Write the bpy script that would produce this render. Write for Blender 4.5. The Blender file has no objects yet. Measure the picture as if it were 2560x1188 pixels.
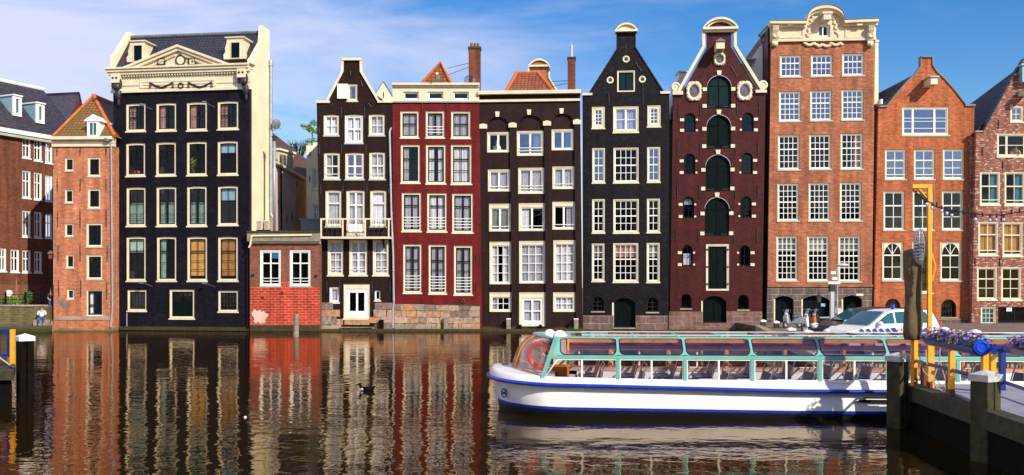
import bpy, bmesh, math, random
from mathutils import Vector, Matrix, noise
R = math.radians
random.seed(7)
SC = bpy.context.scene
COL = SC.collection
# ------------------------------------------------------------------ camera
FPX = 2407.0; CX = 1280.0; HY = 715.0; CH = 3.1     # focal length in photo pixels, horizon row, eye height over the water
cam = bpy.data.cameras.new('camera'); camo = bpy.data.objects.new('camera', cam); COL.objects.link(camo)
camo.location = (0, 0, CH); camo.rotation_euler = (R(90), 0, 0)
cam.sensor_width = 36; cam.lens = 36 * FPX / 2560; cam.shift_y = (HY - 594) / 2560
cam.clip_start = .1; cam.clip_end = 5000
SC.camera = camo
SC.render.resolution_x = 1024; SC.render.resolution_y = 475
# ------------------------------------------------------------------ light
SUNV = Vector((.80, -1.0, .84)).normalized()         # towards the sun
el = math.asin(SUNV.z); az = math.atan2(SUNV.x, SUNV.y)
W = bpy.data.worlds.new('World'); SC.world = W; W.use_nodes = True
nt = W.node_tree; N = nt.nodes; Lk = nt.links; N.clear()
wo = N.new('ShaderNodeOutputWorld'); bg = N.new('ShaderNodeBackground'); bg.inputs[1].default_value = .078
sky = N.new('ShaderNodeTexSky'); sky.sky_type = 'NISHITA'; sky.sun_disc = False
sky.sun_elevation = el; sky.sun_rotation = az; sky.air_density = 1.1; sky.dust_density = .3; sky.ozone_density = 3.0
tc = N.new('ShaderNodeTexCoord'); mp = N.new('ShaderNodeMapping'); mp.inputs['Scale'].default_value = (1.1, 1.0, 5.5)
mp.inputs['Rotation'].default_value = (0, R(14), R(20))
nz = N.new('ShaderNodeTexNoise'); nz.inputs['Scale'].default_value = 2.1; nz.inputs['Detail'].default_value = 9; nz.inputs['Roughness'].default_value = .56
nz.inputs['Distortion'].default_value = .35
sp = N.new('ShaderNodeSeparateXYZ')
m1 = N.new('ShaderNodeMath'); m1.operation = 'MULTIPLY_ADD'; m1.inputs[1].default_value = -.52; m1.inputs[2].default_value = .0
ad = N.new('ShaderNodeMath'); ad.operation = 'ADD'
rp = N.new('ShaderNodeMapRange'); rp.interpolation_type = 'SMOOTHSTEP'
rp.inputs['From Min'].default_value = .38; rp.inputs['From Max'].default_value = .76; rp.inputs['To Max'].default_value = .88
mx = N.new('ShaderNodeMix'); mx.data_type = 'RGBA'; mx.inputs[7].default_value = (8.8, 9.0, 11.4, 1)
hs = N.new('ShaderNodeHueSaturation'); hs.inputs['Saturation'].default_value = 1.45; hs.inputs['Value'].default_value = 1.6; hs.inputs['Hue'].default_value = .512
Lk.new(tc.outputs['Generated'], mp.inputs[0]); Lk.new(mp.outputs[0], nz.inputs[0])
Lk.new(tc.outputs['Generated'], sp.inputs[0]); Lk.new(sp.outputs[0], m1.inputs[0])
Lk.new(m1.outputs[0], ad.inputs[0]); Lk.new(nz.outputs[0], ad.inputs[1]); Lk.new(ad.outputs[0], rp.inputs[0])
Lk.new(rp.outputs[0], mx.inputs[0]); Lk.new(sky.outputs[0], hs.inputs['Color']); Lk.new(hs.outputs[0], mx.inputs[6])
Lk.new(mx.outputs[2], bg.inputs[0]); Lk.new(bg.outputs[0], wo.inputs[0])
sl = bpy.data.lights.new('sun', 'SUN'); sl.energy = 5.0; sl.angle = R(.5); sl.color = (1, .93, .80)
so = bpy.data.objects.new('sun', sl); COL.objects.link(so); so.rotation_euler = SUNV.to_track_quat('Z', 'Y').to_euler()
SC.view_settings.view_transform = 'Standard'; SC.view_settings.look = 'None'
SC.view_settings.exposure = 0.2; SC.view_settings.gamma = 1
SC.render.engine = 'CYCLES'
SC.cycles.transparent_max_bounces = 16; SC.cycles.max_bounces = 8

# ------------------------------------------------------------------ materials
M = {}
def mk(name):
    m = bpy.data.materials.new(name); m.use_nodes = True; M[name] = m
    t = m.node_tree; b = t.nodes['Principled BSDF']
    return m, t.nodes, t.links, b
def c4(c): return (c[0], c[1], c[2], 1)
def paint(name, c, rough=.5, var=.15, scale=1.5, bump=.15, spec=.5, fine=40, metal=0, bd=.004):
    m, n, l, b = mk(name)
    g = n.new('ShaderNodeNewGeometry'); no = n.new('ShaderNodeTexNoise'); no.inputs['Scale'].default_value = scale; no.inputs['Detail'].default_value = 6
    r = n.new('ShaderNodeMapRange'); r.inputs[1].default_value = .3; r.inputs[2].default_value = .7; r.inputs[3].default_value = 1 - var; r.inputs[4].default_value = 1 + var
    v = n.new('ShaderNodeVectorMath'); v.operation = 'SCALE'; v.inputs[0].default_value = c
    l.new(g.outputs['Position'], no.inputs[0]); l.new(no.outputs[0], r.inputs[0]); l.new(r.outputs[0], v.inputs['Scale']); l.new(v.outputs[0], b.inputs['Base Color'])
    b.inputs['Roughness'].default_value = rough; b.inputs['Specular IOR Level'].default_value = spec; b.inputs['Metallic'].default_value = metal
    if bump:
        f = n.new('ShaderNodeTexNoise'); f.inputs['Scale'].default_value = fine; f.inputs['Detail'].default_value = 3
        bu = n.new('ShaderNodeBump'); bu.inputs['Strength'].default_value = bump; bu.inputs['Distance'].default_value = bd
        l.new(g.outputs['Position'], f.inputs[0]); l.new(f.outputs[0], bu.inputs['Height']); l.new(bu.outputs[0], b.inputs['Normal'])
    return m
def brick(name, c1, c2, mortar, bw=.23, bh=.072, ms=.012, rough=.85, patch=None, patch_lo=.55, bias=0, bump=.35, moss=None, moss_z=.6, spec=.25, big=.22, grain=.30):
    """brick courses laid along the wall in the wall's own coordinates"""
    m, n, l, b = mk(name)
    tc = n.new('ShaderNodeTexCoord'); s = n.new('ShaderNodeSeparateXYZ'); a = n.new('ShaderNodeMath'); a.operation = 'ADD'; cb = n.new('ShaderNodeCombineXYZ')
    l.new(tc.outputs['Object'], s.inputs[0]); l.new(s.outputs[0], a.inputs[0]); l.new(s.outputs[1], a.inputs[1]); l.new(a.outputs[0], cb.inputs[0]); l.new(s.outputs[2], cb.inputs[1])
    bt = n.new('ShaderNodeTexBrick'); bt.inputs['Scale'].default_value = 1; bt.inputs['Brick Width'].default_value = bw; bt.inputs['Row Height'].default_value = bh
    bt.inputs['Mortar Size'].default_value = ms; bt.inputs['Color1'].default_value = c4(c1); bt.inputs['Color2'].default_value = c4(c2); bt.inputs['Mortar'].default_value = c4(mortar); bt.inputs['Bias'].default_value = bias
    l.new(cb.outputs[0], bt.inputs[0])
    no = n.new('ShaderNodeTexNoise'); no.inputs['Scale'].default_value = .8; no.inputs['Detail'].default_value = 8; no.inputs['Roughness'].default_value = .65; l.new(cb.outputs[0], no.inputs[0])
    r = n.new('ShaderNodeMapRange'); r.inputs[1].default_value = .3; r.inputs[2].default_value = .7; r.inputs[3].default_value = 1 - big; r.inputs[4].default_value = 1 + big
    l.new(no.outputs[0], r.inputs[0])
    v = n.new('ShaderNodeVectorMath'); v.operation = 'SCALE'; l.new(bt.outputs[0], v.inputs[0]); l.new(r.outputs[0], v.inputs['Scale'])
    gm = n.new('ShaderNodeMapping'); gm.inputs['Scale'].default_value = (2.6, 7.5, 1); l.new(cb.outputs[0], gm.inputs[0]); gn = n.new('ShaderNodeTexNoise'); gn.inputs['Scale'].default_value = 1; gn.inputs['Detail'].default_value = 3; gn.inputs['Roughness'].default_value = .7; l.new(gm.outputs[0], gn.inputs[0])
    g2 = n.new('ShaderNodeMapRange'); g2.inputs[1].default_value = .3; g2.inputs[2].default_value = .7; g2.inputs[3].default_value = 1 - grain; g2.inputs[4].default_value = 1 + grain; l.new(gn.outputs[0], g2.inputs[0])
    v2 = n.new('ShaderNodeVectorMath'); v2.operation = 'SCALE'; l.new(v.outputs[0], v2.inputs[0]); l.new(g2.outputs[0], v2.inputs['Scale']); v = v2
    sm = n.new('ShaderNodeMapping'); sm.inputs['Scale'].default_value = (2.2, .16, 1); l.new(cb.outputs[0], sm.inputs[0]); sn = n.new('ShaderNodeTexNoise'); sn.inputs['Scale'].default_value = 1; sn.inputs['Detail'].default_value = 5; l.new(sm.outputs[0], sn.inputs[0])
    s2 = n.new('ShaderNodeMapRange'); s2.inputs[1].default_value = .35; s2.inputs[2].default_value = .68; s2.inputs[3].default_value = 1.15; s2.inputs[4].default_value = .68; l.new(sn.outputs[0], s2.inputs[0])
    v3 = n.new('ShaderNodeVectorMath'); v3.operation = 'SCALE'; l.new(v.outputs[0], v3.inputs[0]); l.new(s2.outputs[0], v3.inputs['Scale']); v = v3
    last = v.outputs[0]
    if patch:
        p = n.new('ShaderNodeTexNoise'); p.inputs['Scale'].default_value = patch[1]; p.inputs['Detail'].default_value = 5; l.new(gm.outputs[0] if patch[1] > 5 else cb.outputs[0], p.inputs[0]); p.inputs['Scale'].default_value = 1.3 if patch[1] > 5 else patch[1]
        q = n.new('ShaderNodeMapRange'); q.inputs[1].default_value = patch_lo; q.inputs[2].default_value = patch_lo + .08; l.new(p.outputs[0], q.inputs[0])
        mi = n.new('ShaderNodeMix'); mi.data_type = 'RGBA'; mi.inputs[7].default_value = c4(patch[0]); l.new(q.outputs[0], mi.inputs[0]); l.new(last, mi.inputs[6]); last = mi.outputs[2]
    if moss:
        q = n.new('ShaderNodeMapRange'); q.inputs[1].default_value = moss_z; q.inputs[2].default_value = moss_z * .3; q.inputs[3].default_value = 0; q.inputs[4].default_value = 1
        z2 = n.new('ShaderNodeMath'); z2.operation = 'MULTIPLY_ADD'; z2.inputs[1].default_value = -.9; l.new(no.outputs[0], z2.inputs[0]); 
        z3 = n.new('ShaderNodeMath'); z3.operation = 'ADD'; z3.inputs[1].default_value = .45; l.new(s.outputs[2], z2.inputs[2]); l.new(z2.outputs[0], z3.inputs[0]); l.new(z3.outputs[0], q.inputs[0])
        mi = n.new('ShaderNodeMix'); mi.data_type = 'RGBA'; mi.inputs[7].default_value = c4(moss); l.new(q.outputs[0], mi.inputs[0]); l.new(last, mi.inputs[6]); last = mi.outputs[2]
    l.new(last, b.inputs['Base Color'])
    b.inputs['Roughness'].default_value = rough; b.inputs['Specular IOR Level'].default_value = spec
    bu = n.new('ShaderNodeBump'); bu.inputs['Strength'].default_value = bump; bu.inputs['Distance'].default_value = .012; bu.invert = True
    l.new(bt.outputs['Fac'], bu.inputs['Height'])
    f = n.new('ShaderNodeTexNoise'); f.inputs['Scale'].default_value = 14; f.inputs['Detail'].default_value = 4; l.new(tc.outputs['Object'], f.inputs[0])
    b2 = n.new('ShaderNodeBump'); b2.inputs['Strength'].default_value = bump; b2.inputs['Distance'].default_value = .01; l.new(f.outputs[0], b2.inputs['Height']); l.new(bu.outputs[0], b2.inputs['Normal']); l.new(b2.outputs[0], b.inputs['Normal'])
    return m
def tiles(name, c1, c2, moss=None, tw=.26, th=.22, rough=.6, ml=.55):
    m, n, l, b = mk(name)
    tc = n.new('ShaderNodeTexCoord'); s = n.new('ShaderNodeSeparateXYZ'); cb = n.new('ShaderNodeCombineXYZ')
    l.new(tc.outputs['Object'], s.inputs[0]); l.new(s.outputs[0], cb.inputs[0]); l.new(s.outputs[2], cb.inputs[1])
    bt = n.new('ShaderNodeTexBrick'); bt.inputs['Scale'].default_value = 1; bt.inputs['Brick Width'].default_value = tw; bt.inputs['Row Height'].default_value = th; bt.offset = .0
    bt.inputs['Mortar Size'].default_value = .03; bt.inputs['Color1'].default_value = c4(c1); bt.inputs['Color2'].default_value = c4(c2); bt.inputs['Mortar'].default_value = c4([k * .35 for k in c1]); bt.inputs['Mortar Smooth'].default_value = .6
    l.new(cb.outputs[0], bt.inputs[0]); last = bt.outputs[0]
    no = n.new('ShaderNodeTexNoise'); no.inputs['Scale'].default_value = 1.6; no.inputs['Detail'].default_value = 7; l.new(tc.outputs['Object'], no.inputs[0])
    if moss:
        q = n.new('ShaderNodeMapRange'); q.inputs[1].default_value = ml - .07; q.inputs[2].default_value = ml + .07; l.new(no.outputs[0], q.inputs[0])
        mi = n.new('ShaderNodeMix'); mi.data_type = 'RGBA'; mi.inputs[7].default_value = c4(moss); l.new(q.outputs[0], mi.inputs[0]); l.new(last, mi.inputs[6]); last = mi.outputs[2]
    l.new(last, b.inputs['Base Color']); b.inputs['Roughness'].default_value = rough
    wv = n.new('ShaderNodeTexWave'); wv.wave_type = 'BANDS'; wv.bands_direction = 'X'; wv.inputs['Scale'].default_value = 1 / tw * math.pi / 10 * 1.0; wv.wave_profile = 'SIN'
    l.new(cb.outputs[0], wv.inputs[0])
    bu = n.new('ShaderNodeBump'); bu.inputs['Strength'].default_value = 1; bu.inputs['Distance'].default_value = .05; bu.invert = True
    l.new(bt.outputs['Fac'], bu.inputs['Height']); l.new(bu.outputs[0], b.inputs['Normal'])
    return m
def island(name, cols, rough=.85, bump=.5, moss=None, mz=.25):
    """each stone of the mesh takes its own shade"""
    m, n, l, b = mk(name)
    g = n.new('ShaderNodeNewGeometry'); cr = n.new('ShaderNodeValToRGB'); cr.color_ramp.interpolation = 'LINEAR'
    e = cr.color_ramp.elements
    while len(e) < len(cols): e.new(.5)
    for i, c in enumerate(cols): e[i].position = i / (len(cols) - 1); e[i].color = c4(c)
    l.new(g.outputs['Random Per Island'], cr.inputs[0])
    no = n.new('ShaderNodeTexNoise'); no.inputs['Scale'].default_value = 5; no.inputs['Detail'].default_value = 8; l.new(g.outputs['Position'], no.inputs[0])
    r = n.new('ShaderNodeMapRange'); r.inputs[1].default_value = .3; r.inputs[2].default_value = .7; r.inputs[3].default_value = .6; r.inputs[4].default_value = 1.35; l.new(no.outputs[0], r.inputs[0])
    v = n.new('ShaderNodeVectorMath'); v.operation = 'SCALE'; l.new(cr.outputs[0], v.inputs[0]); l.new(r.outputs[0], v.inputs['Scale']); last = v.outputs[0]
    if moss:
        s = n.new('ShaderNodeSeparateXYZ'); l.new(g.outputs['Position'], s.inputs[0])
        z2 = n.new('ShaderNodeMath'); z2.operation = 'MULTIPLY_ADD'; z2.inputs[1].default_value = -.8; l.new(no.outputs[0], z2.inputs[0]); l.new(s.outputs[2], z2.inputs[2])
        q = n.new('ShaderNodeMapRange'); q.inputs[1].default_value = mz; q.inputs[2].default_value = mz - .3; l.new(z2.outputs[0], q.inputs[0])
        mi = n.new('ShaderNodeMix'); mi.data_type = 'RGBA'; mi.inputs[7].default_value = c4(moss); l.new(q.outputs[0], mi.inputs[0]); l.new(last, mi.inputs[6]); last = mi.outputs[2]
    l.new(last, b.inputs['Base Color']); b.inputs['Roughness'].default_value = rough
    bu = n.new('ShaderNodeBump'); bu.inputs['Strength'].default_value = bump; bu.inputs['Distance'].default_value = .03; l.new(no.outputs[0], bu.inputs['Height']); l.new(bu.outputs[0], b.inputs['Normal'])
    return m
def glass(name, fac, tint=(1, 1, 1), wob=.3, rough=0.0, gcol=(1, 1, 1)):
    m, n, l, b = mk(name)
    n.remove(b); o = n['Material Output']
    t = n.new('ShaderNodeBsdfTransparent'); t.inputs[0].default_value = c4(tint)
    g = n.new('ShaderNodeBsdfGlossy'); g.inputs['Roughness'].default_value = rough; g.inputs[0].default_value = c4(gcol)
    fr = n.new('ShaderNodeFresnel'); fr.inputs[0].default_value = 1.45
    ma = n.new('ShaderNodeMath'); ma.operation = 'MULTIPLY_ADD'; ma.inputs[1].default_value = .5; ma.inputs[2].default_value = fac; ma.use_clamp = True; l.new(fr.outputs[0], ma.inputs[0])
    mi = n.new('ShaderNodeMixShader'); l.new(ma.outputs[0], mi.inputs[0]); l.new(t.outputs[0], mi.inputs[1]); l.new(g.outputs[0], mi.inputs[2]); l.new(mi.outputs[0], o.inputs[0])
    if wob:
        p = n.new('ShaderNodeNewGeometry'); no = n.new('ShaderNodeTexNoise'); no.inputs['Scale'].default_value = 2.2; l.new(p.outputs['Position'], no.inputs[0])
        bu = n.new('ShaderNodeBump'); bu.inputs['Strength'].default_value = wob; bu.inputs['Distance'].default_value = .02; l.new(no.outputs[0], bu.inputs['Height']); l.new(bu.outputs[0], g.inputs['Normal']); l.new(bu.outputs[0], fr.inputs['Normal'])
    return m
paint('cream', (.70, .60, .41), .5, .10)
paint('white', (.82, .80, .74), .45, .06)
paint('ivory', (.66, .54, .36), .6, .12, 2.5)
paint('black_paint', (.006, .006, .007), .5, .2, spec=.12)
paint('iron', (.02, .018, .018), .5, .3)
paint('dark_green', (.0012, .006, .005), .5, .3, 3, spec=.10)
paint('teal_green', (.002, .020, .019), .45, .3, 3, spec=.15)
paint('frame_dark', (.008, .010, .009), .5, .2, spec=.15)
paint('greygreen_sill', (.40, .40, .33), .6, .15)
paint('room', (.018, .014, .013), .9, .6, 1.2, 0)
paint('curtain_white', (.56, .54, .58), .9, .12, 3, 0)
paint('curtain_green', (.30, .42, .34), .9, .25, 5, 0)
paint('curtain_blue', (.06, .25, .32), .9, .2, 3, 0)
paint('curtain_pink', (.55, .32, .25), .9, .2, 3, 0)
paint('blind_amber', (.50, .24, .05), .7, .2, 4, 0)
paint('blind_grey', (.30, .31, .27), .8, .1, 4, 0)
paint('blind_skyblue', (.22, .38, .45), .5, .1, 4, 0)
paint('zinc', (.36, .37, .40), .45, .15, 3, .05, metal=.3)
paint('lead', (.14, .15, .16), .55, .2, 3, .1)
paint('cream_wall', (.84, .72, .47), .75, .10, .8, .2)
paint('pink_wall', (.60, .42, .33), .8, .2, .6, .3)
paint('ochre_wall', (.50, .27, .11), .8, .2, .8, .3)
paint('orange_brick_trim', (.50, .12, .02), .7, .25, 5)
paint('wood_grey', (.22, .19, .13), .8, .3, 6, .4)
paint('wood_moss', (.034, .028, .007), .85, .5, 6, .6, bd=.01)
paint('dull_white', (.45, .44, .42), .8, .25, 6, .3)  # duller, greyer white for the jetty piling caps and duck breast
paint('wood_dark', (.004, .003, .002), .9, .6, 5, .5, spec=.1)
paint('rust', (.16, .05, .02), .8, .4, 8, .4)
paint('sandstone', (.33, .25, .18), .85, .3, 1.2, .5)
paint('paving', (.16, .11, .09), .85, .3, 1.5, .4)
brick('black_wall', (.005, .004, .008), (.013, .009, .015), (.007, .005, .009), rough=.5, bump=.6, grain=.5, moss=(.05, .06, .02), moss_z=.16, spec=.12, big=.4)
brick('black_brick', (.005, .004, .006), (.020, .013, .016), (.003, .003, .003), rough=.5, bump=1, grain=.5, spec=.2, big=.35)
brick('brown_brick', (.017, .007, .006), (.028, .011, .009), (.013, .006, .005), rough=.6, bump=.4, spec=.12)
brick('brown_paint', (.021, .009, .007), (.028, .012, .009), (.019, .008, .006), spec=.15, rough=.5, bump=.3, moss=(.10, .05, .02), moss_z=.3)
brick('red_paint', (.135, .009, .009), (.15, .011, .010), (.12, .008, .008), rough=.6, bump=.3, big=.2, spec=.15)
brick('maroon_brick', (.058, .008, .007), (.098, .013, .010), (.036, .006, .005), rough=.5, bump=.9, spec=.25)
brick('orange_brick', (.54, .17, .075), (.40, .105, .042), (.46, .24, .14), ms=.010, patch=((.56, .36, .24), 2.2), patch_lo=.70, moss=(.13, .12, .05), moss_z=.2)
brick('rose_brick', (.42, .135, .062), (.28, .075, .034), (.36, .19, .11), ms=.009, big=.28)
brick('vivid_brick', (.47, .115, .036), (.31, .064, .020), (.40, .175, .085), ms=.009)
brick('patchy_brick', (.25, .055, .032), (.12, .024, .016), (.34, .17, .12), ms=.012, patch=((.52, .38, .32), 5.5), patch_lo=.55)
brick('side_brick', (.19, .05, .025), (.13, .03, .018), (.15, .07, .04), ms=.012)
brick('brown_plain_brick', (.22, .065, .038), (.14, .038, .024), (.26, .13, .085), ms=.012)
brick('painted_red_brick', (.48, .042, .018), (.34, .028, .012), (.56, .22, .13), bw=.46, bh=.175, ms=.014, patch=((.40, .05, .03), 1.1), patch_lo=.60, moss=(.26, .24, .07), moss_z=.42, big=.15)
brick('mossy_quay', (.17, .13, .06), (.12, .10, .045), (.08, .07, .035), bw=.5, bh=.16, moss=(.045, .05, .015), moss_z=.5)
brick('stone_base', (.17, .10, .085), (.13, .08, .07), (.36, .28, .22), bw=1.25, bh=.52, ms=.016, rough=.6)
brick('stone_rough', (.22, .12, .10), (.15, .075, .06), (.30, .20, .16), bw=.62, bh=.34, ms=.014, rough=.75)
brick('stone_grey', (.10, .075, .065), (.14, .10, .085), (.33, .27, .21), bw=.85, bh=.42, ms=.018, rough=.75)
tiles('tile_dark', (.022, .020, .034), (.035, .030, .045), rough=.42)
tiles('tile_slate', (.040, .032, .044), (.07, .055, .068), rough=.5)
tiles('tile_orange', (.36, .085, .025), (.25, .055, .02), moss=(.17, .10, .03), ml=.60)
tiles('tile_mossy', (.36, .10, .02), (.26, .07, .02), moss=(.12, .10, .015), ml=.50)
tiles('tile_brown', (.20, .08, .045), (.13, .05, .03), moss=(.10, .06, .03))
tiles('tile_black', (.02, .012, .012), (.03, .015, .014))
island('rubble', [(.27, .17, .12), (.40, .28, .18), (.16, .10, .09), (.33, .22, .16), (.42, .20, .08), (.24, .19, .16), (.36, .22, .16)], moss=(.20, .19, .06), mz=-.1)
glass('glass_dark', .0); glass('glass_sky', .26, (.8, .8, .8), gcol=(.80, .78, 1)); glass('glass_mid', .02, (.95, .95, .95)); glass('glass_clear', .02, wob=0)
glass('boat_glass', .15, (.90, .82, .92), wob=.12); glass('bow_glass', .06, (.95, .78, .68), wob=.1)
# boat and street
paint('hull_white', (.76, .73, .69), .3, .10, 2.2, .03)
paint('hull_blue', (.008, .035, .33), .3, .25, 6, .05)
paint('hull_black', (.006, .006, .008), .4, .2)
paint('mint', (.15, .43, .36), .4, .08, 3, .03)
paint('varnished_wood', (.72, .25, .04), .4, .25, 4, .05)
paint('seat_dark', (.10, .11, .14), .45, .2)
paint('chrome', (.6, .6, .62), .18, .05, 3, 0, metal=1)
paint('ring_red', (.80, .05, .02), .45, .1)
paint('signal_blue', (.005, .06, .55), .35, .1)
paint('jetty_blue', (.004, .022, .20), .35, .1)
paint('jetty_yellow', (.85, .36, .01), .45, .12, 5)
paint('jetty_grey', (.26, .25, .30), .75, .2, 3)
paint('canvas', (.11, .072, .032), .9, .25, 4, .5, fine=25, bd=.02)
paint('rope', (.45, .38, .30), .9, .2, 20)
paint('skin', (.55, .27, .18), .6, .05, 10, 0)
paint('hair_brown', (.06, .03, .015), .7, .2, 30, 0)
paint('hair_fair', (.35, .2, .08), .7, .2, 30, 0)
paint('shirt_white', (.8, .8, .8), .8, .05, 10, 0)
paint('jeans', (.03, .08, .25), .8, .2, 20, 0)
paint('shirt_black', (.015, .015, .02), .8, .1, 10, 0)
paint('shirt_orange', (.6, .14, .03), .8, .1, 10, 0)
paint('car_white', (.80, .80, .78), .22, .02, 1, 0); paint('car_black', (.010, .005, .005), .3, .1, 1, 0, spec=.25)
paint('car_glass', (.02, .09, .11), .05, .1, 1, 0, spec=.9)
paint('lamp_glass', (.55, .6, .65), .1, .1, 30, 0)
paint('tyre', (.015, .015, .015), .8, .1)
paint('bright_red', (.6, .02, .015), .35, .1); paint('bright_orange', (.75, .16, .02), .4, .1); paint('sign_blue', (.02, .20, .48), .4, .05)
paint('bulb', (.55, .62, .72), .12, .1, 30, 0); paint('petal_violet', (.09, .03, .30), .7, .5, 25, 0); paint('petal_yellow', (.75, .42, .03), .7, .3, 25, 0); paint('petal_pale', (.55, .48, .75), .7, .2, 25, 0)
paint('plastic_grey', (.45, .46, .47), .5, .05)

def leafmat(name, c):
    m, n, l, b = mk(name)
    g = n.new('ShaderNodeNewGeometry'); r = n.new('ShaderNodeMapRange'); r.inputs[3].default_value = .5; r.inputs[4].default_value = 1.6; l.new(g.outputs['Random Per Island'], r.inputs[0])
    v = n.new('ShaderNodeVectorMath'); v.operation = 'SCALE'; v.inputs[0].default_value = c; l.new(r.outputs[0], v.inputs['Scale']); l.new(v.outputs[0], b.inputs['Base Color']); b.inputs['Roughness'].default_value = .55
    return m
leafmat('leaf', (.07, .15, .015)); leafmat('leaf_bright', (.16, .30, .02)); leafmat('leaf_dark', (.025, .06, .015))
paint('bark', (.07, .05, .035), .9, .3, 8)

# ------------------------------------------------------------------ mesh helpers
class MB:
    def __init__(s): s.v = []; s.f = []
    def add(s, vs, fs):
        o = len(s.v); s.v += [tuple(p) for p in vs]; s.f += [tuple(i + o for i in q) for q in fs]; return s
    def box(s, x0, x1, y0, y1, z0, z1):
        return s.add([(x0, y0, z0), (x1, y0, z0), (x1, y1, z0), (x0, y1, z0), (x0, y0, z1), (x1, y0, z1), (x1, y1, z1), (x0, y1, z1)],
                     [(0, 3, 2, 1), (4, 5, 6, 7), (0, 1, 5, 4), (1, 2, 6, 5), (2, 3, 7, 6), (3, 0, 4, 7)])
    def hexa(s, b, t):
        return s.add(list(b) + list(t), [(0, 3, 2, 1), (4, 5, 6, 7), (0, 1, 5, 4), (1, 2, 6, 5), (2, 3, 7, 6), (3, 0, 4, 7)])
    def prism(s, poly, y0, y1):          # polygon in x,z pushed from y0 to y1
        n = len(poly)
        return s.add([(x, y0, z) for x, z in poly] + [(x, y1, z) for x, z in poly],
                     [tuple(range(n)), tuple(range(2 * n - 1, n - 1, -1))] + [(i, (i + 1) % n, n + (i + 1) % n, n + i) for i in range(n)])
    def prism_x(s, poly, x0, x1):        # polygon in y,z pushed along x
        n = len(poly)
        return s.add([(x0, y, z) for y, z in poly] + [(x1, y, z) for y, z in poly],
                     [tuple(range(n)), tuple(range(2 * n - 1, n - 1, -1))] + [(i, (i + 1) % n, n + (i + 1) % n, n + i) for i in range(n)])
    def ring(s, a, b, y0, y1):           # flat frame between outline a and inner outline b
        n = len(a); vs = [(x, y0, z) for x, z in a] + [(x, y0, z) for x, z in b] + [(x, y1, z) for x, z in a] + [(x, y1, z) for x, z in b]; fs = []
        for i in range(n):
            j = (i + 1) % n
            fs += [(i, j, n + j, n + i), (2 * n + i, 3 * n + i, 3 * n + j, 2 * n + j), (i, 2 * n + i, 2 * n + j, j), (n + i, n + j, 3 * n + j, 3 * n + i)]
        return s.add(vs, fs)
    def poly(s, pts): return s.add(pts, [tuple(range(len(pts)))])
    def tube(s, pts, r, n=8, cap=True):
        pts = [Vector(p) for p in pts]; vs = []; fs = []; rr = r if isinstance(r, (list, tuple)) else [r] * len(pts); up = None
        for i, p in enumerate(pts):
            d = (pts[min(i + 1, len(pts) - 1)] - pts[max(i - 1, 0)]).normalized()
            if up is None: up = Vector((0, 0, 1)) if abs(d.z) < .9 else Vector((1, 0, 0))
            a = d.cross(up).normalized(); b = a.cross(d).normalized(); up = b
            for k in range(n):
                t = 2 * math.pi * k / n; vs.append(p + (a * math.cos(t) + b * math.sin(t)) * rr[i])
        for i in range(len(pts) - 1):
            for k in range(n): fs.append((i * n + k, i * n + (k + 1) % n, (i + 1) * n + (k + 1) % n, (i + 1) * n + k))
        if cap: fs += [tuple(range(n - 1, -1, -1)), tuple(range((len(pts) - 1) * n, len(pts) * n))]
        return s.add(vs, fs)
    def torus(s, c, R_, r, ax='y', n=24, k=8, sx=1):
        vs = []; fs = []
        for i in range(n):
            a = 2 * math.pi * i / n
            for j in range(k):
                b = 2 * math.pi * j / k; rad = R_ + r * math.cos(b); p = (rad * math.cos(a) * sx, r * math.sin(b), rad * math.sin(a))
                if ax == 'z': p = (p[0], p[2], p[1])
                if ax == 'x': p = (p[1], p[0], p[2])
                vs.append((c[0] + p[0], c[1] + p[1], c[2] + p[2]))
        for i in range(n):
            for j in range(k): fs.append((i * k + j, ((i + 1) % n) * k + j, ((i + 1) % n) * k + (j + 1) % k, i * k + (j + 1) % k))
        return s.add(vs, fs)
    def ball(s, c, rx, ry=None, rz=None, n=12, m=8, zmin=-1):
        ry = rx if ry is None else ry; rz = rx if rz is None else rz; vs = []; fs = []
        for i in range(m + 1):
            t = -math.pi / 2 + math.pi * i / m if zmin < 0 else math.pi / 2 * i / m
            for k in range(n):
                a = 2 * math.pi * k / n; vs.append((c[0] + rx * math.cos(t) * math.cos(a), c[1] + ry * math.cos(t) * math.sin(a), c[2] + rz * math.sin(t)))
        for i in range(m):
            for k in range(n): fs.append((i * n + k, i * n + (k + 1) % n, (i + 1) * n + (k + 1) % n, (i + 1) * n + k))
        return s.add(vs, fs)
    def build(s, name, mat, parent=None, smooth=False, bevel=0):
        me = bpy.data.meshes.new(name); me.from_pydata(s.v, [], s.f); me.validate()
        me.materials.append(M[mat] if isinstance(mat, str) else mat)
        bm = bmesh.new(); bm.from_mesh(me)
        if smooth: bmesh.ops.remove_doubles(bm, verts=bm.verts, dist=1e-5)
        bmesh.ops.recalc_face_normals(bm, faces=bm.faces)
        for f in bm.faces: f.smooth = smooth
        bm.to_mesh(me); bm.free()
        o = bpy.data.objects.new(name, me); COL.objects.link(o)
        if parent is not None: o.parent = parent
        if bevel:
            b = o.modifiers.new('bevel', 'BEVEL'); b.width = bevel; b.segments = 2; b.limit_method = 'ANGLE'
        return o
def empty(name, loc, rz=0):
    o = bpy.data.objects.new(name, None); COL.objects.link(o); o.location = loc; o.rotation_euler = (0, 0, rz); o.empty_display_size = .3; return o
def tag(o, label=None, cat=None, group=None, kind=None):
    if label: o['label'] = label
    if cat: o['category'] = cat
    if group: o['group'] = group
    if kind: o['kind'] = kind
    return o
def structure(o): o['kind'] = 'structure'; return o
def children(o): return [c for c in bpy.data.objects if c.parent == o]
def copy_tree(o, parent=None):
    c = o.copy(); COL.objects.link(c)
    if parent: c.parent = parent
    for ch in children(o): copy_tree(ch, c)
    return c
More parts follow.
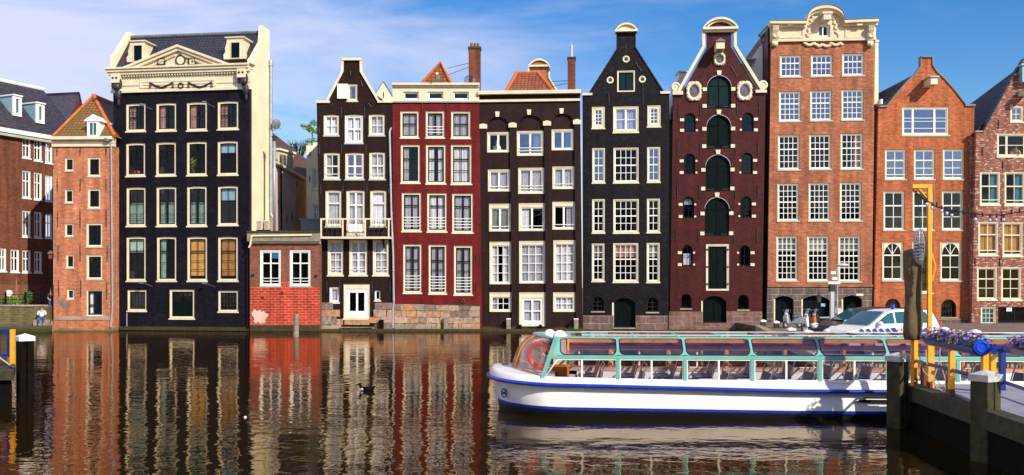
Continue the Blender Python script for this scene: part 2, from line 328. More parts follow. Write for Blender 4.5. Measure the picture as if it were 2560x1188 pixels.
def wpt(px, py, Y): return Vector(((px - CX) / FPX * Y, Y, CH + (HY - py) / FPX * Y))
def archpoly(u0, u1, z0, z1, rise, n=14):
    """rectangle with an arched head of the given rise"""
    pts = [(u0, z0), (u1, z0)]
    um = (u0 + u1) / 2; hw = (u1 - u0) / 2
    if rise <= 0: return pts + [(u1, z1), (u0, z1)]
    rise = min(rise, hw); rad = (hw * hw + rise * rise) / (2 * rise); cz = z1 - rad; a0 = math.asin(min(1, hw / rad))
    for i in range(n + 1):
        a = a0 - 2 * a0 * i / n; pts.append((um + rad * math.sin(a), cz + rad * math.cos(a)))
    return pts
def archz(u, u0, u1, z1, rise):
    if rise <= 0: return z1
    um = (u0 + u1) / 2; hw = (u1 - u0) / 2; rise = min(rise, hw); rad = (hw * hw + rise * rise) / (2 * rise)
    return z1 - rad + math.sqrt(max(0, rad * rad - (u - um) ** 2))
# ------------------------------------------------------------------ facades
class Fac:
    """a facade plane: xc is the photo column through which it passes at distance Y0, th its turn"""
    def __init__(s, xc, Y0, th=0, name=None, label=None, cat='house', group=None):
        s.th = R(th); s.O = Vector(((xc - CX) / FPX * Y0, Y0, 0)); s.holes = []
        s.root = None
        if name: s.root = tag(empty(name, s.O, s.th), label, cat, group)
    def uz(s, px, py=HY, v=0):
        a = (px - CX) / FPX; c, n = math.cos(s.th), math.sin(s.th)
        t = (s.O.y * c - s.O.x * n + v) / (c - a * n)
        return ((a * t - s.O.x) * c + (t - s.O.y) * n, CH + (HY - py) / FPX * t)
    def u(s, px, v=0): return s.uz(px, HY, v)[0]
    def z(s, px, py, v=0): return s.uz(px, py, v)[1]
    def p3(s, px, py, v=0): u, z = s.uz(px, py, v); return (u, v, z)
    def world(s, u, v, z):
        c, n = math.cos(s.th), math.sin(s.th); return Vector((s.O.x + u * c - v * n, s.O.y + u * n + v * c, z))
    def rect(s, x0, y0, x1, y1, v=0):
        xm, ym = (x0 + x1) / 2, (y0 + y1) / 2
        return s.u(x0, v), s.u(x1, v), s.z(xm, y1, v), s.z(xm, y0, v)
    def poly(s, pts, v=0): return [s.uz(x, y, v) for x, y in pts]
    def part(s, mb, name, mat, parent=None, **k): return mb.build(name, mat, parent or s.root, **k)
    def wall(s, pts, mat, v0=0, thick=.32, holes=None, name='wall', raw=False):
        """front wall with real openings: pts in photo pixels"""
        out = pts if raw else s.poly(pts); holes = s.holes if holes is None else holes
        bm = bmesh.new(); loops = []
        for lp in [out] + holes:
            vs = [bm.verts.new((x, v0, z)) for x, z in lp]; es = [bm.edges.new((vs[i], vs[(i + 1) % len(vs)])) for i in range(len(vs))]; loops.append((vs, es))
        bmesh.ops.triangle_fill(bm, edges=[e for _, es in loops for e in es], use_beauty=True, use_dissolve=False, normal=(0, -1, 0))
        for vs, es in loops:
            bk = [bm.verts.new((q.co.x, v0 + thick, q.co.z)) for q in vs]; n = len(vs)
            for i in range(n): bm.faces.new((vs[i], vs[(i + 1) % n], bk[(i + 1) % n], bk[i]))
        bmesh.ops.recalc_face_normals(bm, faces=bm.faces)
        me = bpy.data.meshes.new(name); bm.to_mesh(me); bm.free(); me.materials.append(M[mat])
        o = bpy.data.objects.new(name, me); COL.objects.link(o); o.parent = s.root; return o
    def shell(s, x0, x1, ytop, depth, mat, ridge=None, rmat=None, v0=.32, xtra=0, fill='room', ymid=None, cap='lead'):
        """sides, back and roof behind the front wall; ridge = photo row of a ridge running back"""
        xm = (x0 + x1) / 2; u0, u1 = s.u(x0) + .01, s.u(x1) - .01; zt = s.z(xm, ytop) - .12
        m = MB(); t = .2
        m.box(u0, u0 + t, v0, depth, -.3, zt); m.box(u1 - t, u1, v0, depth, -.3, zt); m.box(u0 + t, u1 - t, depth - t, depth, -.3, zt)
        s.part(m, 'side_and_back_walls', mat)
        s.part(MB().box(u0 + t, u1 - t, 1.5, 1.6, -.2, zt - .02), 'interior', fill)
        if ridge:
            um = s.u(ymid or xm); zr = s.z(ymid or xm, ridge) - .25
            s.part(MB().prism([(u0, zt + .003), (u1, zt + .003), (um, zr)], v0 + .01, depth), 'roof', rmat)
        else:
            s.part(MB().box(u0, u1, v0 + .003, depth, zt + .003, zt + .1), 'flat_roof', cap)
    def beam(s, x0, y0, x1, y1, mat, v0=-.1, v1=0, name='cornice', bevel=0):
        u0, u1, z0, z1 = s.rect(x0, y0, x1, y1); return s.part(MB().box(u0, u1, v0, v1, z0, z1), name, mat, bevel=bevel)
    def plate(s, pts, mat, name, v0=-.08, v1=.0, bevel=0): return s.part(MB().prism(s.poly(pts), v0, v1), name, mat, bevel=bevel)
    def win(s, x0, y0, x1, y1, cols=2, rows=2, fr='cream', sash=None, fw=.12, sw=.06, mw=.03, arch=0, gl='glass_dark', cur=None, cm='curtain_white', sill='cream', meet=(), rails=0, rec=.07, xsplit=None, head=0, slim=True, hb=None, panel=0):
        sash = sash or fr
        u0, u1, z0, z1 = s.rect(x0, y0, x1, y1); rise = arch * (u1 - u0) / 2
        out = archpoly(u0, u1, z0, z1, rise); s.holes.append(out)
        e = .003; outf = archpoly(u0 - e, u1 + e, z0 - e, z1 + e, rise)
        a, b, c, d = u0 + fw, u1 - fw, z0 + fw * .9, z1 - fw - head
        r2 = rise * (b - a) / (u1 - u0); inn = archpoly(a, b, c, d, r2)
        m = MB().ring(outf, inn, rec, rec + .14)
        w = s.part(m, 'window', fr)
        if fw > .07:                                                     # proud inner casing lip
            m2 = MB().ring(archpoly(u0 - e * .5, u1 + e * .5, z0 + .004, z1 + e * .5, rise), archpoly(u0 + .045, u1 - .045, z0 + .045, z1 - .045, (max(.004, rise - .02) if rise > 0 else 0)), rec - .03, rec - .001); s.part(m2, 'casing', fr, w)
        # sash and glazing bars
        y = rec + .05; m = MB().ring(archpoly(a - e, b + e, c - e, d + e, r2), archpoly(a + sw, b - sw, c + sw, d - sw, (max(.003, r2 - sw * .5) if r2 > 0 else 0)), y, y + .06)
        A, B, C, D = a + sw, b - sw, c + sw, d - sw; r3 = (max(.003, r2 - sw * .5) if r2 > 0 else 0)
        zs = [C + (D - C) * (1 - q) for q in meet]
        if xsplit is not None:
            for q in xsplit: uu = a + (b - a) * q; m.box(uu - .065, uu + .065, y - .012, y + .055, C, archz(uu, A, B, D, r3) - .001)
        for k in range(1, cols):
            uu = A + (B - A) * k / cols; m.box(uu - mw / 2, uu + mw / 2, y + .008, y + .04, C, archz(uu, A, B, D, r3) - .001)
        hh = [C + (D - C) * k / rows for k in range(1, rows)] if hb is None else [D - (D - C) * q for q in hb]
        for zz in hh: m.box(A, B, y + .012, y + .036, zz - mw / 2, zz + mw / 2)
        for zz in zs: m.box(A - .01, B + .01, y - .008, y + .05, zz - .04, zz + .04)
        if panel: m.box(A, B, y + .005, y + .05, C - .002, C + (D - C) * panel)
        s.part(m, 'sash', sash, w)
        s.part(MB().add([(x, y + .045, z) for x, z in archpoly(a, b, c, d, r2)], [tuple(range(len(inn)))]), 'pane', gl, w)
        if sill:
            s.part(MB().box(u0 - .05, u1 + .05, -.05, rec + .02, z0 - .10, z0 - .004), 'sill', sill, w, bevel=.01)
        if rails:
            m = MB()
            for k in range(rails):
                zz = z0 + fw + .22 + k * .2; m.box(u0 + .03, u1 - .03, rec - .03, rec + .0, zz - .022, zz + .022)
            s.part(m, 'guard_rail', 'white', w)
        for cc in (cur or ''):
            if cc == ' ': continue
            W_ = b - a; H_ = d - c; yy = y + .16
            span = {'f': [(a, b)], 's': [(a, a + W_ * .3), (b - W_ * .3, b)], 'l': [(a, a + W_ * .38)], 'r': [(b - W_ * .38, b)], 'w': [(a, a + W_ * .44), (b - W_ * .44, b)], 'h': [(a, b)]}.get(cc)
            if span:
                zt = c + H_ * .62 if cc == 'h' else d - .02
                for (p, q) in span:
                    n = max(8, int((q - p) / .035)); vs = []; fs = []; ph = random.random() * 6
                    for i in range(n + 1):
                        uu = p + (q - p) * i / n; dy = .035 * math.sin(uu * 52 + ph) + .02 * math.sin(uu * 23 + ph)
                        dd = .03 * math.sin(uu * 9 + ph)
                        vs += [(uu, yy + dy, c + .03), (uu + dd * .3, yy + dy * .6, zt)]
                    for i in range(n): fs.append((2 * i, 2 * i + 2, 2 * i + 3, 2 * i + 1))
                    s.part(MB().add(vs, fs), 'curtain', cm, w, smooth=True)
            elif cc == 'b': s.part(MB().box(a, b, yy, yy + .02, c + H_ * .08, d), 'blind', cm, w)
            elif cc == 't': s.part(MB().box(a, b, yy, yy + .02, c + H_ * .66, d), 'blind', cm, w)
        return w
    def cladding(s, rects, mat, v0=-.06, v1=.05, name='stone_base'):
        for (x0, y0, x1, y1) in rects:
            u0, u1, z0, z1 = s.rect(x0, y0, x1, y1); s.part(MB().box(u0, u1, v0, v1, z0, z1), name, mat)
    def ties(s, lst):
        for (x, y0, y1) in lst:
            u, z1 = s.uz(x, y0); z0 = s.z(x, y1)
            m = MB().tube([(u, -.035, z0), (u + random.uniform(-.02, .02), -.035, z1)], .028, 6); m.box(u - .05, u + .05, -.05, -.0, (z0 + z1) / 2 - .03, (z0 + z1) / 2 + .03)
            s.part(m, 'wall_tie', 'iron')
    def pipe(s, pts, mat='zinc', r=.055, name='drainpipe', v=-.12):
        ps = [s.p3(x, y, v) for x, y in pts]; m = MB().tube(ps, r, 8)
        z0, z1 = ps[-1][2], ps[0][2]
        for k in range(1, 7):
            q = k / 7; zz = z1 + (z0 - z1) * q
            for i in range(len(ps) - 1):
                if ps[i][2] >= zz >= ps[i + 1][2] and ps[i][2] - ps[i + 1][2] > .2:
                    t = (ps[i][2] - zz) / (ps[i][2] - ps[i + 1][2]); uu = ps[i][0] + (ps[i + 1][0] - ps[i][0]) * t
                    m.tube([(uu, v, zz - .03), (uu, v, zz + .03)], r * 1.35, 8)
        return s.part(m, name, mat, smooth=False)
    def cartouche(s, x, y, w, h, depthn=.14, inner='greyish'):
        u, z = s.uz(x, y); rw = w / 2 / FPX * s.O.y; rh = h / 2 / FPX * s.O.y; m = MB(); n = 40; vs = []; fs = []
        for i in range(n):
            a = 2 * math.pi * i / n; k = 1 + .10 * math.cos(4 * a) * (-1) + .05 * math.cos(12 * a)
            k2 = 1.0
            for (rr, yy, f) in ((1, -.01, k), (.97, -.10, k), (.80, -.17, 1), (.66, -.13, 1), (.58, -.03, 1)):
                vs.append((u + rw * rr * f * math.cos(a), yy, z + rh * rr * f * math.sin(a)))
        for i in range(n):
            j = (i + 1) % n
            for q in range(4): fs.append((i * 5 + q, j * 5 + q, j * 5 + q + 1, i * 5 + q + 1))
        m.add(vs, fs)
        for i in range(12):
            a = 2 * math.pi * (i + .5) / 12; m.ball((u + rw * .88 * math.cos(a), -.12, z + rh * .88 * math.sin(a)), rw * .15, .06, rh * .10, 8, 5)
        c = s.part(m, 'cartouche', 'cream', smooth=True)
        s.part(MB().add([(u + rw * .6 * math.cos(2 * math.pi * i / 24), -.02, z + rh * .6 * math.sin(2 * math.pi * i / 24)) for i in range(24)], [tuple(range(24))]), 'oval_pane', inner, c)
        return c
paint('greyish', (.12, .10, .12), .2, .4, 4, 0)

# ================================================================== A receding brick block at the far left
A = Fac(130, 74, 65, 'brick_block', 'dark red brick block with white casement windows and long slate roof at far left', 'building')
def awin(x0, y0, x1, y1): A.win(x0, y0, x1, y1, 2, 1, fr='white', fw=.07, sw=.05, mw=.10, gl='glass_mid', cur='l', meet=(.36,), rec=.05, sill='white')
for r in [(56, 345, 77, 395), (85, 350, 105, 402), (113, 357, 131.5, 408), (56, 427, 77, 495), (85, 432, 105, 499), (113, 439, 131.5, 503),
          (56, 527, 77, 592), (85, 530.5, 105, 594), (113, 535, 131.5, 595), (-3, 621, 16, 678), (26.5, 624, 48, 680), (56, 626, 77, 681), (85.5, 629, 105, 681)]: awin(*r)
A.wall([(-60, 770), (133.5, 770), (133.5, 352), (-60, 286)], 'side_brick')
zb = A.z(60, 712)
A.part(MB().box(A.u(-60), A.u(133), -.05, .01, 0, zb), 'plinth', 'brown_plain_brick')
ue0, ue1 = A.u(-60), A.u(133.5); ze = A.z(60, 330)
A.part(MB().box(ue0, ue1, -.45, .35, ze - .32, ze), 'gutter', 'white', bevel=.02)
A.part(MB().box(ue0, ue1, -.36, .3, ze - .55, ze - .323), 'eaves_board', 'greygreen_sill')
zr = A.z(60, 215, 4.2)
m = MB(); m.add([(ue0, -.3, ze + .01), (ue1 + 2.5, -.3, ze + .01), (ue1 + 2.5, 4.2, zr), (ue0, 4.2, zr), (ue0, 8.4, ze), (ue1 + 2.5, 8.4, ze)], [(0, 1, 2, 3), (3, 2, 5, 4), (1, 5, 2), (0, 3, 4)]); rf = A.part(m, 'roof', 'tile_slate')
A.part(MB().tube([(ue0, 4.2, zr + .05), (ue1 + 2.5, 4.2, zr + .05)], .16, 8), 'ridge_capping', 'white', rf)
A.part(MB().box(ue0, ue1, 1.4, 1.5, 0, ze - .5), 'interior', 'room')
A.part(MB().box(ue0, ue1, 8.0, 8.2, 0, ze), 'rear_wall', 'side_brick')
for (x0, y0, x1, y1) in [(31, 241, 51, 291), (89, 260, 108, 309)]:
    # dormer: front at the place where its sill meets the roof
    def vroof(z): return -.3 + (z - ze) / (zr - ze) * 4.5
    v = .9
    for _ in range(30):
        zz = A.z((x0 + x1) / 2, y1, v); v = .5 * v + .5 * (vroof(zz) - .05)
    u0, u1, z0, z1 = A.rect(x0, y0, x1, y1, v)
    vb = vroof(z1) + .1
    d = A.part(MB().prism_x([(v, z0), (vb, z1), (v, z1)], u0, u1), 'dormer', 'blind_skyblue')
    A.part(MB().ring([(u0 - .03, z0), (u1 + .03, z0), (u1 + .03, z1), (u0 - .03, z1)], [(u0 + .22, z0 + .25), (u1 - .22, z0 + .25), (u1 - .22, z1 - .2), (u0 + .22, z1 - .2)], v - .12, v + .02), 'dormer_frame', 'white', d)
    A.part(MB().box(u0 + .2, u1 - .2, v - .03, v - .01, z0 + .2, z1 - .15), 'dormer_pane', 'car_glass', d)
    A.part(MB().box(u0 - .08, u1 + .08, v - .2, vb, z1, z1 + .1), 'dormer_roof', 'white', d)
# slate wing behind
A2 = Fac(160, 84, 0, 'slate_roofed_wing', 'dark slate roof with brown gable wall rising behind the small orange brick house', 'building')
p = [A2.p3(120, 309, 0), A2.p3(173, 309, 0), A2.p3(197, 234, 4), A2.p3(112, 238, 4)]
A2.part(MB().poly(p).poly([(a, b + .01, c - .3) for a, b, c in p]), 'roof', 'tile_slate')
A2.part(MB().add([A2.p3(173, 309, 0), A2.p3(175, 420, 0), A2.p3(215, 420, 8), A2.p3(211, 300, 8), A2.p3(197, 234, 4)], [(0, 1, 2, 3, 4)]), 'gable_wall', 'side_brick')
A2.part(MB().tube([A2.p3(112, 237, 4), A2.p3(198, 233, 4)], .12), 'ridge_capping', 'tile_dark')
A2.part(MB().tube([A2.p3(197, 233, 4), A2.p3(211, 299, 8)], .1), 'verge', 'tile_dark')
A2.beam(118, 303, 171, 312, 'white', -.25, .2, 'gutter')
A2.part(MB().prism(A2.poly([(120, 312), (176, 312), (176, 420), (120, 420)]), .1, 5), 'wall', 'side_brick')

# ================================================================== B small orange house
B = Fac(208, 66, -2, 'small_orange_house', 'narrow orange brick house with cream cornice and mossy hipped roof, left of the black house', 'house', 'canal houses')
def bw(x0, y0, x1, y1, big, **k):
    B.win(x0, y0, x1, y1, 4 if big else 2, 3 if big else 1, fr='cream', sash='frame_dark', fw=.13 if big else .10, mw=.03, sill='greygreen_sill', **k)
for r in [(162, 395, 184, 427), (162, 474, 183, 507), (162, 559, 183.5, 591), (165, 637, 185, 670)]: bw(*r, big=False, cur='r' if r[1] == 637 else None, gl='glass_mid')
for r in [(219, 393, 251, 441), (219, 472, 251, 521)]: bw(*r, big=True, meet=(.35,))
bw(215.5, 558, 256, 617, True, meet=(.4,)); bw(216, 637, 256, 698, True, meet=(.4,))
B.win(167, 723, 185, 748, 2, 1, fr='cream', sash='frame_dark', fw=.10, cur='f', sill='greygreen_sill', arch=.2)
B.win(216, 725, 257, 790, 2, 1, fr='cream', sash='frame_dark', fw=.08, sw=.10, mw=.2, cur='l', meet=(.6,), sill='cream')
B.wall([(134, 840), (283, 840), (283, 364), (134, 364)], 'orange_brick')
B.shell(134, 283, 364, 9, 'orange_brick')
B.beam(131, 350, 285, 367, 'cream', -.12, .3, 'frieze'); B.beam(131, 343, 286, 351, 'cream', -.42, .3, 'cornice', .02); B.beam(131, 356.5, 285, 359, 'cream', -.17, -.1, 'moulding')
e0, e1, ec, ed = B.p3(132, 343, -.3), B.p3(286, 343, -.3), B.p3(132, 343, 9), B.p3(286, 343, 9)
zE = e0[2] + .02; uL, uR = e0[0], e1[0]; uP, zP = B.uz(240, 243, 3.4)
rf = B.part(MB().add([(uL, -.3, zE), (uR, -.3, zE), (uR, 9, zE), (uL, 9, zE), (uP, 3.0, zP), (uP, 6, zP)], [(0, 1, 4), (1, 2, 5, 4), (2, 3, 5), (3, 0, 4, 5)]), 'roof', 'tile_mossy')
B.part(MB().tube([(uR, -.3, zE + .05), (uP, 3, zP + .05), (uP, 6, zP + .05)], .13).tube([(uL, -.3, zE + .05), (uP, 3, zP + .05)], .09), 'hip_tiles', 'orange_brick_trim', rf)
v = -.22; u0, u1, z0, z1 = B.rect(219, 304, 248, 339, v)
d = B.part(MB().prism([(u0 - .05, z0 - .3), (u1 + .05, z0 - .3), (u1 + .05, z1), (u0 - .05, z1)], v, 3.0), 'dormer', 'white')
um = (u0 + u1) / 2; B.part(MB().prism([(u0 - .2, z1), (u1 + .2, z1), (u1 + .2, z1 + .07), (um, z1 + .48), (u0 - .2, z1 + .07)], v - .12, 3.4), 'dormer_pediment', 'white', d)
B.part(MB().box(u0 + .17, u1 - .17, v - .03, v - .005, z0 + .02, z1 - .08), 'dormer_pane', 'car_glass', d)
B.part(MB().ring([(u0, z0 - .1), (u1, z0 - .1), (u1, z1 - .02), (u0, z1 - .02)], [(u0 + .17, z0 + .02), (u1 - .17, z0 + .02), (u1 - .17, z1 - .1), (u0 + .17, z1 - .1)], v - .07, v - .031).box(um - .02, um + .02, v - .05, v - .031, z0, z1), 'dormer_frame', 'white', d)
B.ties([(143, 368, 389), (200.6, 368, 389), (265.5, 367, 388), (144, 448, 478), (201, 447, 478), (266, 447, 477), (144.5, 526, 568), (201, 526, 568), (266, 525, 567), (146, 613, 652), (201, 612, 653), (268.5, 613, 653), (147, 700, 742), (202.5, 700, 742), (267.5, 706, 748)])
B.beam(137, 791, 279, 800, 'sandstone', -.05, .01, 'stone_band')
B.pipe([(266, 352), (278, 362), (279, 500), (281, 770), (277, 818)])
B.part(MB().ball(B.p3(267, 349, -.3), .22, .15, .2).tube([B.p3(267, 352, -.3), B.p3(267, 356, -.05)], .05), 'floodlight', 'lead')
B.part(MB().prism(B.poly([(141, 742), (158, 756), (167, 764), (162, 772), (146, 758)]), -.012, .0), 'plaster_patch', 'lead')

# ================================================================== C black house with pediment
C = Fac(455, 66.2, -8, 'black_pedimented_house', 'tall black tarred house with cream frieze, triangular pediment, dark tiled roof and cream side wall', 'house', 'canal houses')
rows = [[(315, 259, 364, 328), (390.6, 257.5, 440.7, 327), (467, 255.5, 517.6, 326), (544, 253, 596, 323)],
        [(315, 357.5, 363, 440), (390, 355.5, 440, 439), (467, 354, 517, 438), (544, 352.5, 595, 437)],
        [(316, 468.5, 364, 565), (391, 467, 441, 565), (467.5, 466, 517, 565), (544.7, 465, 595, 562.5)],
        [(316, 592, 364.5, 702), (392, 592, 441, 702), (468, 592, 518, 702), (545, 592, 595, 702)]]
spec = [[dict(cols=4, rows=4, meet=(.5,), cur='l', cm='curtain_pink'), dict(cols=2, rows=2, cur='l', cm='curtain_pink', xsplit=(.52,)), dict(cols=2, rows=2, cur='l', cm='curtain_pink', xsplit=(.55,)), dict(cols=4, rows=4, meet=(.5,), cur='l', cm='curtain_pink')],
        [dict(hb=(.5, .7), meet=(.33,)), dict(hb=(.5, .75), meet=(.33,)), dict(hb=(.7, .85), meet=(.33,)), dict(hb=(.7,), meet=(.33,), cur='t', cm='blind_skyblue')],
        [dict(hb=(.72, .86), meet=(.36,), cur='h', cm='curtain_green'), dict(hb=(.72, .86), meet=(.36,), cur='h', cm='curtain_green', xsplit=(.5,)), dict(hb=(.72, .86), meet=(.36,), cur='h', cm='curtain_green', xsplit=(.5,)), dict(hb=(), meet=(.36,), cur='t', cm='blind_skyblue')],
        [dict(hb=(.55, .78), meet=(.3,), cur='t', cm='curtain_green'), dict(hb=(.6,), meet=(.3,), cur='l', cm='curtain_green'), dict(hb=(.55, .78), meet=(.3,), cur='b', cm='blind_amber'), dict(hb=(.55, .78), meet=(.3,), cur='b', cm='blind_amber')]]
for ri, row in enumerate(rows):
    for r, k in zip(row, spec[ri]):
        k = dict(cols=2, rows=1) | k; C.win(*r, fr='cream', sash='frame_dark', fw=.14, arch=.05, sill='cream', gl='glass_mid' if ri in (0, 2) else 'glass_dark', **k)
C.win(318.5, 725, 366, 777, 5, 4, fr='cream', sash='iron', fw=.12, sw=.03, cur='f', cm='room'); C.win(545.5, 727, 595, 779, 5, 4, fr='cream', sash='iron', fw=.12, sw=.03)
w = C.win(423.6, 724, 486, 796, 2, 1, fr='cream', sash='dark_green', fw=.14, sw=.12, mw=.10, panel=.60)
C.wall([(283, 840), (624.5, 840), (624.5, 222), (283, 231)], 'black_wall')
C.beam(283, 817, 624, 826, 'wood_moss', -.10, .0, 'mossy_footing')
uL, uR = C.u(283), C.u(624.5); D = 2.75
zfr0 = C.z(455, 227); zc0 = C.z(455, 180); zc1 = C.z(455, 169)   # frieze bottom, cornice bottom and top
C.part(MB().box(uL - .08, uR + .05, -.10, .3, zfr0 - .02, zc0 + .01), 'frieze', 'cream')
C.part(MB().box(uL - .10, uR + .06, -.17, -.10, zfr0 - .06, zfr0 + .12).box(uL - .09, uR + .05, -.15, -.10, zfr0 + .42, zfr0 + .47)
       .ring([(C.u(352), C.z(455, 219)), (C.u(541), C.z(455, 219)), (C.u(541), C.z(455, 202)), (C.u(352), C.z(455, 202))], [(C.u(357), C.z(455, 216)), (C.u(536), C.z(455, 216)), (C.u(536), C.z(455, 205)), (C.u(357), C.z(455, 205))], -.16, -.10)
       .box(C.u(352) + .0, C.u(541), -.125, -.1001, zfr0 + .471, zfr0 + .95), 'frieze_moulding', 'cream')
C.part(MB().box(uL - .30, uR + .08, -.46, .3, zc0 + .05, zc1 - .08).box(uL - .38, uR + .10, -.56, .3, zc1 - .078, zc1 + .05).box(uL - .2, uR + .07, -.35, -.10, zc0 - .14, zc0 + .048), 'cornice', 'cream', bevel=.015)
m = MB()
nd = 46
for i in range(nd):
    u = uL + .5 + (uR - uL - 1.0) * i / (nd - 1); m.box(u - .045, u + .045, -.28, -.10, zc0 - .27, zc0 - .142)
C.part(m, 'dentils', 'cream')
pa, pl, pr = C.uz(441, 110, -.6), C.uz(314, 168, -.6), C.uz(562, 163, -.6); zb = zc1 + .052; pl = (pl[0], zb); pr = (pr[0], zb)
tin = .38
C.part(MB().prism([(pl[0] + .2, zb), (pr[0] - .2, zb), (pa[0], pa[1] - .2)], -.2, .3), 'tympanum', 'ivory')
def rake(a, b, w, y0, y1, m):
    d = Vector((b[0] - a[0], b[1] - a[1])); d.normalize(); n = Vector((-d.y, d.x));
    if n.y > 0: n = -n
    m.prism([(a[0], a[1]), (b[0], b[1]), (b[0] , b[1] - w / abs(d.x)), (a[0], a[1] - w / abs(d.x))], y0, y1)
m = MB(); rake((pl[0] - .3, pl[1] + .0), pa, .16, -.52, .3, m); rake(pa, (pr[0] + .3, pr[1]), .16, -.52, .3, m)
rake((pl[0] + .25, pl[1] + .02), (pa[0], pa[1] - .175), .20, -.40, .29, m); rake((pa[0], pa[1] - .175), (pr[0] - .25, pr[1] + .02), .20, -.40, .29, m)
C.part(m, 'pediment_moulding', 'cream')
k = 30; MM = (MB(), MB())
for i in range(k):
    q = (i + .5) / k
    for (s_, e_, m) in ((pl, pa, MM[0]), (pr, pa, MM[1])):
        if .12 < q < .95: uu = s_[0] + (e_[0] - s_[0]) * q; zz = s_[1] + (e_[1] - s_[1]) * q; m.box(uu - .04, uu + .04, -.32, -.2, zz - .64, zz - .50)
for m in MM: C.part(m, 'pediment_dentils', 'ivory')
u, z = C.uz(451, 150, -.3); C.part(MB().torus((u, -.28, z), .33, .05), 'wreath_ring', 'iron'); C.part(MB().tube([(u, -.26, z), (u, -.19, z)], .31, 24), 'round_tablet', 'cream')
for x, s_ in ((402, 1), (480.5, -1)):
    u, z = C.uz(x, 154, -.3); o_ = [(u - .30, z - .22), (u + .30, z - .22), (u + .30 - (0 if s_ > 0 else .14), z + .24), (u - .30 + (.14 if s_ > 0 else 0), z + .24)]
    o2 = [(u + (a - u) * .72, z + (b - z) * .72) for a, b in o_]; C.part(MB().ring(o_, o2, -.32, -.2), 'dark_border', 'iron'); t = C.part(MB().prism([(u + (a - u) * .74, z + (b - z) * .74) for a, b in o_], -.28, -.2), 'tablet', 'cream'); C.part(MB().box(u - .07, u + .07, -.30, -.279, z - .05, z + .05), 'slot', 'iron', t)
for (a, b, c_) in (((375, 207), (404, 221), (432, 206)), ((471, 206), (500, 219), (529, 205))):
    pts = []
    for i in range(13):
        t = i / 12; x = a[0] + (c_[0] - a[0]) * t; y = a[1] + (c_[1] - a[1]) * t + 13 * (1 - abs(2 * t - 1) ** 1.5); pts.append(C.p3(x, y, -.16))
    m = MB().tube(pts, [.05 + .035 * math.sin(math.pi * i / 12) for i in range(13)], 8)
    for e_ in (a, c_): m.tube([C.p3(e_[0], e_[1] - 2, -.16), C.p3(e_[0], e_[1] + 7, -.16), C.p3(e_[0], e_[1] + 13, -.16)], [.035, .05, .09], 8)
    C.part(m, 'festoon', 'iron')
u, z = C.uz(451.7, 214.5, -.16); C.part(MB().torus((u, -.16, z), .17, .055, n=18), 'wreath', 'iron')
for x, dx in ((289, 0), (604, 4)):
    u, zt = C.uz(x, 172 if x > 400 else 186, -.4); w_ = .30
    c_ = C.part(MB().box(u - w_, u + w_, -.55, -.1, zt - .62, zt), 'console', 'cream', bevel=.03)
    for q in (-.13, .13): C.part(MB().tube([(u + q, -.56, zt - .28), (u + q, -.52, zt - .28)], .085, 12), 'console_boss', 'iron', c_)
    C.part(MB().ball((u + .05 + dx * .02, -.35, zt - .85), .27, .25, .30).ball((u - .25, -.3, zt - .65), .1, .15, .35).ball((u + .3, -.3, zt - .65), .1, .15, .35), 'console_leaf', 'iron', c_)
    C.part(MB().ball((u + .1 + dx * .03, -.25, zt - 1.35), .22, .2, .42).ball((u + .12 + dx * .03, -.2, zt - 1.85), .10, .1, .3), 'console_pendant', 'iron', c_)
    C.part(MB().box(u - .2, u + .35, -.3, -.1, zt - 1.12, zt - 1.0), 'console_ledge', 'cream', c_)
# roof: front slope up to the ridge
vr = 1.9; zrg = C.z(475, 89, vr)
C.part(MB().prism_x([(-.18, zc1 + .053), (vr, zrg), (D - .1, zrg - 1.2), (D - .1, zc1)], uL + .25, uR - .02), 'roof', 'tile_dark')
C.part(MB().tube([(uL + .2, vr, zrg + .04), (uR, vr, zrg + .04)], .12), 'ridge_tiles', 'lead')
# side walls with raised parapets (the right one rendered cream)
zpk = C.z(640, 68, vr)
prof = [(.32, -.3), (D, -.3), (D + .1, zpk - 2.6), (vr + .95, zpk), (vr - .35, zpk), (vr - .55, zpk - 1.2), (-.05, zc1 + .55), (-.4, zc1 + .30), (-.4, zc1 + .05), (.32, zc1 + .05)]
C.part(MB().prism_x(prof, uR - .001, uR + .26), 'rendered_side_wall', 'cream_wall')
prof2 = [(.32, -.3), (D, -.3), (D, zpk - 2.6), (vr + .35, zrg + .35), (vr - .2, zrg + .35), (-.15, zc1 + 1.0), (-.35, zc1 + 1.0), (-.35, zc1 + .05), (.32, zc1 + .05)]
C.part(MB().prism_x(prof2, uL, uL + .25), 'left_side_wall', 'cream_wall')
C.part(MB().box(uL + .25, uR - .01, D - .2, D - .01, -.3, zc1), 'rear_wall', 'cream_wall')
C.part(MB().box(uL + .25, uR - .01, 1.5, 1.6, -.2, zc0), 'interior', 'room')
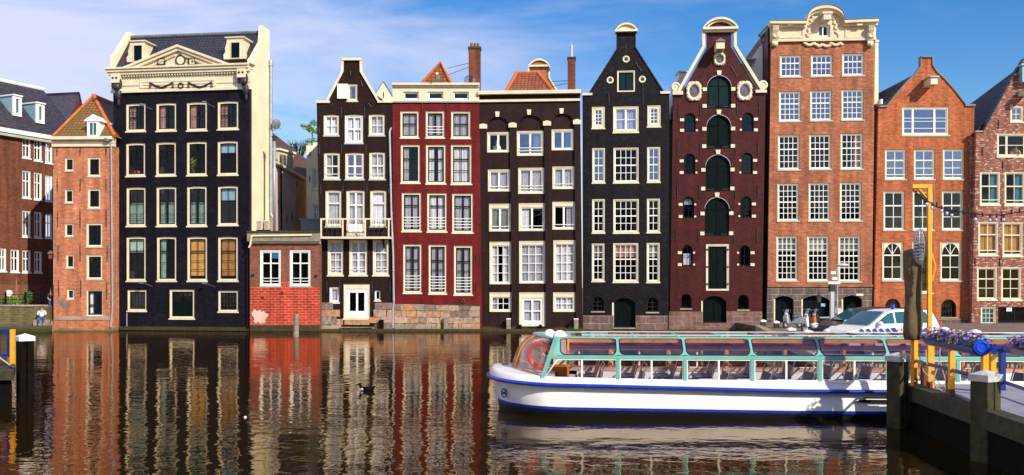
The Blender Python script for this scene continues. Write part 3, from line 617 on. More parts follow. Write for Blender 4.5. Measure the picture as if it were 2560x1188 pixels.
for (x0, y0, x1, y1, w0, w1, wy0, wy1) in ((326, 105, 362.6, 155, 335, 355, 114, 152.6), (568, 96, 609, 148, 578, 599, 106.7, 145)):
    v = -.08; u0, u1, z0, z1 = C.rect(x0, y0, x1, y1, v); um = (u0 + u1) / 2
    def sl_(z): return -.18 + (z - zc1) / (zrg - zc1) * (vr + .18)
    d = C.part(MB().prism_x([(v, z0), (sl_(z0) + .0, z0), (sl_(z1), z1), (v, z1)], u0 + .05, u1 - .05), 'dormer', 'cream')
    pf = [(u0 - .22, z0), (u1 + .22, z0), (u1 + .24, z0 + .3), (u1 + .1, z0 + .5), (u1 + .12, z0 + .75), (u1, z1 - .25), (u1, z1), (u0, z1), (u0, z1 - .25), (u0 - .12, z0 + .75), (u0 - .1, z0 + .5), (u0 - .24, z0 + .3)]
    C.part(MB().prism(pf, v - .08, v - .001), 'dormer_front', 'cream', d)
    a_, b_, c_, d_ = C.rect(w0, wy0, w1, wy1, v - .1); C.part(MB().box(a_, b_, v - .10, v - .078, c_, d_), 'dormer_pane', 'dark_green', d)
    C.part(MB().ring([(a_ - .05, c_ - .05), (b_ + .05, c_ - .05), (b_ + .05, d_ + .05), (a_ - .05, d_ + .05)], [(a_, c_), (b_, c_), (b_, d_), (a_, d_)], v - .13, v - .079), 'dormer_frame', 'cream', d)
    C.part(MB().box(u0 - .1, u1 + .1, v - .18, sl_(z1) + .05, z1, z1 + .08), 'dormer_roof', 'cream', d)
for x, y in ((355, 262), (512, 256), (355, 707), (512, 708)):       # small flood lamps on stalks
    p_ = C.p3(x, y, -.5); C.part(MB().tube([(p_[0] + .5, 0, p_[2] - .25), p_], .012, 6).box(p_[0] - .16, p_[0] + .10, -.58, -.42, p_[2] - .05, p_[2] + .08), 'wall_lamp', 'lead')
C.pipe([(317, 782), (317, 820)], r=.03, v=-.05); C.pipe([(618.5, 640), (618.5, 822)], 'black_paint', r=.06)
s_ = Fac(665, 69.3, 0); 

# ================================================================== E low brick annex
E = Fac(713, 65.3, 0, 'low_brick_annex', 'low two-window brick annex, its lower half painted bright red, beside the black house', 'building')
for r in ((650.4, 626, 702, 715), (724.5, 626, 776, 715)): E.win(*r, 2, 1, fr='white', fw=.10, sw=.07, mw=.09, meet=(.34,), rails=2, gl='glass_dark', sill='greygreen_sill', rec=.04)
E.wall([(624.5, 835), (802, 835), (802, 606), (624.5, 606)], 'brown_plain_brick')
hz = [h for h in E.holes]
E.part(MB().prism(E.poly([(625.5, 827), (799, 827), (799, 718), (723, 718), (723, 705), (703, 705), (703, 718), (625.5, 718)]), -.02, -.001), 'red_painted_brickwork', 'painted_red_brick')
E.beam(626, 813, 800, 828, 'wood_moss', -.06, -.021, 'mossy_footing')
E.plate([(648 + 18 * (1 + .22 * math.sin(3 * q + 1) + .12 * math.sin(7 * q)) * math.cos(q), 792 - 20 * (1 + .25 * math.sin(2 * q + 2) + .13 * math.sin(9 * q + 1)) * math.sin(q)) for q in [2 * math.pi * i / 60 for i in range(60)]], 'pink_wall', 'flaked_plaster', -.028, -.021)
E.beam(621, 580, 803, 604, 'wood_grey', -.35, .3, 'fascia_board'); E.beam(624, 604, 802, 609, 'cream', -.12, .1, 'cream_moulding'); E.beam(620, 578, 803, 582.5, 'wood_moss', -.42, .3, 'roof_edge')
E.pipe([(779, 588), (628.5, 590), (626, 612), (622, 619)], 'cream_wall', r=.055, name='gutter_pipe', v=-.42)
u0, u1 = E.u(625.5), E.u(801); zt = E.z(713, 582)
E.part(MB().box(u0, u1, .3, 7, zt - .3, zt - .05), 'flat_roof', 'lead'); E.part(MB().box(u0, u1, 1.6, 1.7, -.2, zt - .35), 'interior', 'room')
for x, y in ((657, 745), (632, 688), (790, 690), (706, 733)): u, z = E.uz(x, y); E.part(MB().tube([(u, -.08, z), (u, .0, z)], .08 if y > 700 else .11, 10), 'wall_anchor', 'iron')
u, z = E.uz(689, 636, .12)
E.part(MB().box(u - .24, u + .24, .16, .18, z - .28, z + .3), 'window_poster', 'sign_blue')
ac = tag(empty('air_conditioner', E.world(E.u(655, .9), .9, E.z(655, 577, .9)), 0), 'twin cream air conditioning boxes on the annex roof against the cream side wall', 'air conditioner')
m = MB().box(-.38, .1, -.3, .2, .05, .72).box(.2, .52, -.3, .2, .05, .70); m.build('casing', 'cream', ac, bevel=.02)
for x in (-.14, .36):
    g = MB()
    for k in range(7): g.box(x - .16, x + .16, -.32, -.301, .12 + k * .08, .15 + k * .08)
    g.build('grille', 'lead', ac)
MB().box(-.4, .55, -.25, .15, 0, .049).build('bracket', 'wood_dark', ac)
fp = tag(empty('flue_pipe', E.world(E.u(686, .8), .8, E.z(686, 577, .8)), 0), 'tall grey flue pipe with black cap before the pink rear house', 'pipe')
h = E.z(686, 352, .8) - E.z(686, 577, .8); MB().tube([(0, 0, 0), (0, 0, h)], .10, 12).build('pipe', 'zinc', fp, True); MB().tube([(0, 0, h), (0, 0, h + .25)], .15, 12).tube([(0, 0, h + .25), (0, 0, h + .3)], .2, 12).build('cap', 'iron', fp)
# pipe and flue on the cream side wall, satellite dish
cw = C.world(uR + .42, D - .05, 0); S = Fac(CX + cw.x / cw.y * FPX, cw.y, 0); px_ = CX + cw.x / cw.y * FPX; pp = [S.p3(x, y) for x, y in ((px_, 158), (px_, 535), (px_ + 9, 552), (px_ + 9, 578))]
dp = tag(MB().tube([tuple(S.world(*q)) for q in pp], .11, 10).tube([tuple(S.world(*S.p3(px_, 165))), tuple(S.world(*S.p3(px_, 150)))], .16).build('vent_pipe', 'zinc'), 'long grey vent pipe with dark cowl running down the corner of the cream side wall', 'pipe')
sd = tag(empty('satellite_dish', S.world(*S.p3(684, 328)), 0), 'grey satellite dish on a thin arm beside the cream side wall', 'satellite dish')
def dish(par, r=.38, mat='lead'):
    m = MB(); vs = []; fs = []; n = 20
    for i in range(5):
        rr = r * i / 4
        for k in range(n): a = 2 * math.pi * k / n; vs.append((rr * math.cos(a) * .85, .25 * (rr / r) ** 2 * r, rr * math.sin(a)))
    for i in range(4):
        for k in range(n): fs.append((i * n + k, i * n + (k + 1) % n, (i + 1) * n + (k + 1) % n, (i + 1) * n + k))
    return m.add(vs, fs)
o = dish(None).build('reflector', 'lead', sd, True); o.location = (.28, -.3, .45); o.rotation_euler = (R(10), 0, R(30))
MB().tube([(-.1, 0, 0), (.28, -.2, .2), (.28, -.25, .45)], .03).tube([(.28, -.3, .15), (.62, -.5, .1)], .02).box(.57, .67, -.56, -.46, .05, .15).build('arm', 'zinc', sd)

# ================================================================== D rear house with brown roof, seen along its side
Dh = Fac(688, 70.5, 74, 'pink_rear_house', 'pinkish rendered rear house with brown tiled roof and white dormer, behind the low annex', 'house')
ex0, ex1 = 686, 766
Dh.wall([(ex0, 600), (ex1, 600), (ex1, 447), (ex0, 404)], 'pink_wall', holes=[])
pA, pB = Dh.p3(ex0, 404, -.15), Dh.p3(768, 449, -.15); rA, rB = Dh.p3(674, 326, 2.6), Dh.p3(768, 399, 2.6)
Dh.part(MB().add([pA, pB, rB, rA], [(0, 1, 2, 3)]).add([(a, b, c - .15) for a, b, c in (pA, pB, rB, rA)], [(0, 1, 2, 3)]), 'roof', 'tile_brown')
Dh.part(MB().tube([(pA[0], -.22, pA[2] - .05), (pB[0], -.22, pB[2] - .05)], .12), 'gutter', 'cream')
Dh.part(MB().add([Dh.p3(ex0, 600, 0), Dh.p3(ex0, 404, 0), (rA[0], rA[1], rA[2]), (rA[0], rA[1], 2)], [(0, 1, 2, 3)]), 'end_wall', 'pink_wall')
Dh.plate([(738, 600), (740, 438), (757, 446), (764, 470), (764, 600)], 'ochre_wall', 'ochre_patch', -.02, -.001)
u0, u1, z0, z1 = Dh.rect(690, 381, 729, 421, .3)
d = Dh.part(MB().box(u0, u1, .1, 2.2, z0 - .3, z1), 'dormer', 'cream'); Dh.part(MB().box(u0 - .1, u1 + .1, -.05, 2.3, z1, z1 + .15), 'dormer_roof', 'white', d)
m = MB(); g = MB()
for k in range(4): a_ = u0 + .15 + (u1 - u0 - .2) * k / 4; g.box(a_, a_ + (u1 - u0) / 4 - .14, .07, .098, z0 + .1, z1 - .25)
Dh.part(g, 'dormer_pane', 'glass_sky', d)
Dh.pipe([(703, 420), (704, 575)], 'wood_dark', r=.05)
Dh.ties([(742, 455, 468), (695, 500, 512), (716, 540, 560), (729, 530, 555)])
# F cream strip house
Fh = Fac(783, 73, 0, 'cream_rear_house', 'narrow cream rendered rear house with two white windows, just left of the brown neck-gabled house', 'house')
Fh.win(781, 420, 797, 474, 2, 1, fr='white', fw=.07, mw=.08, meet=(.4,), cur='l'); Fh.win(783, 510, 799, 552, 2, 1, fr='white', fw=.07, mw=.08, meet=(.5,), cur='l')
Fh.wall([(766, 600), (830, 600), (830, 357), (782, 357), (782, 364), (766, 364)], 'cream_wall')
Fh.part(MB().box(Fh.u(766), Fh.u(830), .33, 6, 0, Fh.z(800, 366)), 'rear_volume', 'cream_wall')
Fh.ties([(775, 380, 392), (774, 440, 455)])
rb = Fac(775, 68.5, 0); u0, u1, z0, z1 = rb.rect(752, 550, 800, 581)
tag(MB().box(rb.world(u0, 0, 0).x, rb.world(u1, 0, 0).x, 68.5, 70, z0, z1).box(rb.world(u0, 0, 0).x - .1, rb.world(u1, 0, 0).x, 68.4, 70.1, z1, z1 + .08).build('roof_hut', 'lead'), 'dark grey roof box on the annex, touching the brown house balcony', 'roof hut')

def foliage(mb, c, r, n, size=.1, sq=1):
    for _ in range(n):
        d = Vector((random.gauss(0, 1), random.gauss(0, 1), random.gauss(0, 1))).normalized() * (random.random() ** .4)
        p = Vector(c) + Vector((d.x * r[0], d.y * r[1], d.z * r[2])); a = Vector((random.gauss(0, 1), random.gauss(0, 1), random.gauss(0, 1))).normalized(); b = a.orthogonal().normalized(); q = a.cross(b); s = size * random.uniform(.6, 1.4)
        mb.add([p - b * s * .5, p + q * s * .35, p + b * s, p - q * s * .35], [(0, 1, 2, 3)])
    return mb
tY = 80; tb = wpt(778, 352, tY); tr = tag(empty('roof_garden_tree', (tb.x, tY, tb.z)), 'small bright green tree on a roof terrace behind the cream rear house', 'tree')
MB().tube([(0, 0, -2), (.1, 0, .5), (.05, 0, 1.2)], [.07, .05, .03], 6).tube([(.1, 0, .5), (-.5, 0, 1.0)], .025, 5).tube([(.08, 0, .6), (.5, 0, 1.1)], .025, 5).build('trunk', 'bark', tr)
f = MB(); 
for c, r in (((-.5, 0, 1.2), (.5, .4, .25)), ((.25, 0, 1.45), (.45, .4, .3)), ((.5, 0, .75), (.35, .4, .25)), ((-.1, 0, .95), (.4, .4, .2)), ((.1, 0, .0), (.7, .4, .25))): foliage(f, c, r, 110, .13)
f.build('crown', 'leaf_bright', tr)
tb = wpt(745, 362, tY + 2); tr = tag(empty('roof_garden_shrub', (tb.x, tY + 2, tb.z)), 'low spiky shrub on the terrace behind the brown tiled roof', 'shrub')
f = MB()
for _ in range(60): a = random.uniform(-1, 1); f.tube([(a * .3, 0, -1.2), (a * 1.1, random.uniform(-.3, .3), random.uniform(.0, .5))], [.03, .008], 4)
foliage(f, (.0, 0, -.2), (.9, .4, .4), 200, .12); f.build('foliage', 'leaf', tr)
# ================================================================== G brown neck gable
G = Fac(893, 66, 0, 'brown_neck_gabled_house', 'dark brown canal house with pale edged neck gable, open white attic shutter and pale balcony', 'house', 'canal houses')
k = dict(fr='cream', sash='white', fw=.13, sw=.05, mw=.045, sill='greygreen_sill', arch=.06)
for r in ((809, 287, 847.6, 338.5), (922, 286, 962, 338.5)): G.win(*r, 2, 2, cur='f', **k)
G.win(862, 287, 908, 357.6, 2, 2, cur='f', fr='white', sash='white', fw=.10, sw=.1, mw=.10, sill='greygreen_sill', arch=.06)
G.win(810, 382, 850, 448, 2, 1, meet=(.5,), rails=1, cur='l', gl='glass_mid', **k); G.win(863, 382, 910, 448, 1, 1, xsplit=(.5,), meet=(.5,), rails=1, gl='glass_sky', **k); G.win(923, 380.5, 963, 448, 2, 1, meet=(.5,), rails=1, cur='f', **k)
for r in ((813.6, 476, 853.6, 566), (925.5, 476, 966, 566)): G.win(*r, 1, 1, meet=(.33,), cur='f', **k)
G.win(866, 476, 912, 588, 1, 1, xsplit=(.5,), meet=(.30,), cur='f', panel=.22, **k)
for r, c in (((819, 600, 858, 688), 2), ((873, 600, 918, 688), 2), ((932, 600, 972, 688), 2)): G.win(*r, c, 1, hb=(.58, .82), meet=(.33,), xsplit=(.5,) if r[0] == 873 else None, cur='f', rails=1, fr='cream', sash='white', fw=.15, sw=.04, mw=.04)
G.win(824, 718, 848, 756, 1, 1, cur='f', fr='white', fw=.09); G.win(936.7, 726, 951, 751, 1, 1, fr='white', fw=.07, arch=.3, sw=.03)
G.win(859, 710, 925, 796, 1, 1, fr='cream', sash='white', fw=.14, sw=.26, xsplit=(.5,), head=.2, gl='glass_dark', panel=.08)
G.win(868, 210, 893.6, 252, 1, 1, fr='cream', fw=.11, cur='l', gl='glass_sky', sill='ivory')
G.wall([(803, 835), (984, 835), (981.5, 257), (945, 257), (900, 180), (899.7, 152), (859, 152), (859, 180), (819.4, 256), (791.5, 257.6)], 'brown_brick')
G.shell(797, 980, 262, 10, 'brown_brick', ridge=180, rmat='tile_black', ymid=881)
# pale edging of the gable
def edging(F, pts, w, mat, v0=-.10, v1=.36, name='gable_edging'):
    m = MB(); P = F.poly(pts)
    for i in range(len(P) - 1):
        a, b = Vector(P[i]), Vector(P[i + 1]); d = (b - a).normalized(); n = Vector((-d.y, d.x)) * w; e = d * (.002 * i)
        m.prism([tuple(a), tuple(b), tuple(b + n), tuple(a + n)], v0 - .003 * (i % 3), v1 + .003 * (i % 3))
    return F.part(m, name, mat)
edging(G, [(819.4, 256), (859, 180), (859.5, 152)], .16, 'cream'); edging(G, [(899.2, 152), (900, 180), (945, 256)], .16, 'cream')
G.beam(855.5, 146, 904, 152, 'cream', -.16, .4, 'coping'); G.beam(791, 252, 825, 258, 'cream', -.12, .36, 'shoulder_coping'); G.beam(944, 252.5, 982, 257.5, 'cream', -.12, .36, 'shoulder_coping')
u0, u1, z0, z1 = G.rect(843.6, 210.5, 868, 247.6); G.part(MB().box(u0, u1 + .05, -.12, -.06, z0, z1), 'open_shutter', 'white', bevel=.01)
G.ties([(853, 268, 294), (912, 268, 294), (799, 318, 334), (854, 362, 386), (915, 362, 386), (799, 362, 386), (857, 462, 486), (917, 462, 486), (802, 462, 486), (971, 340, 360), (972, 462, 486), (817, 704, 734), (849, 704, 734), (931, 704, 734), (975, 704, 734), (877, 178, 190)])
for a, b in (((902, 203), (907, 217)), ((921, 258), (928, 268)), ((831, 258), (827, 267))):
    G.part(MB().tube([G.p3(*a, -.03), G.p3(*b, -.03)], .025, 6), 'wall_tie', 'iron')
G.pipe([(978, 319), (974, 330), (978, 520), (983, 640), (984.5, 760), (982.5, 775), (982, 820)], 'zinc', r=.07)
m = MB()
st = [(804, 757, 833, 774), (804, 774.5, 850, 792), (804, 792.5, 830, 812), (831, 793, 842, 812), (843, 798, 858, 812), (804, 812.5, 860, 824), (938, 757, 983, 774), (935, 774.5, 966, 792), (967, 774.5, 984, 792), (925, 793, 951, 808), (952, 793, 984, 808), (861, 800, 924, 812), (861, 812.5, 890, 824), (891, 812.5, 937, 824), (938, 809, 984, 824)]
for r in st:
    u0, u1, z0, z1 = G.rect(*r); j = lambda: random.uniform(-.03, .03)
    m.hexa([(u0 + j(), -.16 + j(), z0), (u1 + j(), -.16 + j(), z0 + j() * .5), (u1, .0, z0), (u0, .0, z0)], [(u0 + j(), -.13 + j(), z1 + j()), (u1 + j(), -.14 + j(), z1 + j()), (u1, .0, z1), (u0, .0, z1)])
G.part(m, 'rubble_footing', 'rubble', bevel=.015)
# balcony (moves with the house)
bz0, bz1 = G.z(889, 597, -.9), G.z(889, 546, -.9); bu0, bu1 = G.u(801, -.9), G.u(977, -.9)
bal = G.part(MB().box(bu0, bu1, -.95, -.02, bz0, bz0 + .14), 'balcony_floor', 'cream')
m = MB().box(bu0, bu1, -.95, -.87, bz1 - .09, bz1).box(bu0, bu0 + .07, -.869, -.02, bz1 - .09, bz1 - .001).box(bu1 - .07, bu1, -.869, -.02, bz1 - .09, bz1 - .001)
for x in (803, 857, 913, 972): u = G.u(x, -.9); m.box(u - .05, u + .05, -.945, -.875, bz0 + .141, bz1 - .091)
G.part(m, 'balcony_frame', 'cream', bal)
m = MB()
for i in range(26):
    u = bu0 + .2 + (bu1 - bu0 - .4) * i / 25; m.tube([(u, -.91, bz0 + .14), (u + (.06 if i % 2 else -.06), -.91, (bz0 + bz1) / 2), (u, -.91, bz1 - .1)], .012, 4)
m.box(bu0, bu1, -.92, -.90, bz1 - .32, bz1 - .30)
G.part(m, 'balcony_ironwork', 'iron', bal)
for x in (812, 960): u = G.u(x); G.part(MB().prism_x([(0, bz0 - .6), (-.8, bz0 - .003), (0, bz0 - .003)], u - .04, u + .04), 'balcony_bracket', 'brown_brick', bal)
Gb = Fac(959, 74, 0, 'cream_gable_peak_house', 'small cream triangular gable peak showing behind the brown neck gable', 'house')
Gb.wall([(939, 420), (982, 420), (981, 241), (959, 205), (939, 236)], 'cream_wall', holes=[]); Gb.part(MB().prism(Gb.poly([(940, 420), (980, 420), (980, 243), (959, 208), (940, 238)]), .33, 5), 'rear_volume', 'tile_black')
edging(Gb, [(938, 238), (959, 205), (982, 243)], .05, 'lead', -.05, .36)
Gb.ties([(959, 230, 245)])

# ================================================================== H red house
H = Fac(1092, 66, 0, 'red_painted_house', 'red painted canal house with cream parapet on a rubble stone footing', 'house', 'canal houses')
k = dict(fr='cream', sash='frame_dark', fw=.13, sw=.07, mw=.05, gl='glass_mid', cm='curtain_white')
for r, kk in (((1001, 278, 1047, 344), dict(meet=(.47,), cur='f')), ((1064.5, 278, 1111, 344), dict(xsplit=(.5,), rows=1, rails=3, cur='f')), ((1128, 278.5, 1176, 345), dict(meet=(.47,), cur='f'))): H.win(*r, **(dict(cols=2, rows=1) | k | kk))
for r, kk in (((1002, 362, 1050, 457), dict(cur='l')), ((1065, 362, 1114.4, 459), dict(cur='l r')), ((1127.5, 362, 1179, 460), dict(cur='f'))): H.win(*r, 2, 1, meet=(.34,), hb=(.68,), **(k | kk))
for r in ((1004.5, 482, 1053, 578), (1068, 483, 1117, 579), (1130.5, 484, 1182.6, 581.5)): H.win(*r, 1, 1, meet=(.30,), rails=4, cur='w', **k)
for r in ((1008, 611, 1054, 732), (1071.7, 612, 1116.4, 734), (1135, 614.5, 1181, 736.5)): H.win(*r, 2, 1, meet=(.30,), xsplit=(.5,), hb=(.52,), rails=5, cur='w', **k)
for r in ((1007.7, 229.5, 1047, 249.5), (1069, 229.5, 1108.5, 249.5), (1131.4, 229.5, 1172, 249.5)): H.win(*r, 1, 1, fr='white', fw=.10, sw=.03, gl='teal_green', sill=None)
ph = H.holes[-3:]; H.holes = H.holes[:-3]
H.wall([(985, 835), (1205.5, 835), (1198, 255), (981.5, 255)], 'red_paint')
H.wall([(981.5, 254.8), (1198, 254.8), (1198, 212), (981.5, 212)], 'cream', holes=ph, v0=-.05, name='parapet')
H.beam(980.5, 209, 1199, 215, 'cream', -.30, .35, 'cornice', .02); H.beam(981, 215.2, 1198.5, 219, 'cream', -.16, -.05, 'moulding'); H.beam(981, 253.5, 1198.5, 257, 'zinc', -.11, -.051, 'flashing')
H.shell(984, 1197, 222, 10, 'brown_plain_brick')
H.ties([(1055.5, 258, 276), (1117, 258, 276), (1190, 637, 654), (1190, 708, 727)])
u, z = H.uz(1157, 753); H.part(MB().torus((u, -.02, z), .10, .05), 'vent_rosette', 'iron')
m = MB(); rng = random.Random(3); y = 766
xs0, xs1 = 986, 1200; rowsy = [(760.5, 777), (777.5, 793), (793.5, 808), (808.5, 824)]
for ya, yb in rowsy:
    x = xs0
    while x < xs1 - 4:
        w = rng.uniform(10, 34); x2 = min(xs1, x + w); 
        if xs1 - x2 < 8: x2 = xs1
        sh = 6 * (x - xs0) / (xs1 - xs0) if ya < 780 else 3 * (x - xs0) / 214
        u0, u1, z0, z1 = H.rect(x + .25, ya + (0 if ya > 761 else sh), x2 - .25, yb + sh * .0 + rng.uniform(-.5, .5)); j = lambda: rng.uniform(-.03, .03)
        m.hexa([(u0, -.14 + j(), z0), (u1, -.14 + j(), z0), (u1, .0, z0), (u0, .0, z0)], [(u0 + j(), -.12 + j(), z1 + j()), (u1 + j(), -.12 + j(), z1 + j()), (u1, .0, z1), (u0, .0, z1)]); x = x2
H.part(m, 'rubble_footing', 'rubble', bevel=.015); H.beam(986, 761, 1200, 824, 'wood_moss', -.07, -.001, 'mortar_bed')
# tiled dormer roof with hoist beam, chimney with pots
vd = 2.0
a, b, c_ = H.p3(1050, 214, vd), H.p3(1131, 214, vd), H.p3(1101, 158, vd)
rf = H.part(MB().prism([(a[0], a[2]), (b[0], b[2]), (c_[0], c_[2])], vd, vd + 4), 'roof_peak', 'tile_orange')
H.part(MB().tube([(a[0], vd, a[2]), (c_[0], vd, c_[2] + .04), (b[0], vd, b[2])], .13, 8), 'verge_tiles', 'orange_brick_trim', rf)
p0, p1 = H.p3(1097, 208, .6), H.p3(1083.5, 187, -1.0)
hb = H.part(MB().tube([(p0[0] + .0, 1.9, p0[2] + .25), (p0[0], -.9, p0[2] + .35)], .12, 4), 'hoist_beam', 'cream')
cu0, cu1 = H.u(1171.5, 1.0), H.u(1201, 1.0); cz0, cz1 = H.z(1186, 225, 1.0), H.z(1186, 122, 1.0)
ch = H.part(MB().box(cu0, cu1, 1.0, 1.8, cz0 - 1, cz1), 'chimney', 'side_brick'); H.part(MB().box(cu0 - .05, cu1 + .05, .95, 1.85, cz1, cz1 + .15), 'chimney_cap', 'wood_moss', ch)
for q in (.22, .5, .78): u = cu0 + (cu1 - cu0) * q; H.part(MB().tube([(u, 1.4, cz1 + .15), (u, 1.4, cz1 + .48)], [.10, .085], 10), 'chimney_pot', 'rust', ch)
for yy, yz in ((158, 171), (168, 188)): H.part(MB().tube([(cu0, 1.1, H.z(1170, yy, 1.1)), (H.u(1118, 2), 2.0, H.z(1118, yz, 2))], .022, 5), 'chimney_stay', 'lead', ch)
o_ = tag(empty('mesh_dish_antenna', H.world(H.u(1173, .6), .6, H.z(1173, 209, .6)), 0), 'small dark mesh dish antenna at the foot of the tall chimney above the red house', 'antenna')
m = MB(); m.torus((0, 0, .22), .32, .02, 'y', 20, 5)
for k_ in range(-3, 4): m.tube([(k_ * .09, 0, -.05), (k_ * .09, .02, .48)], .01, 4); m.tube([(-.28, 0, .22 + k_ * .08), (.28, 0, .22 + k_ * .08)], .01, 4)
m.build('grid', 'iron', o_); MB().box(.25, .42, -.1, .1, 0, .35).build('mount', 'lead', o_)

# ================================================================== I brown house with arched bays
I = Fac(1324, 66, -4, 'brown_arcaded_house', 'wide dark brown canal house with three tall arched bays, white keystones and flat cream cornice', 'house', 'canal houses')
k = dict(fr='cream', sash='white', fw=.13, sw=.06, mw=.04, gl='glass_mid', rec=-.01, sill=None)
I.win(1218, 331, 1273, 381.5, 1, 1, xsplit=(.5,), **(k | dict(gl='glass_clear'))); I.win(1292, 328, 1359, 390, 1, 1, xsplit=(.5,), rails=2, cur='r', cm='curtain_white', **(k | dict(gl='glass_sky'))); I.win(1379, 324, 1434, 376, 1, 1, xsplit=(.5,), cur='r', cm='curtain_blue', **(k | dict(gl='glass_sky')))
I.win(1220, 424.5, 1275.4, 479, 1, 1, xsplit=(.5,), rails=1, cur='f', **k); I.win(1295.6, 420, 1360.5, 485, 1, 1, xsplit=(.5,), rails=2, cur='f', **k); I.win(1381, 417, 1436, 473, 1, 1, xsplit=(.5,), rails=1, cur='f', **k)
I.win(1223, 510, 1277, 579, 1, 1, xsplit=(.5,), rails=1, head=.16, cur='b', cm='blind_grey', **k); I.win(1297, 508.5, 1362.7, 578, 1, 1, xsplit=(.5,), rails=1, head=.16, cur='l', **k); I.win(1381, 505, 1438, 574.5, 1, 1, xsplit=(.5,), rails=1, head=.16, cur='r', **k)
I.win(1224, 605, 1278, 711, 3, 4, head=.12, cur='r l', **k); I.win(1298, 603, 1363.4, 709, 3, 4, head=.12, cur='f', **k); I.win(1383.5, 601, 1439, 708, 3, 4, head=.12, cur='f', **k)
I.win(1224, 731.5, 1278.6, 780, 3, 2, head=.18, cur='l', **k); I.win(1383, 731.5, 1438, 780, 3, 2, head=.18, cur='f', **k)
I.win(1298, 731.5, 1363.7, 816, 2, 1, head=.2, fr='cream', sash='white', fw=.18, sw=.16, xsplit=(.5,), mw=.05, panel=.05, meet=(.5,), cur='f', rec=-.01, sill=None)
# back wall of the bays lies a little behind the pilasters
bays = [(1217, 1274.5, 1223, 1280, 293.5), (1293, 1360, 1297, 1364.5, 289.5), (1379.5, 1435, 1383, 1440, 285.5)]
bayholes = []
for (a0, a1, b0, b1, yt) in bays:
    ut0, ut1 = I.u(a0 - 1), I.u(a1 + .5); ub0, ub1 = I.u(b0 - 1), I.u(b1 + .5); zt = I.z((a0 + a1) / 2, yt); zb = I.z((a0 + a1) / 2, 817); zs = I.z((a0 + a1) / 2, 325)
    top = archpoly(ut0, ut1, zs - 1, zt, (ut1 - ut0) / 2, 16)[2:]
    bayholes.append([(ub0, zb), (ub1, zb)] + top)
hall = I.holes
I.wall([(1198, 840), (1457, 840), (1450, 229), (1197, 238)], 'brown_paint', v0=-.16, thick=.14, holes=bayholes, name='pilaster_wall')
I.wall([(1200, 839), (1456, 839), (1449, 235), (1199, 243)], 'brown_paint', v0=.0, holes=hall)
I.shell(1201, 1450, 242, 10, 'brown_brick', v0=.33)
I.beam(1196, 229, 1452, 238, 'cream', -.50, .34, 'cornice', .02); I.beam(1197, 250, 1451, 256, 'cream', -.30, -.165, 'string_moulding', .01); I.beam(1198, 238.5, 1450.5, 249.8, 'brown_brick', -.22, -.161, 'frieze')
for x, y in ((1244, 287), (1323, 282), (1404, 279)): I.plate([(x - 5.5, y - 6.5), (x + 5.5, y - 6.5), (x + 4, y + 6.5), (x - 4, y + 6.5)], 'cream', 'keystone', -.24, -.161)
for x, y in ((1208.5, 317), (1282, 314), (1368, 309.5), (1442.7, 306)): I.plate([(x - 10, y - 4), (x, y - 7), (x + 10, y - 4), (x + 10, y + 6), (x - 10, y + 6)], 'cream', 'impost_block', -.24, -.161)
I.ties([(1208, 320, 337), (1282, 318, 335), (1367, 312, 330), (1442, 310, 327), (1208, 398, 426), (1284, 398, 426), (1369, 393, 420), (1443, 393, 420), (1212, 497, 524), (1285, 489, 524), (1370, 489, 518), (1445, 489, 518), (1213, 588, 614), (1285, 582, 610), (1371, 581, 610), (1447, 580, 606), (1213, 728, 752), (1287, 728, 755), (1373, 728, 752), (1447, 726, 750)])
I.part(MB().tube([I.p3(1418, 817, -.18), I.p3(1428, 805, -.35)], .09, 8), 'outlet_pipe', 'black_paint')
vr_ = 1.2
q = [I.p3(1258, 240, vr_), I.p3(1386, 232, vr_), I.p3(1344, 182, 4.2), I.p3(1292, 182, 4.2)]
q2 = [(q[0][0], 9.5, q[0][2]), (q[1][0], 9.5, q[1][2])]
rf = I.part(MB().add(q + q2, [(0, 1, 2, 3), (1, 5, 2), (0, 3, 4), (3, 2, 5, 4)]), 'roof', 'tile_orange')
I.part(MB().tube([q[0], q[3]], .13).tube([q[1], q[2]], .15).tube([q[3], q[2]], .10), 'hip_tiles', 'orange_brick_trim', rf)
# rear gable crown showing over the roof
Ib = Fac(1348, 74.5, -3, 'rose_crowned_gable', 'rose brick gable top with curved cream pediment, peeking above the orange tiled roof', 'house')
Ib.wall([(1300, 300), (1405, 300), (1390, 228), (1371, 193), (1371, 169), (1324, 169), (1324, 193), (1306, 228)], 'rose_brick', holes=[])
Ib.part(MB().prism(Ib.poly([(1302, 300), (1403, 300), (1388, 228), (1370, 196), (1325, 196), (1308, 228)]), .33, 4), 'rear_volume', 'tile_black')
Ib.beam(1321, 163, 1375, 168, 'cream', -.18, .35, 'pediment_base')
a, b, c0, c1 = Ib.rect(1320, 148, 1376, 162.6); o1 = archpoly(a, b, c0 - .4, c1, .75, 16)[2:]; 
Ib.part(MB().prism(archpoly(a + .2, b - .2, c0 - .06, c1 - .16, .6, 16), -.08, .3), 'pediment_infill', 'rose_brick')
n_ = len(o1); m = MB(); 
for i in range(n_ - 1):
    p_, q_ = o1[i], o1[i + 1]; m.prism([p_, q_, (q_[0], q_[1] - .14), (p_[0], p_[1] - .14)], -.22, .36)
Ib.part(m, 'pediment_arch', 'cream'); edging(Ib, [(1371, 169), (1371, 195), (1391, 228)], .12, 'cream', -.05, .36, 'edging'); edging(Ib, [(1306, 228), (1324, 195), (1324, 169)], .12, 'cream', -.05, .36, 'edging')
cu0, cu1, cz0, cz1 = I.rect(1419, 146, 1438.5, 235, 1.2)
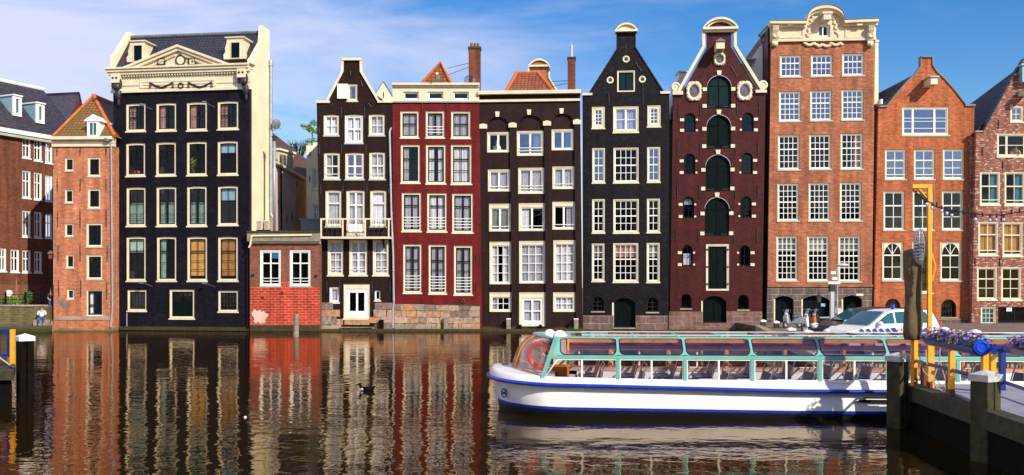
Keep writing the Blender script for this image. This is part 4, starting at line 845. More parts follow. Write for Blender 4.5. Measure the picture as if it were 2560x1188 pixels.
ch = I.part(MB().box(cu0, cu1, 1.2, 1.9, cz0 - 1, cz1), 'chimney', 'side_brick'); I.part(MB().box(cu0 - .04, cu1 + .04, 1.16, 1.94, cz1, cz1 + .1), 'chimney_cap', 'iron', ch)
u = (cu0 + cu1) / 2; I.part(MB().tube([(u, 1.5, cz1 + .1), (u, 1.5, cz1 + 1.0)], .10, 10).tube([(u - .03, 1.5, cz1 + 1.0), (u - .03, 1.5, cz1 + 1.25)], .02, 5), 'chimney_antenna', 'plastic_grey', ch)
for yy, yz in ((202, 204), (208, 217)): I.part(MB().tube([(cu0, 1.3, I.z(1418, yy, 1.3)), (I.u(1378, 1.6), 1.6, I.z(1378, yz, 1.6))], .02, 5), 'chimney_stay', 'iron', ch)

# ================================================================== J black spout gable
J = Fac(1565, 66, -5, 'black_spout_gabled_house', 'black brick canal house with plain pointed gable, small white crown and green attic shutter', 'house', 'canal houses')
k = dict(fr='cream', sash='white', fw=.10, sw=.05, mw=.04, rec=.0, sill='cream')
J.win(1480, 268, 1511.5, 320, 2, 4, **(k | dict(fw=.20, gl='glass_sky'))); J.win(1618.6, 264.5, 1651, 316, 2, 4, **(k | dict(fw=.20, gl='glass_sky')))
J.win(1533, 267, 1596, 330, 1, 2, xsplit=(.5,), cur='f', **(k | dict(fw=.16, gl='glass_sky')))
for r in ((1480.7, 371, 1512, 456.5), (1618, 368.5, 1650, 454.5)): J.win(*r, 2, 4, meet=(.5,), **(k | dict(gl='glass_sky')))
J.win(1533.7, 370, 1596, 456, 4, 4, meet=(.5,), **k)
for r in ((1480.4, 498.5, 1511.7, 581.5), (1617.5, 497.5, 1649.5, 580.5)): J.win(*r, 2, 4, meet=(.5,), **k)
J.win(1533.3, 498.5, 1596.6, 581.5, 4, 4, meet=(.5,), xsplit=(.5,) and None, **k)
for r in ((1479.7, 609.5, 1510.7, 702.5), (1616.8, 608, 1648.8, 705)): J.win(*r, 2, 5, meet=(.4,), cur='t', cm='blind_grey', **k)
J.win(1533, 608.5, 1595.3, 704.5, 4, 5, meet=(.4,), cur='t', cm='curtain_pink', **k)
J.win(1543, 177.5, 1587, 230, 2, 1, fr='cream', sash='dark_green', fw=.10, sw=.05, mw=.02, gl='teal_green', sill=None, rec=.0)
for r in ((1479.4, 742, 1510, 778), (1616, 744, 1646, 780)): J.win(*r, 2, 3, fr='black_paint', sash='iron', fw=.05, sw=.03, mw=.03, arch=.8, sill='sandstone', rec=.12)
w = J.win(1535, 745, 1588, 819, 2, 1, fr='black_paint', sash='dark_green', fw=.06, sw=.12, mw=.12, arch=.5, sill='sandstone', rec=.22, gl='dark_green')
m = MB(); u0, u1, z0, z1 = J.rect(1541, 755, 1582, 815)
for i in range(26): zz = z0 + (z1 - z0) * i / 26; m.box(u0, u1, .30, .315, zz, zz + .04)
J.part(m, 'louvred_doors', 'dark_green')
J.wall([(1457, 842), (1670, 842), (1673.5, 236), (1659, 231), (1587.5, 120), (1587.5, 80.7), (1542.6, 80.7), (1542.6, 124), (1473.6, 236), (1456, 238)], 'black_brick')
J.shell(1459, 1670, 242, 11, 'black_brick', ridge=130, rmat='tile_black', ymid=1566)
J.beam(1456, 233.5, 1481, 239, 'cream', -.12, .35, 'shoulder_coping'); J.beam(1650.5, 229, 1675, 235, 'cream', -.12, .35, 'shoulder_coping')
edging(J, [(1473, 234), (1542.6, 123), (1542.8, 82)], .05, 'tile_dark', -.06, .36); edging(J, [(1587.3, 82), (1587.5, 119), (1659, 231)], .06, 'tile_dark', -.06, .36)
J.beam(1537, 76, 1594, 81.5, 'cream', -.30, .4, 'crown_base', .02)
a, b, c0, c1 = J.rect(1539, 59, 1592, 76); J.part(MB().prism(archpoly(a + .12, b - .12, c0 + .002, c1 - .10, .5, 16), -.12, .3), 'crown_infill', 'cream')
o1 = archpoly(a - .03, b + .03, c0 - .3, c1, .55, 16)[2:]; m = MB()
for i in range(len(o1) - 1): p_, q_ = o1[i], o1[i + 1]; m.prism([p_, q_, (q_[0], q_[1] - .13), (p_[0], p_[1] - .13)], -.28, .38)
J.part(m, 'crown_arch', 'cream')
for x, y in ((1565, 148.6), (1525, 201), (1605.5, 199)):
    u, z = J.uz(x, y); c_ = J.part(MB().torus((u, -.02, z), .19, .06), 'round_window', 'cream'); J.part(MB().tube([(u, -.02, z), (u, -.005, z)], .15, 16), 'round_pane', 'curtain_white', c_); J.part(MB().box(u - .1, u + .1, -.035, -.021, z - .09, z + .09), 'round_opening', 'iron', c_)
J.ties([(1564, 108, 132), (1522.5, 232, 264), (1607, 210, 264)])
for a, b in (((1533, 166), (1525, 185)), ((1588, 155), (1603, 178)), ((1562, 115), (1545, 131))): J.part(MB().tube([J.p3(*a, -.03), J.p3(*b, -.03)], .028, 6), 'wall_tie', 'iron')
J.cladding([(1457.5, 789, 1534, 830), (1589, 789, 1669, 830)], 'stone_base', -.10, -.001)
J.part(MB().box(J.u(1534.6) - .12, J.u(1534.6), -.06, .2, J.z(1560, 817), J.z(1560, 757)), 'door_jamb', 'cream')

# ================================================================== K maroon warehouse
K = Fac(1795, 66, -5, 'maroon_warehouse_house', 'dark maroon warehouse with cream edged gable, oval cartouches and green arched loading doors', 'house', 'canal houses')
for (x0, y0, x1, y1, ar) in ((1767.7, 189, 1828, 271.5, .95), (1766.7, 287, 1827.3, 372, .95), (1764, 387, 1826, 478, .95), (1762, 494, 1823, 590, .95)):
    w = K.win(x0, y0, x1, y1, 2, 1, fr='black_paint', sash='dark_green', fw=.04, sw=.10, mw=.05, arch=ar, gl='dark_green' if y0 > 200 else 'teal_green', sill=None, rec=.06, hb=(.28, .97))
    a, b, c0, c1 = K.rect(x0, y0, x1, y1); rise = ar * (b - a) / 2; o1 = archpoly(a - .02, b + .02, c0, c1 + .02, rise, 16)[2:]; m = MB()
    for i in range(len(o1) - 1): p_, q_ = o1[i], o1[i + 1]; m.prism([p_, q_, (q_[0] * .985 + (a + b) / 2 * .015, q_[1] - .03), (p_[0] * .985 + (a + b) / 2 * .015, p_[1] - .03)], -.03, .05)
    K.part(m, 'arch_moulding', 'curtain_white', w)
    for xx, yy in ((x0 - 6, y0 + .42 * (y1 - y0)), (x1 + 5, y0 + .41 * (y1 - y0)), (x0 - 6.5, y1 - 6), (x1 + 4.5, y1 - 6.5)): K.beam(xx - 5, yy - 4.5, xx + 5.3, yy + 4.5, 'cream', -.07, .0, 'corner_block')
    xm = (x0 + x1) / 2; K.plate([(xm - 6, y0 - 12), (xm + 6, y0 - 12), (xm + 4.5, y0 - 1), (xm - 4.5, y0 - 1)], 'cream', 'keystone', -.09, -.001)
    hh = K.part(MB().box(a + .05, a + .55, .06, .08, c0 + .1, c0 + .16).box(b - .55, b - .05, .06, .08, c0 + .1, c0 + .16), 'strap_hinge', 'iron', w)
w = K.win(1765, 611, 1822, 727, 2, 1, fr='cream', sash='black_paint', fw=.14, sw=.08, mw=.04, gl='dark_green', sill=None, rec=-.02)
for yy in (624, 667, 710): 
    for xx in (1769, 1818): K.beam(xx - 4, yy - 1.5, xx + 4, yy + 1.5, 'iron', -.09, -.051, 'hinge')
sm = [(1710.5, 283, 1739, 330, 0), (1709.5, 384, 1738, 436, 0), (1707, 492, 1735, 546, 1), (1705, 613, 1732, 666, 2), (1855, 281.5, 1884, 329, 3), (1853.5, 382, 1882, 436, 3), (1851, 491, 1879, 545, 0), (1848, 613, 1875.6, 666, 0)]
for (x0, y0, x1, y1, t) in sm:
    K.win(x0, y0, x1, y1, 2, 2, fr='black_paint', sash='frame_dark', fw=.05, sw=.06, mw=.03, arch=.95, gl='glass_mid' if t == 3 or y0 < 300 else 'glass_dark', sill=None, rec=.07, cur='t' if t == 1 else ('h' if t == 2 else None))
    s_ = -1 if x0 < 1780 else 1
    for f_ in (.36, .92):
        yy = y0 + f_ * (y1 - y0); xo = x0 - 5.5 if s_ < 0 else x1 + 5.5; xi = x1 + 3 if s_ < 0 else x0 - 3
        K.beam(xo - 5, yy - 3.5, xo + 5, yy + 3.5, 'cream', -.06, .0, 'corner_block'); K.beam(xi - 2.5, yy - 2.3, xi + 2.3, yy + 2.3, 'cream', -.06, .0, 'corner_block')
for r in ((1702, 735, 1729, 771), (1844, 737, 1872, 774)): K.win(*r, 1, 1, fr='black_paint', sash='iron', fw=.04, sw=.03, arch=.9, sill='sandstone', rec=.15)
K.win(1757, 740, 1815.5, 806, 2, 1, fr='black_paint', sash='dark_green', fw=.06, sw=.1, mw=.03, arch=.5, gl='dark_green', sill='maroon_brick', rec=.22)
K.wall([(1674, 842), (1904, 842), (1914, 236), (1895.6, 230), (1828, 118), (1828, 80.5), (1767.7, 80.5), (1767.7, 118), (1705.4, 232), (1683, 237)], 'maroon_brick')
K.shell(1686, 1905, 245, 11, 'maroon_brick', ridge=130, rmat='tile_black', ymid=1797)
edging(K, [(1697, 235), (1763, 118), (1762, 80)], -.02 + .22, 'cream', -.16, .36); edging(K, [(1833.5, 80), (1834, 118), (1903, 229)], .20, 'cream', -.16, .36)
K.beam(1681, 229, 1707, 238, 'cream', -.2, .36, 'shoulder_coping'); K.beam(1888, 226, 1916, 233, 'cream', -.2, .36, 'shoulder_coping')
K.beam(1756, 70.5, 1844, 77, 'cream', -.42, .4, 'crown_base', .02); K.beam(1760, 77.3, 1835, 82, 'cream', -.24, .38, 'crown_frieze')
a, b, c0, c1 = K.rect(1756, 46, 1844, 70.5); K.part(MB().prism(archpoly(a + .3, b - .3, c0 + .002, c1 - .24, .55, 18), -.10, .3), 'crown_infill', 'maroon_brick')
for w_, y_, rr in ((.15, -.40, 0), (.13, -.24, .16)):
    o1 = archpoly(a + rr, b - rr, c0 - .3 + .301, c1 - rr, .72 - rr * .4, 20)[2:]; m = MB()
    for i in range(len(o1) - 1): p_, q_ = o1[i], o1[i + 1]; m.prism([p_, q_, (q_[0], q_[1] - w_), (p_[0], p_[1] - w_)], y_, .38 + rr * .1)
    K.part(m, 'crown_arch', 'cream')
K.cartouche(1798.7, 148.5, 30, 34); K.cartouche(1734.7, 228.6, 40, 52); K.cartouche(1861, 227.6, 40, 52)
u, z = K.uz(1797, 118, -.3); hb = K.part(MB().box(u - .28, u + .28, -1.15, -.0, z - .32, z + .18), 'hoist_housing', 'cream', bevel=.02); K.part(MB().prism([(u - .36, z + .181), (u + .36, z + .181), (u, z + .40)], -1.25, 0), 'housing_roof', 'lead', hb); K.part(MB().box(u - .18, u + .18, -1.0, -.6, z - .42, z - .321), 'pulley', 'wood_grey', hb)
for x, y in ((1689, 218), (1906.7, 213.5)):
    u, z = K.uz(x, y, .1); m = MB().torus((u, .05, z), .25, .09, n=18)
    for i in range(5): m.torus((u, .05, z), .05 + .03 * i, .035, n=12, k=5)
    K.part(m, 'scroll', 'cream', smooth=True)
K.ties([(1696, 258, 290), (1751, 260, 290), (1842, 258, 288), (1898, 255, 287), (1694, 358, 392), (1751, 358, 390), (1839, 358, 388), (1895, 357, 388), (1693, 463, 496), (1749, 463, 496), (1838, 463, 495), (1894, 462, 495), (1690, 575, 606), (1746, 574, 606), (1835, 574, 606), (1892, 573, 606)])
for a, b in (((1765, 170), (1752, 192)), ((1826, 164), (1842, 192))): K.part(MB().tube([K.p3(*a, -.03), K.p3(*b, -.03)], .03, 6), 'wall_tie', 'iron')
K.cladding([(1672, 779, 1756, 830), (1816, 779, 1905, 832)], 'stone_rough', -.10, -.001); K.beam(1672, 807.5, 1904, 831, 'stone_rough', -.12, -.101, 'lower_stone_base')
K.part(MB().box(K.u(1756.6) - .1, K.u(1756.6), -.06, .2, K.z(1786, 807), K.z(1786, 753)), 'door_jamb', 'cream')
K.ties([(1783, 820, 828)])

# ================================================================== L tall rose brick house
L = Fac(2055, 65.6, -4, 'tall_rose_brick_house', 'tallest rose brick canal house with curved cream cornice, carved consoles and grey stone ground floor', 'house', 'canal houses')
k = dict(fr='cream', sash='white', fw=.09, sw=.055, mw=.04, sill='greygreen_sill', rec=.08)
for r in ((1949.6, 138, 2004, 192), (2027.4, 136.5, 2082, 190.5), (2105.6, 133.5, 2160.6, 188.5)): L.win(*r, 4, 3, meet=(.33,), **(k | dict(gl='glass_sky')))
for r in ((1947.4, 228, 2002.4, 303), (2025.6, 226, 2080, 301), (2103.8, 223.5, 2159.6, 299.5)): L.win(*r, 4, 5, meet=(.4,), **(k | dict(gl='glass_sky')))
for r in ((1945, 337, 1999.5, 424), (2023, 336, 2078, 423), (2101.6, 333, 2157.7, 422.5)): L.win(*r, 4, 5, meet=(.4,), cur='r' if r[0] > 2100 else None, cm='curtain_pink', **(k | dict(gl='glass_mid')))
for r in ((1943.8, 458, 1997.5, 552), (2021.6, 457, 2076, 552), (2099.8, 456, 2154.6, 552)): L.win(*r, 4, 6, meet=(.5,), **(k | dict(gl='glass_mid')))
for r in ((1941, 590, 1994.7, 702), (2018, 590, 2073, 703), (2096, 590, 2151.8, 704)): L.win(*r, 4, 7, meet=(.43,), cur='t', cm='blind_grey', **k)
L.win(2041, 59, 2075, 94, 2, 1, fr='white', fw=.12, arch=.35, cur='l', cm='curtain_pink', **{'gl': 'glass_mid', 'sill': None, 'sash': 'white', 'mw': .08}); ah = L.holes[-1:]; L.holes = L.holes[:-1]
up = L.holes; L.holes = []
for r in ((1934, 740, 1983.7, 812), (2002.5, 739, 2075, 812), (2103, 739, 2154.6, 812)): L.win(*r, 2, 1, fr='black_paint', sash='dark_green', fw=.05, sw=.1, mw=.03, arch=.38, gl='dark_green', sill=None, rec=.22)
gr = L.holes
L.wall([(1919, 716), (2180, 716), (2188, 103), (1928, 108)], 'rose_brick', holes=up)
L.wall([(1916, 834), (2178, 834), (2180, 716.3), (1918, 716.3)], 'stone_grey', holes=gr, v0=-.06, name='stone_ground_floor')
L.beam(1918, 711, 2181, 717.5, 'rose_brick', -.16, -.001, 'base_moulding'); 
# cream attic with curved head
cm = L.u(2060); arcA, arcB = L.u(2012), L.u(2106); zf0, zf1 = L.z(1928, 108), L.z(2060, 104); zt = L.z(2060, 57); za = L.z(2060, 19)
arc = [(cm + (arcB - arcA) / 2 * math.cos(math.pi * i / 20) * -1, zt - .05 + (za - zt) * math.sin(math.pi * i / 20) ** .8) for i in range(21)]
L.wall([(L.u(1926.5), zf1 - .01), (L.u(2189), zf1 - .01), (L.u(2189), zt)] + [(x, z) for x, z in arc[::-1]] + [(L.u(1926.5), zt)], 'ivory', holes=ah, v0=-.08, name='cream_attic', raw=True)
out = [(L.u(1922), zt + .0)] + arc + [(L.u(2191), zt + .0)]
m = MB()
for i in range(len(out) - 1):
    p_, q_ = out[i], out[i + 1]; m.prism([(p_[0], p_[1] + .1), (q_[0], q_[1] + .1), (q_[0], q_[1] - .12), (p_[0], p_[1] - .12)], -.55, .35)
for i in range(len(out) - 1):
    p_, q_ = out[i], out[i + 1]; m.prism([(p_[0], p_[1] - .121), (q_[0], q_[1] - .121), (q_[0], q_[1] - .30), (p_[0], p_[1] - .30)], -.33, -.08)
L.part(m, 'curved_cornice', 'ivory')
L.part(MB().tube([(a, -.56, b + .1) for a, b in out], .035, 5), 'cornice_flashing', 'lead')
L.beam(1926, 99, 2189, 104, 'ivory', -.20, -.081, 'attic_moulding'); 
for (x0, x1) in ((1946, 2008), (2112, 2170)):
    a, b, c0, c1 = L.rect(x0, 71, x1, 96); L.part(MB().ring([(a, c0), (b, c0), (b, c1), (a, c1)], [(a + .08, c0 + .08), (b - .08, c0 + .08), (b - .08, c1 - .08), (a + .08, c1 - .08)], -.13, -.081), 'panel_moulding', 'ivory')
for x in (1972, 2145): L.beam(x - 7, 63, x + 7, 68, 'ivory', -.45, -.081, 'bracket')
for x in (1938, 2177):
    u, z = L.uz(x, 66, -.3); c_ = L.part(MB().prism_x([(-.081, z), (-.50, z), (-.52, z - .25), (-.38, z - .4), (-.42, z - .7), (-.25, z - 1.0), (-.3, z - 1.15), (-.2, z - 1.3), (-.081, z - 1.3)], u - .2, u + .2), 'carved_console', 'ivory', bevel=.03)
    m = MB()
    for i in range(5): m.tube([(u - .15 + .075 * i, -.54, z - .05), (u - .15 + .075 * i, -.45, z - .45)], .025, 5)
    L.part(m, 'fluting', 'ivory', c_); m = MB()
    m.torus((u, -.40, z - .62), .13, .05, 'y', 14, 6); L.part(m, 'rosette', 'ivory', c_); m = MB(); m.ball((u, -.32, z - 1.22), .14, .1, .14); L.part(m, 'carving', 'ivory', c_)
u, z = L.uz(2063, 42, -.3); L.part(MB().box(u - .26, u + .26, -.9, -.08, z - .35, z + .02).box(u - .34, u + .34, -.95, -.08, z + .021, z + .18).ball((u, -.5, z - .42), .16, .2, .12), 'hoist_console', 'ivory', bevel=.02)
rng = random.Random(5)
for s_ in (-1, 1):
    m = MB()
    for i in range(16):
        t = i / 15; x = 2058 + s_ * (38 - 12 * t); y = 90 - 48 * t; a = L.p3(x + s_ * 3 * math.sin(i * 1.7), y, -.1); m.ball(a, .09 + .06 * rng.random(), .08, .11, 8, 5)
    L.part(m, 'carved_garland', 'ivory', smooth=True)
m = MB()
for i in range(25):
    x = 2012 + 92 * i / 24; y = 108 + 5 * abs(math.sin(i * .55)) + (3 if 8 < i < 17 else 0); m.ball(L.p3(x, y, -.08), .14, .08, .10, 8, 5)
L.part(m, 'carved_festoon', 'ivory', smooth=True)
L.shell(1921, 2186, 62, 11, 'maroon_brick')
u0, u1 = L.u(2186), L.u(2201); L.part(MB().box(u0, u1 + .02, .5, 3.5, L.z(2195, 268, 1), L.z(2195, 110, 1)).box(u0, u1 + .05, .45, 3.6, L.z(2195, 110, 1), L.z(2195, 105, 1)), 'rendered_side_stack', 'cream_wall')
for (x0, x1) in ((1933.5, 1983), (2002.5, 2074.5), (2103, 2154.6)):
    L.part(MB().box(L.u(x0) - .0, L.u(x0) + .10, -.09, .1, L.z(x0, 815), L.z(x0, 748)), 'door_jamb', 'cream')
u, z = L.uz(2058.5, 763, .2); sg = L.part(MB().box(u - .17, u + .17, .24, .262, z - .11, z + .13), 'door_sign', 'sign_blue'); L.part(MB().box(u - .14, u + .14, .234, .239, z + .05, z + .085).box(u - .14, u + .10, .234, .239, z - .0, z + .02).box(u - .12, u + .12, .234, .239, z - .07, z - .04), 'sign_lettering', 'white', sg)
# white side slope of the house next door, between the maroon gable and this one
m = MB(); Q = Fac(1905, 68, -4); u0 = 0
ws = tag(empty('white_side_gable', Q.O, Q.th), 'white rendered side gable with grey dormer, between maroon gable and tall rose house', 'house')
Q.root = ws
Q.part(MB().prism(Q.poly([(1862, 300), (1925, 300), (1928, 72), (1918, 86), (1908, 103), (1873, 155)]), 0, .3), 'side_wall', 'white')
Q.part(MB().prism(Q.poly([(1899, 110), (1899, 89), (1914, 71), (1918, 84), (1908, 101)]), -.3, -.001), 'grey_cladding', 'lead'); Q.part(MB().prism(Q.poly([(1896, 88), (1914, 68), (1919, 66), (1919, 70), (1899, 90)]), -.4, .3), 'coping', 'tile_dark')
Q.part(MB().prism(Q.poly([(1863, 151), (1885, 149), (1885, 153), (1876, 168), (1864, 168)]), -.25, -.001), 'dormer', 'lead'); Q.part(MB().box(Q.u(1860), Q.u(1888), -.35, .1, Q.z(1874, 151), Q.z(1874, 148)), 'dormer_roof', 'zinc')
Q.part(MB().prism(Q.poly([(1906, 300), (1918, 300), (1918, 97), (1906, 105)]), -.5, -.31), 'brick_pier', 'maroon_brick'); Q.part(MB().prism(Q.poly([(1904, 108), (1920, 100), (1920, 93), (1904, 102)]), -.6, -.311), 'pier_coping', 'zinc')
V = Fac(1697, 69.5, 0); V.root = tag(empty('white_chimney_stack', V.O, 0), 'white rendered chimney stack standing behind the left shoulder of the maroon gable', 'chimney')
V.part(MB().prism(V.poly([(1672, 300), (1712, 300), (1712, 205), (1716, 181), (1697, 181), (1697, 200), (1684, 219)]), 0, 1.2), 'stack', 'white'); V.part(MB().box(V.u(1695), V.u(1718), -.08, 1.3, V.z(1700, 181), V.z(1700, 178)), 'capping', 'cream')

# ================================================================== M orange brick house with neck
Mh = Fac(2310, 65.2, -1, 'orange_brick_gabled_house', 'bright orange brick canal house with curved pointed gable, hoist beam and arched fanlight windows', 'house', 'canal houses')
k = dict(fr='cream', sash='white', fw=.09, sw=.055, mw=.04, sill='greygreen_sill', rec=.08)
Mh.win(2255, 267, 2372.6, 338, 1, 1, xsplit=(.22, .72, ), hb=(.36, .5, .8), fr='cream', sash='white', fw=.12, gl='glass_sky', sill='greygreen_sill')
for r in ((2212.6, 373.5, 2264.8, 448), (2285, 373.5, 2337.4, 448), (2357.5, 372.5, 2410, 448)): Mh.win(*r, 2, 1, meet=(.34,), hb=(.64,), rails=1, **(k | dict(gl='glass_sky')))
for r in ((2209, 477.5, 2261.8, 575), (2282, 478, 2335, 575), (2355, 477, 2408, 575)): Mh.win(*r, 2, 1, meet=(.36,), hb=(.68,), **(k | dict(gl='glass_mid')))
for r in ((2206, 604.5, 2259, 701), (2351, 604.5, 2404.5, 702)):
    w = Mh.win(*r, 2, 1, meet=(.33,), hb=(.67,), **k)
    a, b, c0, c1 = Mh.rect(*r); a += .14; b -= .14; zt_ = c1 - .12; zs_ = c1 - (c1 - c0) * .36 + .02; um = (a + b) / 2; hw = (b - a) / 2 - .0
    for s_ in (-1, 1):
        pts = [(um + s_ * hw, zs_)] + [(um + s_ * hw * math.cos(math.pi / 2 * i / 8), zs_ + (zt_ - zs_) * math.sin(math.pi / 2 * i / 8)) for i in range(1, 9)] + [(um + s_ * hw, zt_)]
        Mh.part(MB().prism(pts, .08, .125), 'spandrel', 'cream', w)
    m = MB(); 
    for s_ in (-1, 1): m.tube([(um, .12, zs_ + .05), (um + s_ * hw * .62, .12, zs_ + (zt_ - zs_) * .8)], .025, 6)
    Mh.part(m, 'fan_bar', 'white', w)
Mh.win(2281, 604, 2332, 732, 1, 1, fr='cream', sash='black_paint', fw=.14, gl='glass_dark', sill='cream')
for r in ((2213, 747, 2251, 795), (2352.7, 749, 2391, 793)):
    Mh.win(*r, 5, 3, fr='black_paint', sash='iron', fw=.03, sw=.02, mw=.02, arch=.98, sill='sandstone', rec=.2)
Mh.wall([(2184, 840), (2426, 840), (2436, 266), (2413, 263), (2385, 226), (2359, 197), (2340, 179), (2329.7, 163), (2329.7, 142), (2303, 142), (2303, 166), (2290, 184), (2270, 203), (2245, 232), (2218, 265), (2196, 267)], 'vivid_brick')
Mh.shell(2188, 2430, 272, 11, 'side_brick', ridge=185, rmat='tile_black', ymid=2300)
e = Mh.p3(2196, 245, .4); f = Mh.p3(2281, 188, 2.0)
Mh.part(MB().add([Mh.p3(2190, 260, .4), Mh.p3(2222, 268, .4), Mh.p3(2282, 196, .4), Mh.p3(2282, 188, 4), Mh.p3(2190, 236, 5)], [(0, 1, 2, 3, 4)]), 'left_roof_slope', 'tile_black')
edging(Mh, [(2329.7, 142), (2330, 163), (2341, 180), (2359, 197), (2385, 226), (2413, 262)], .09, 'lead', -.08, .35); edging(Mh, [(2218, 265), (2245, 232), (2270, 203), (2290, 184), (2303, 166), (2303, 142)], .05, 'lead', -.05, .35)
Mh.beam(2302, 140.5, 2331, 144, 'lead', -.12, .38, 'coping'); Mh.beam(2195, 264, 2219, 268.5, 'lead', -.12, .35, 'shoulder_coping'); Mh.beam(2412, 261, 2437, 266, 'lead', -.12, .35, 'shoulder_coping')
u, z = Mh.uz(2315, 207, 0); hb = Mh.part(MB().box(u - .16, u + .5 - .2, -1.15, 0, z - .35, z + .12), 'hoist_beam', 'cream', bevel=.02); Mh.part(MB().box(u - .24, u + .38, -1.25, 0, z + .121, z + .20), 'beam_cap', 'zinc', hb); Mh.part(MB().tube([(u + .1, -1.0, z - .35), (u + .1, -1.0, z - .5)], .02, 6), 'hook', 'iron', hb)
Mh.cladding([(2184, 797, 2424, 834)], 'stone_grey', -.06, -.001)
Mh.part(MB().box(Mh.u(2198), Mh.u(2203), -.3, .4, Mh.z(2200, 262), Mh.z(2200, 250)), 'vent', 'white')

# ================================================================== N patchy brick house at the right edge
Nh = Fac(2560, 64.5, 0, 'patchy_brick_gabled_house', 'weathered patchy brick canal house with cream windows and amber blinds at the right edge', 'house', 'canal houses')
k = dict(fr='cream', sash='cream', fw=.10, sw=.05, mw=.045, sill='cream', rec=.04)
Nh.win(2526, 266, 2557.5, 304, 2, 2, **(k | dict(gl='glass_sky')))
Nh.win(2493, 334.5, 2588, 391, 1, 1, xsplit=(.24, .75), hb=(.5,), **(k | dict(gl='glass_clear')))
for r in ((2450, 430, 2500, 512), (2511.7, 430, 2563, 513), (2574, 430, 2625, 513)): Nh.win(*r, 2, 1, meet=(.42,), rails=1, cur='r', cm='curtain_blue', **k)
for r in ((2446, 555, 2495.4, 638), (2506.5, 556, 2556.3, 640)): Nh.win(*r, 2, 1, meet=(.36,), rails=1, cur='b', cm='blind_amber', **k)
for r in ((2442.5, 668, 2492, 749), (2503, 668, 2553, 750)): Nh.win(*r, 2, 1, meet=(.34,), hb=(.67,), **k)
Nh.win(2452, 767, 2491.3, 812, 3, 3, gl='glass_mid', fr='cream', fw=.10, mw=.03, sill=None, cur='f', cm='curtain_blue')
Nh.win(2495, 768, 2620, 830, 3, 1, gl='glass_dark', fr='black_paint', sash='frame_dark', fw=.08, sw=.04, mw=.06, sill=None, hb=(.6,))
Nh.wall([(2428, 845), (2700, 845), (2700, 329), (2660, 329), (2606, 188), (2590, 150), (2560, 150), (2535, 189), (2458, 330), (2440.7, 330)], 'patchy_brick')
Nh.shell(2432, 2700, 335, 11, 'patchy_brick', ridge=190, rmat='tile_black', ymid=2575)
Nh.part(MB().add([Nh.p3(2437, 333, .35), Nh.p3(2459, 334, .35), Nh.p3(2536, 189, .35), Nh.p3(2575, 148, .4), Nh.p3(2519, 221, 6), Nh.p3(2423, 262, 9.5)], [(0, 1, 2, 3, 4, 5)]), 'left_roof_slope', 'tile_black')
edging(Nh, [(2458, 330), (2535, 189), (2562, 148)], .08, 'tile_dark', -.08, .35); Nh.beam(2438, 327, 2461, 331, 'sandstone', -.08, .35, 'shoulder_coping'); Nh.beam(2534, 186, 2562, 190, 'lead', -.15, -.09, 'coping_ledge')
u0, u1, z0, z1 = Nh.rect(2552, 166, 2580, 206, -.3); Nh.part(MB().box(u0, u1, -.5, 0, z0, z1).box(u0 - .1, u1, -.6, 0, z1, z1 + .12), 'attic_oriel', 'blind_skyblue')
u, z = Nh.uz(2553, 235); Nh.part(MB().box(u - .2, u + .2, -1.1, 0, z - .18, z + .12).box(u - .25, u + .25, -1.15, 0, z + .121, z + .17), 'hoist_beam', 'cream')
Nh.ties([(2496, 299, 321), (2456, 367, 389), (2507, 404, 425), (2438, 530, 553), (2504, 530, 553), (2438, 645, 665), (2499, 645, 666)])
u, z = Nh.uz(2523, 774); Nh.part(MB().box(u - .18, u + .18, .0, .03, z - .12, z + .12), 'white_sign', 'white')
# ================================================================== water, quays, ground
m, n, l, b = mk('water')
b.inputs['Base Color'].default_value = (.016, .010, .003, 1); b.inputs['Roughness'].default_value = .015; b.inputs['IOR'].default_value = 1.333; b.inputs['Specular Tint'].default_value = (1, .90, .78, 1)
g = n.new('ShaderNodeNewGeometry')
hsum = None
for sc, amp, sx, sy, det in ((.9, .0045, .6, 1.2, 1), (2.3, .0040, .8, 1.15, 2), (7, .0007, .8, 1.2, 2), (.22, .012, .8, 1.1, 1)):
    mp = n.new('ShaderNodeMapping'); mp.inputs['Scale'].default_value = (sx, sy, 1); mp.inputs['Rotation'].default_value = (0, 0, R(8 * sc)); l.new(g.outputs['Position'], mp.inputs[0])
    no = n.new('ShaderNodeTexNoise'); no.inputs['Scale'].default_value = sc; no.inputs['Detail'].default_value = det; no.inputs['Roughness'].default_value = .45; no.inputs['Distortion'].default_value = .3; l.new(mp.outputs[0], no.inputs[0])
    mu = n.new('ShaderNodeMath'); mu.operation = 'MULTIPLY'; mu.inputs[1].default_value = amp / .01; l.new(no.outputs[0], mu.inputs[0])
    if hsum is None: hsum = mu.outputs[0]
    else: ad = n.new('ShaderNodeMath'); ad.operation = 'ADD'; l.new(hsum, ad.inputs[0]); l.new(mu.outputs[0], ad.inputs[1]); hsum = ad.outputs[0]
bu = n.new('ShaderNodeBump'); bu.inputs['Strength'].default_value = 1; bu.inputs['Distance'].default_value = .02; l.new(hsum, bu.inputs['Height']); df = n.new('ShaderNodeBsdfDiffuse'); df.inputs[0].default_value = (.014, .009, .003, 1)
gs_ = n.new('ShaderNodeBsdfGlossy'); gs_.inputs['Roughness'].default_value = .006; gs_.inputs[0].default_value = (.90, .74, .60, 1)
fr = n.new('ShaderNodeFresnel'); fr.inputs[0].default_value = 1.333; mxs = n.new('ShaderNodeMixShader')
for q in (df, gs_, fr): l.new(bu.outputs[0], q.inputs['Normal'])
l.new(fr.outputs[0], mxs.inputs[0]); l.new(df.outputs[0], mxs.inputs[1]); l.new(gs_.outputs[0], mxs.inputs[2]); n.remove(b); l.new(mxs.outputs[0], n['Material Output'].inputs[0])
structure(MB().poly([(-160, -40, 0), (160, -40, 0), (160, 67, 0), (-160, 67, 0)]).build('water', 'water'))
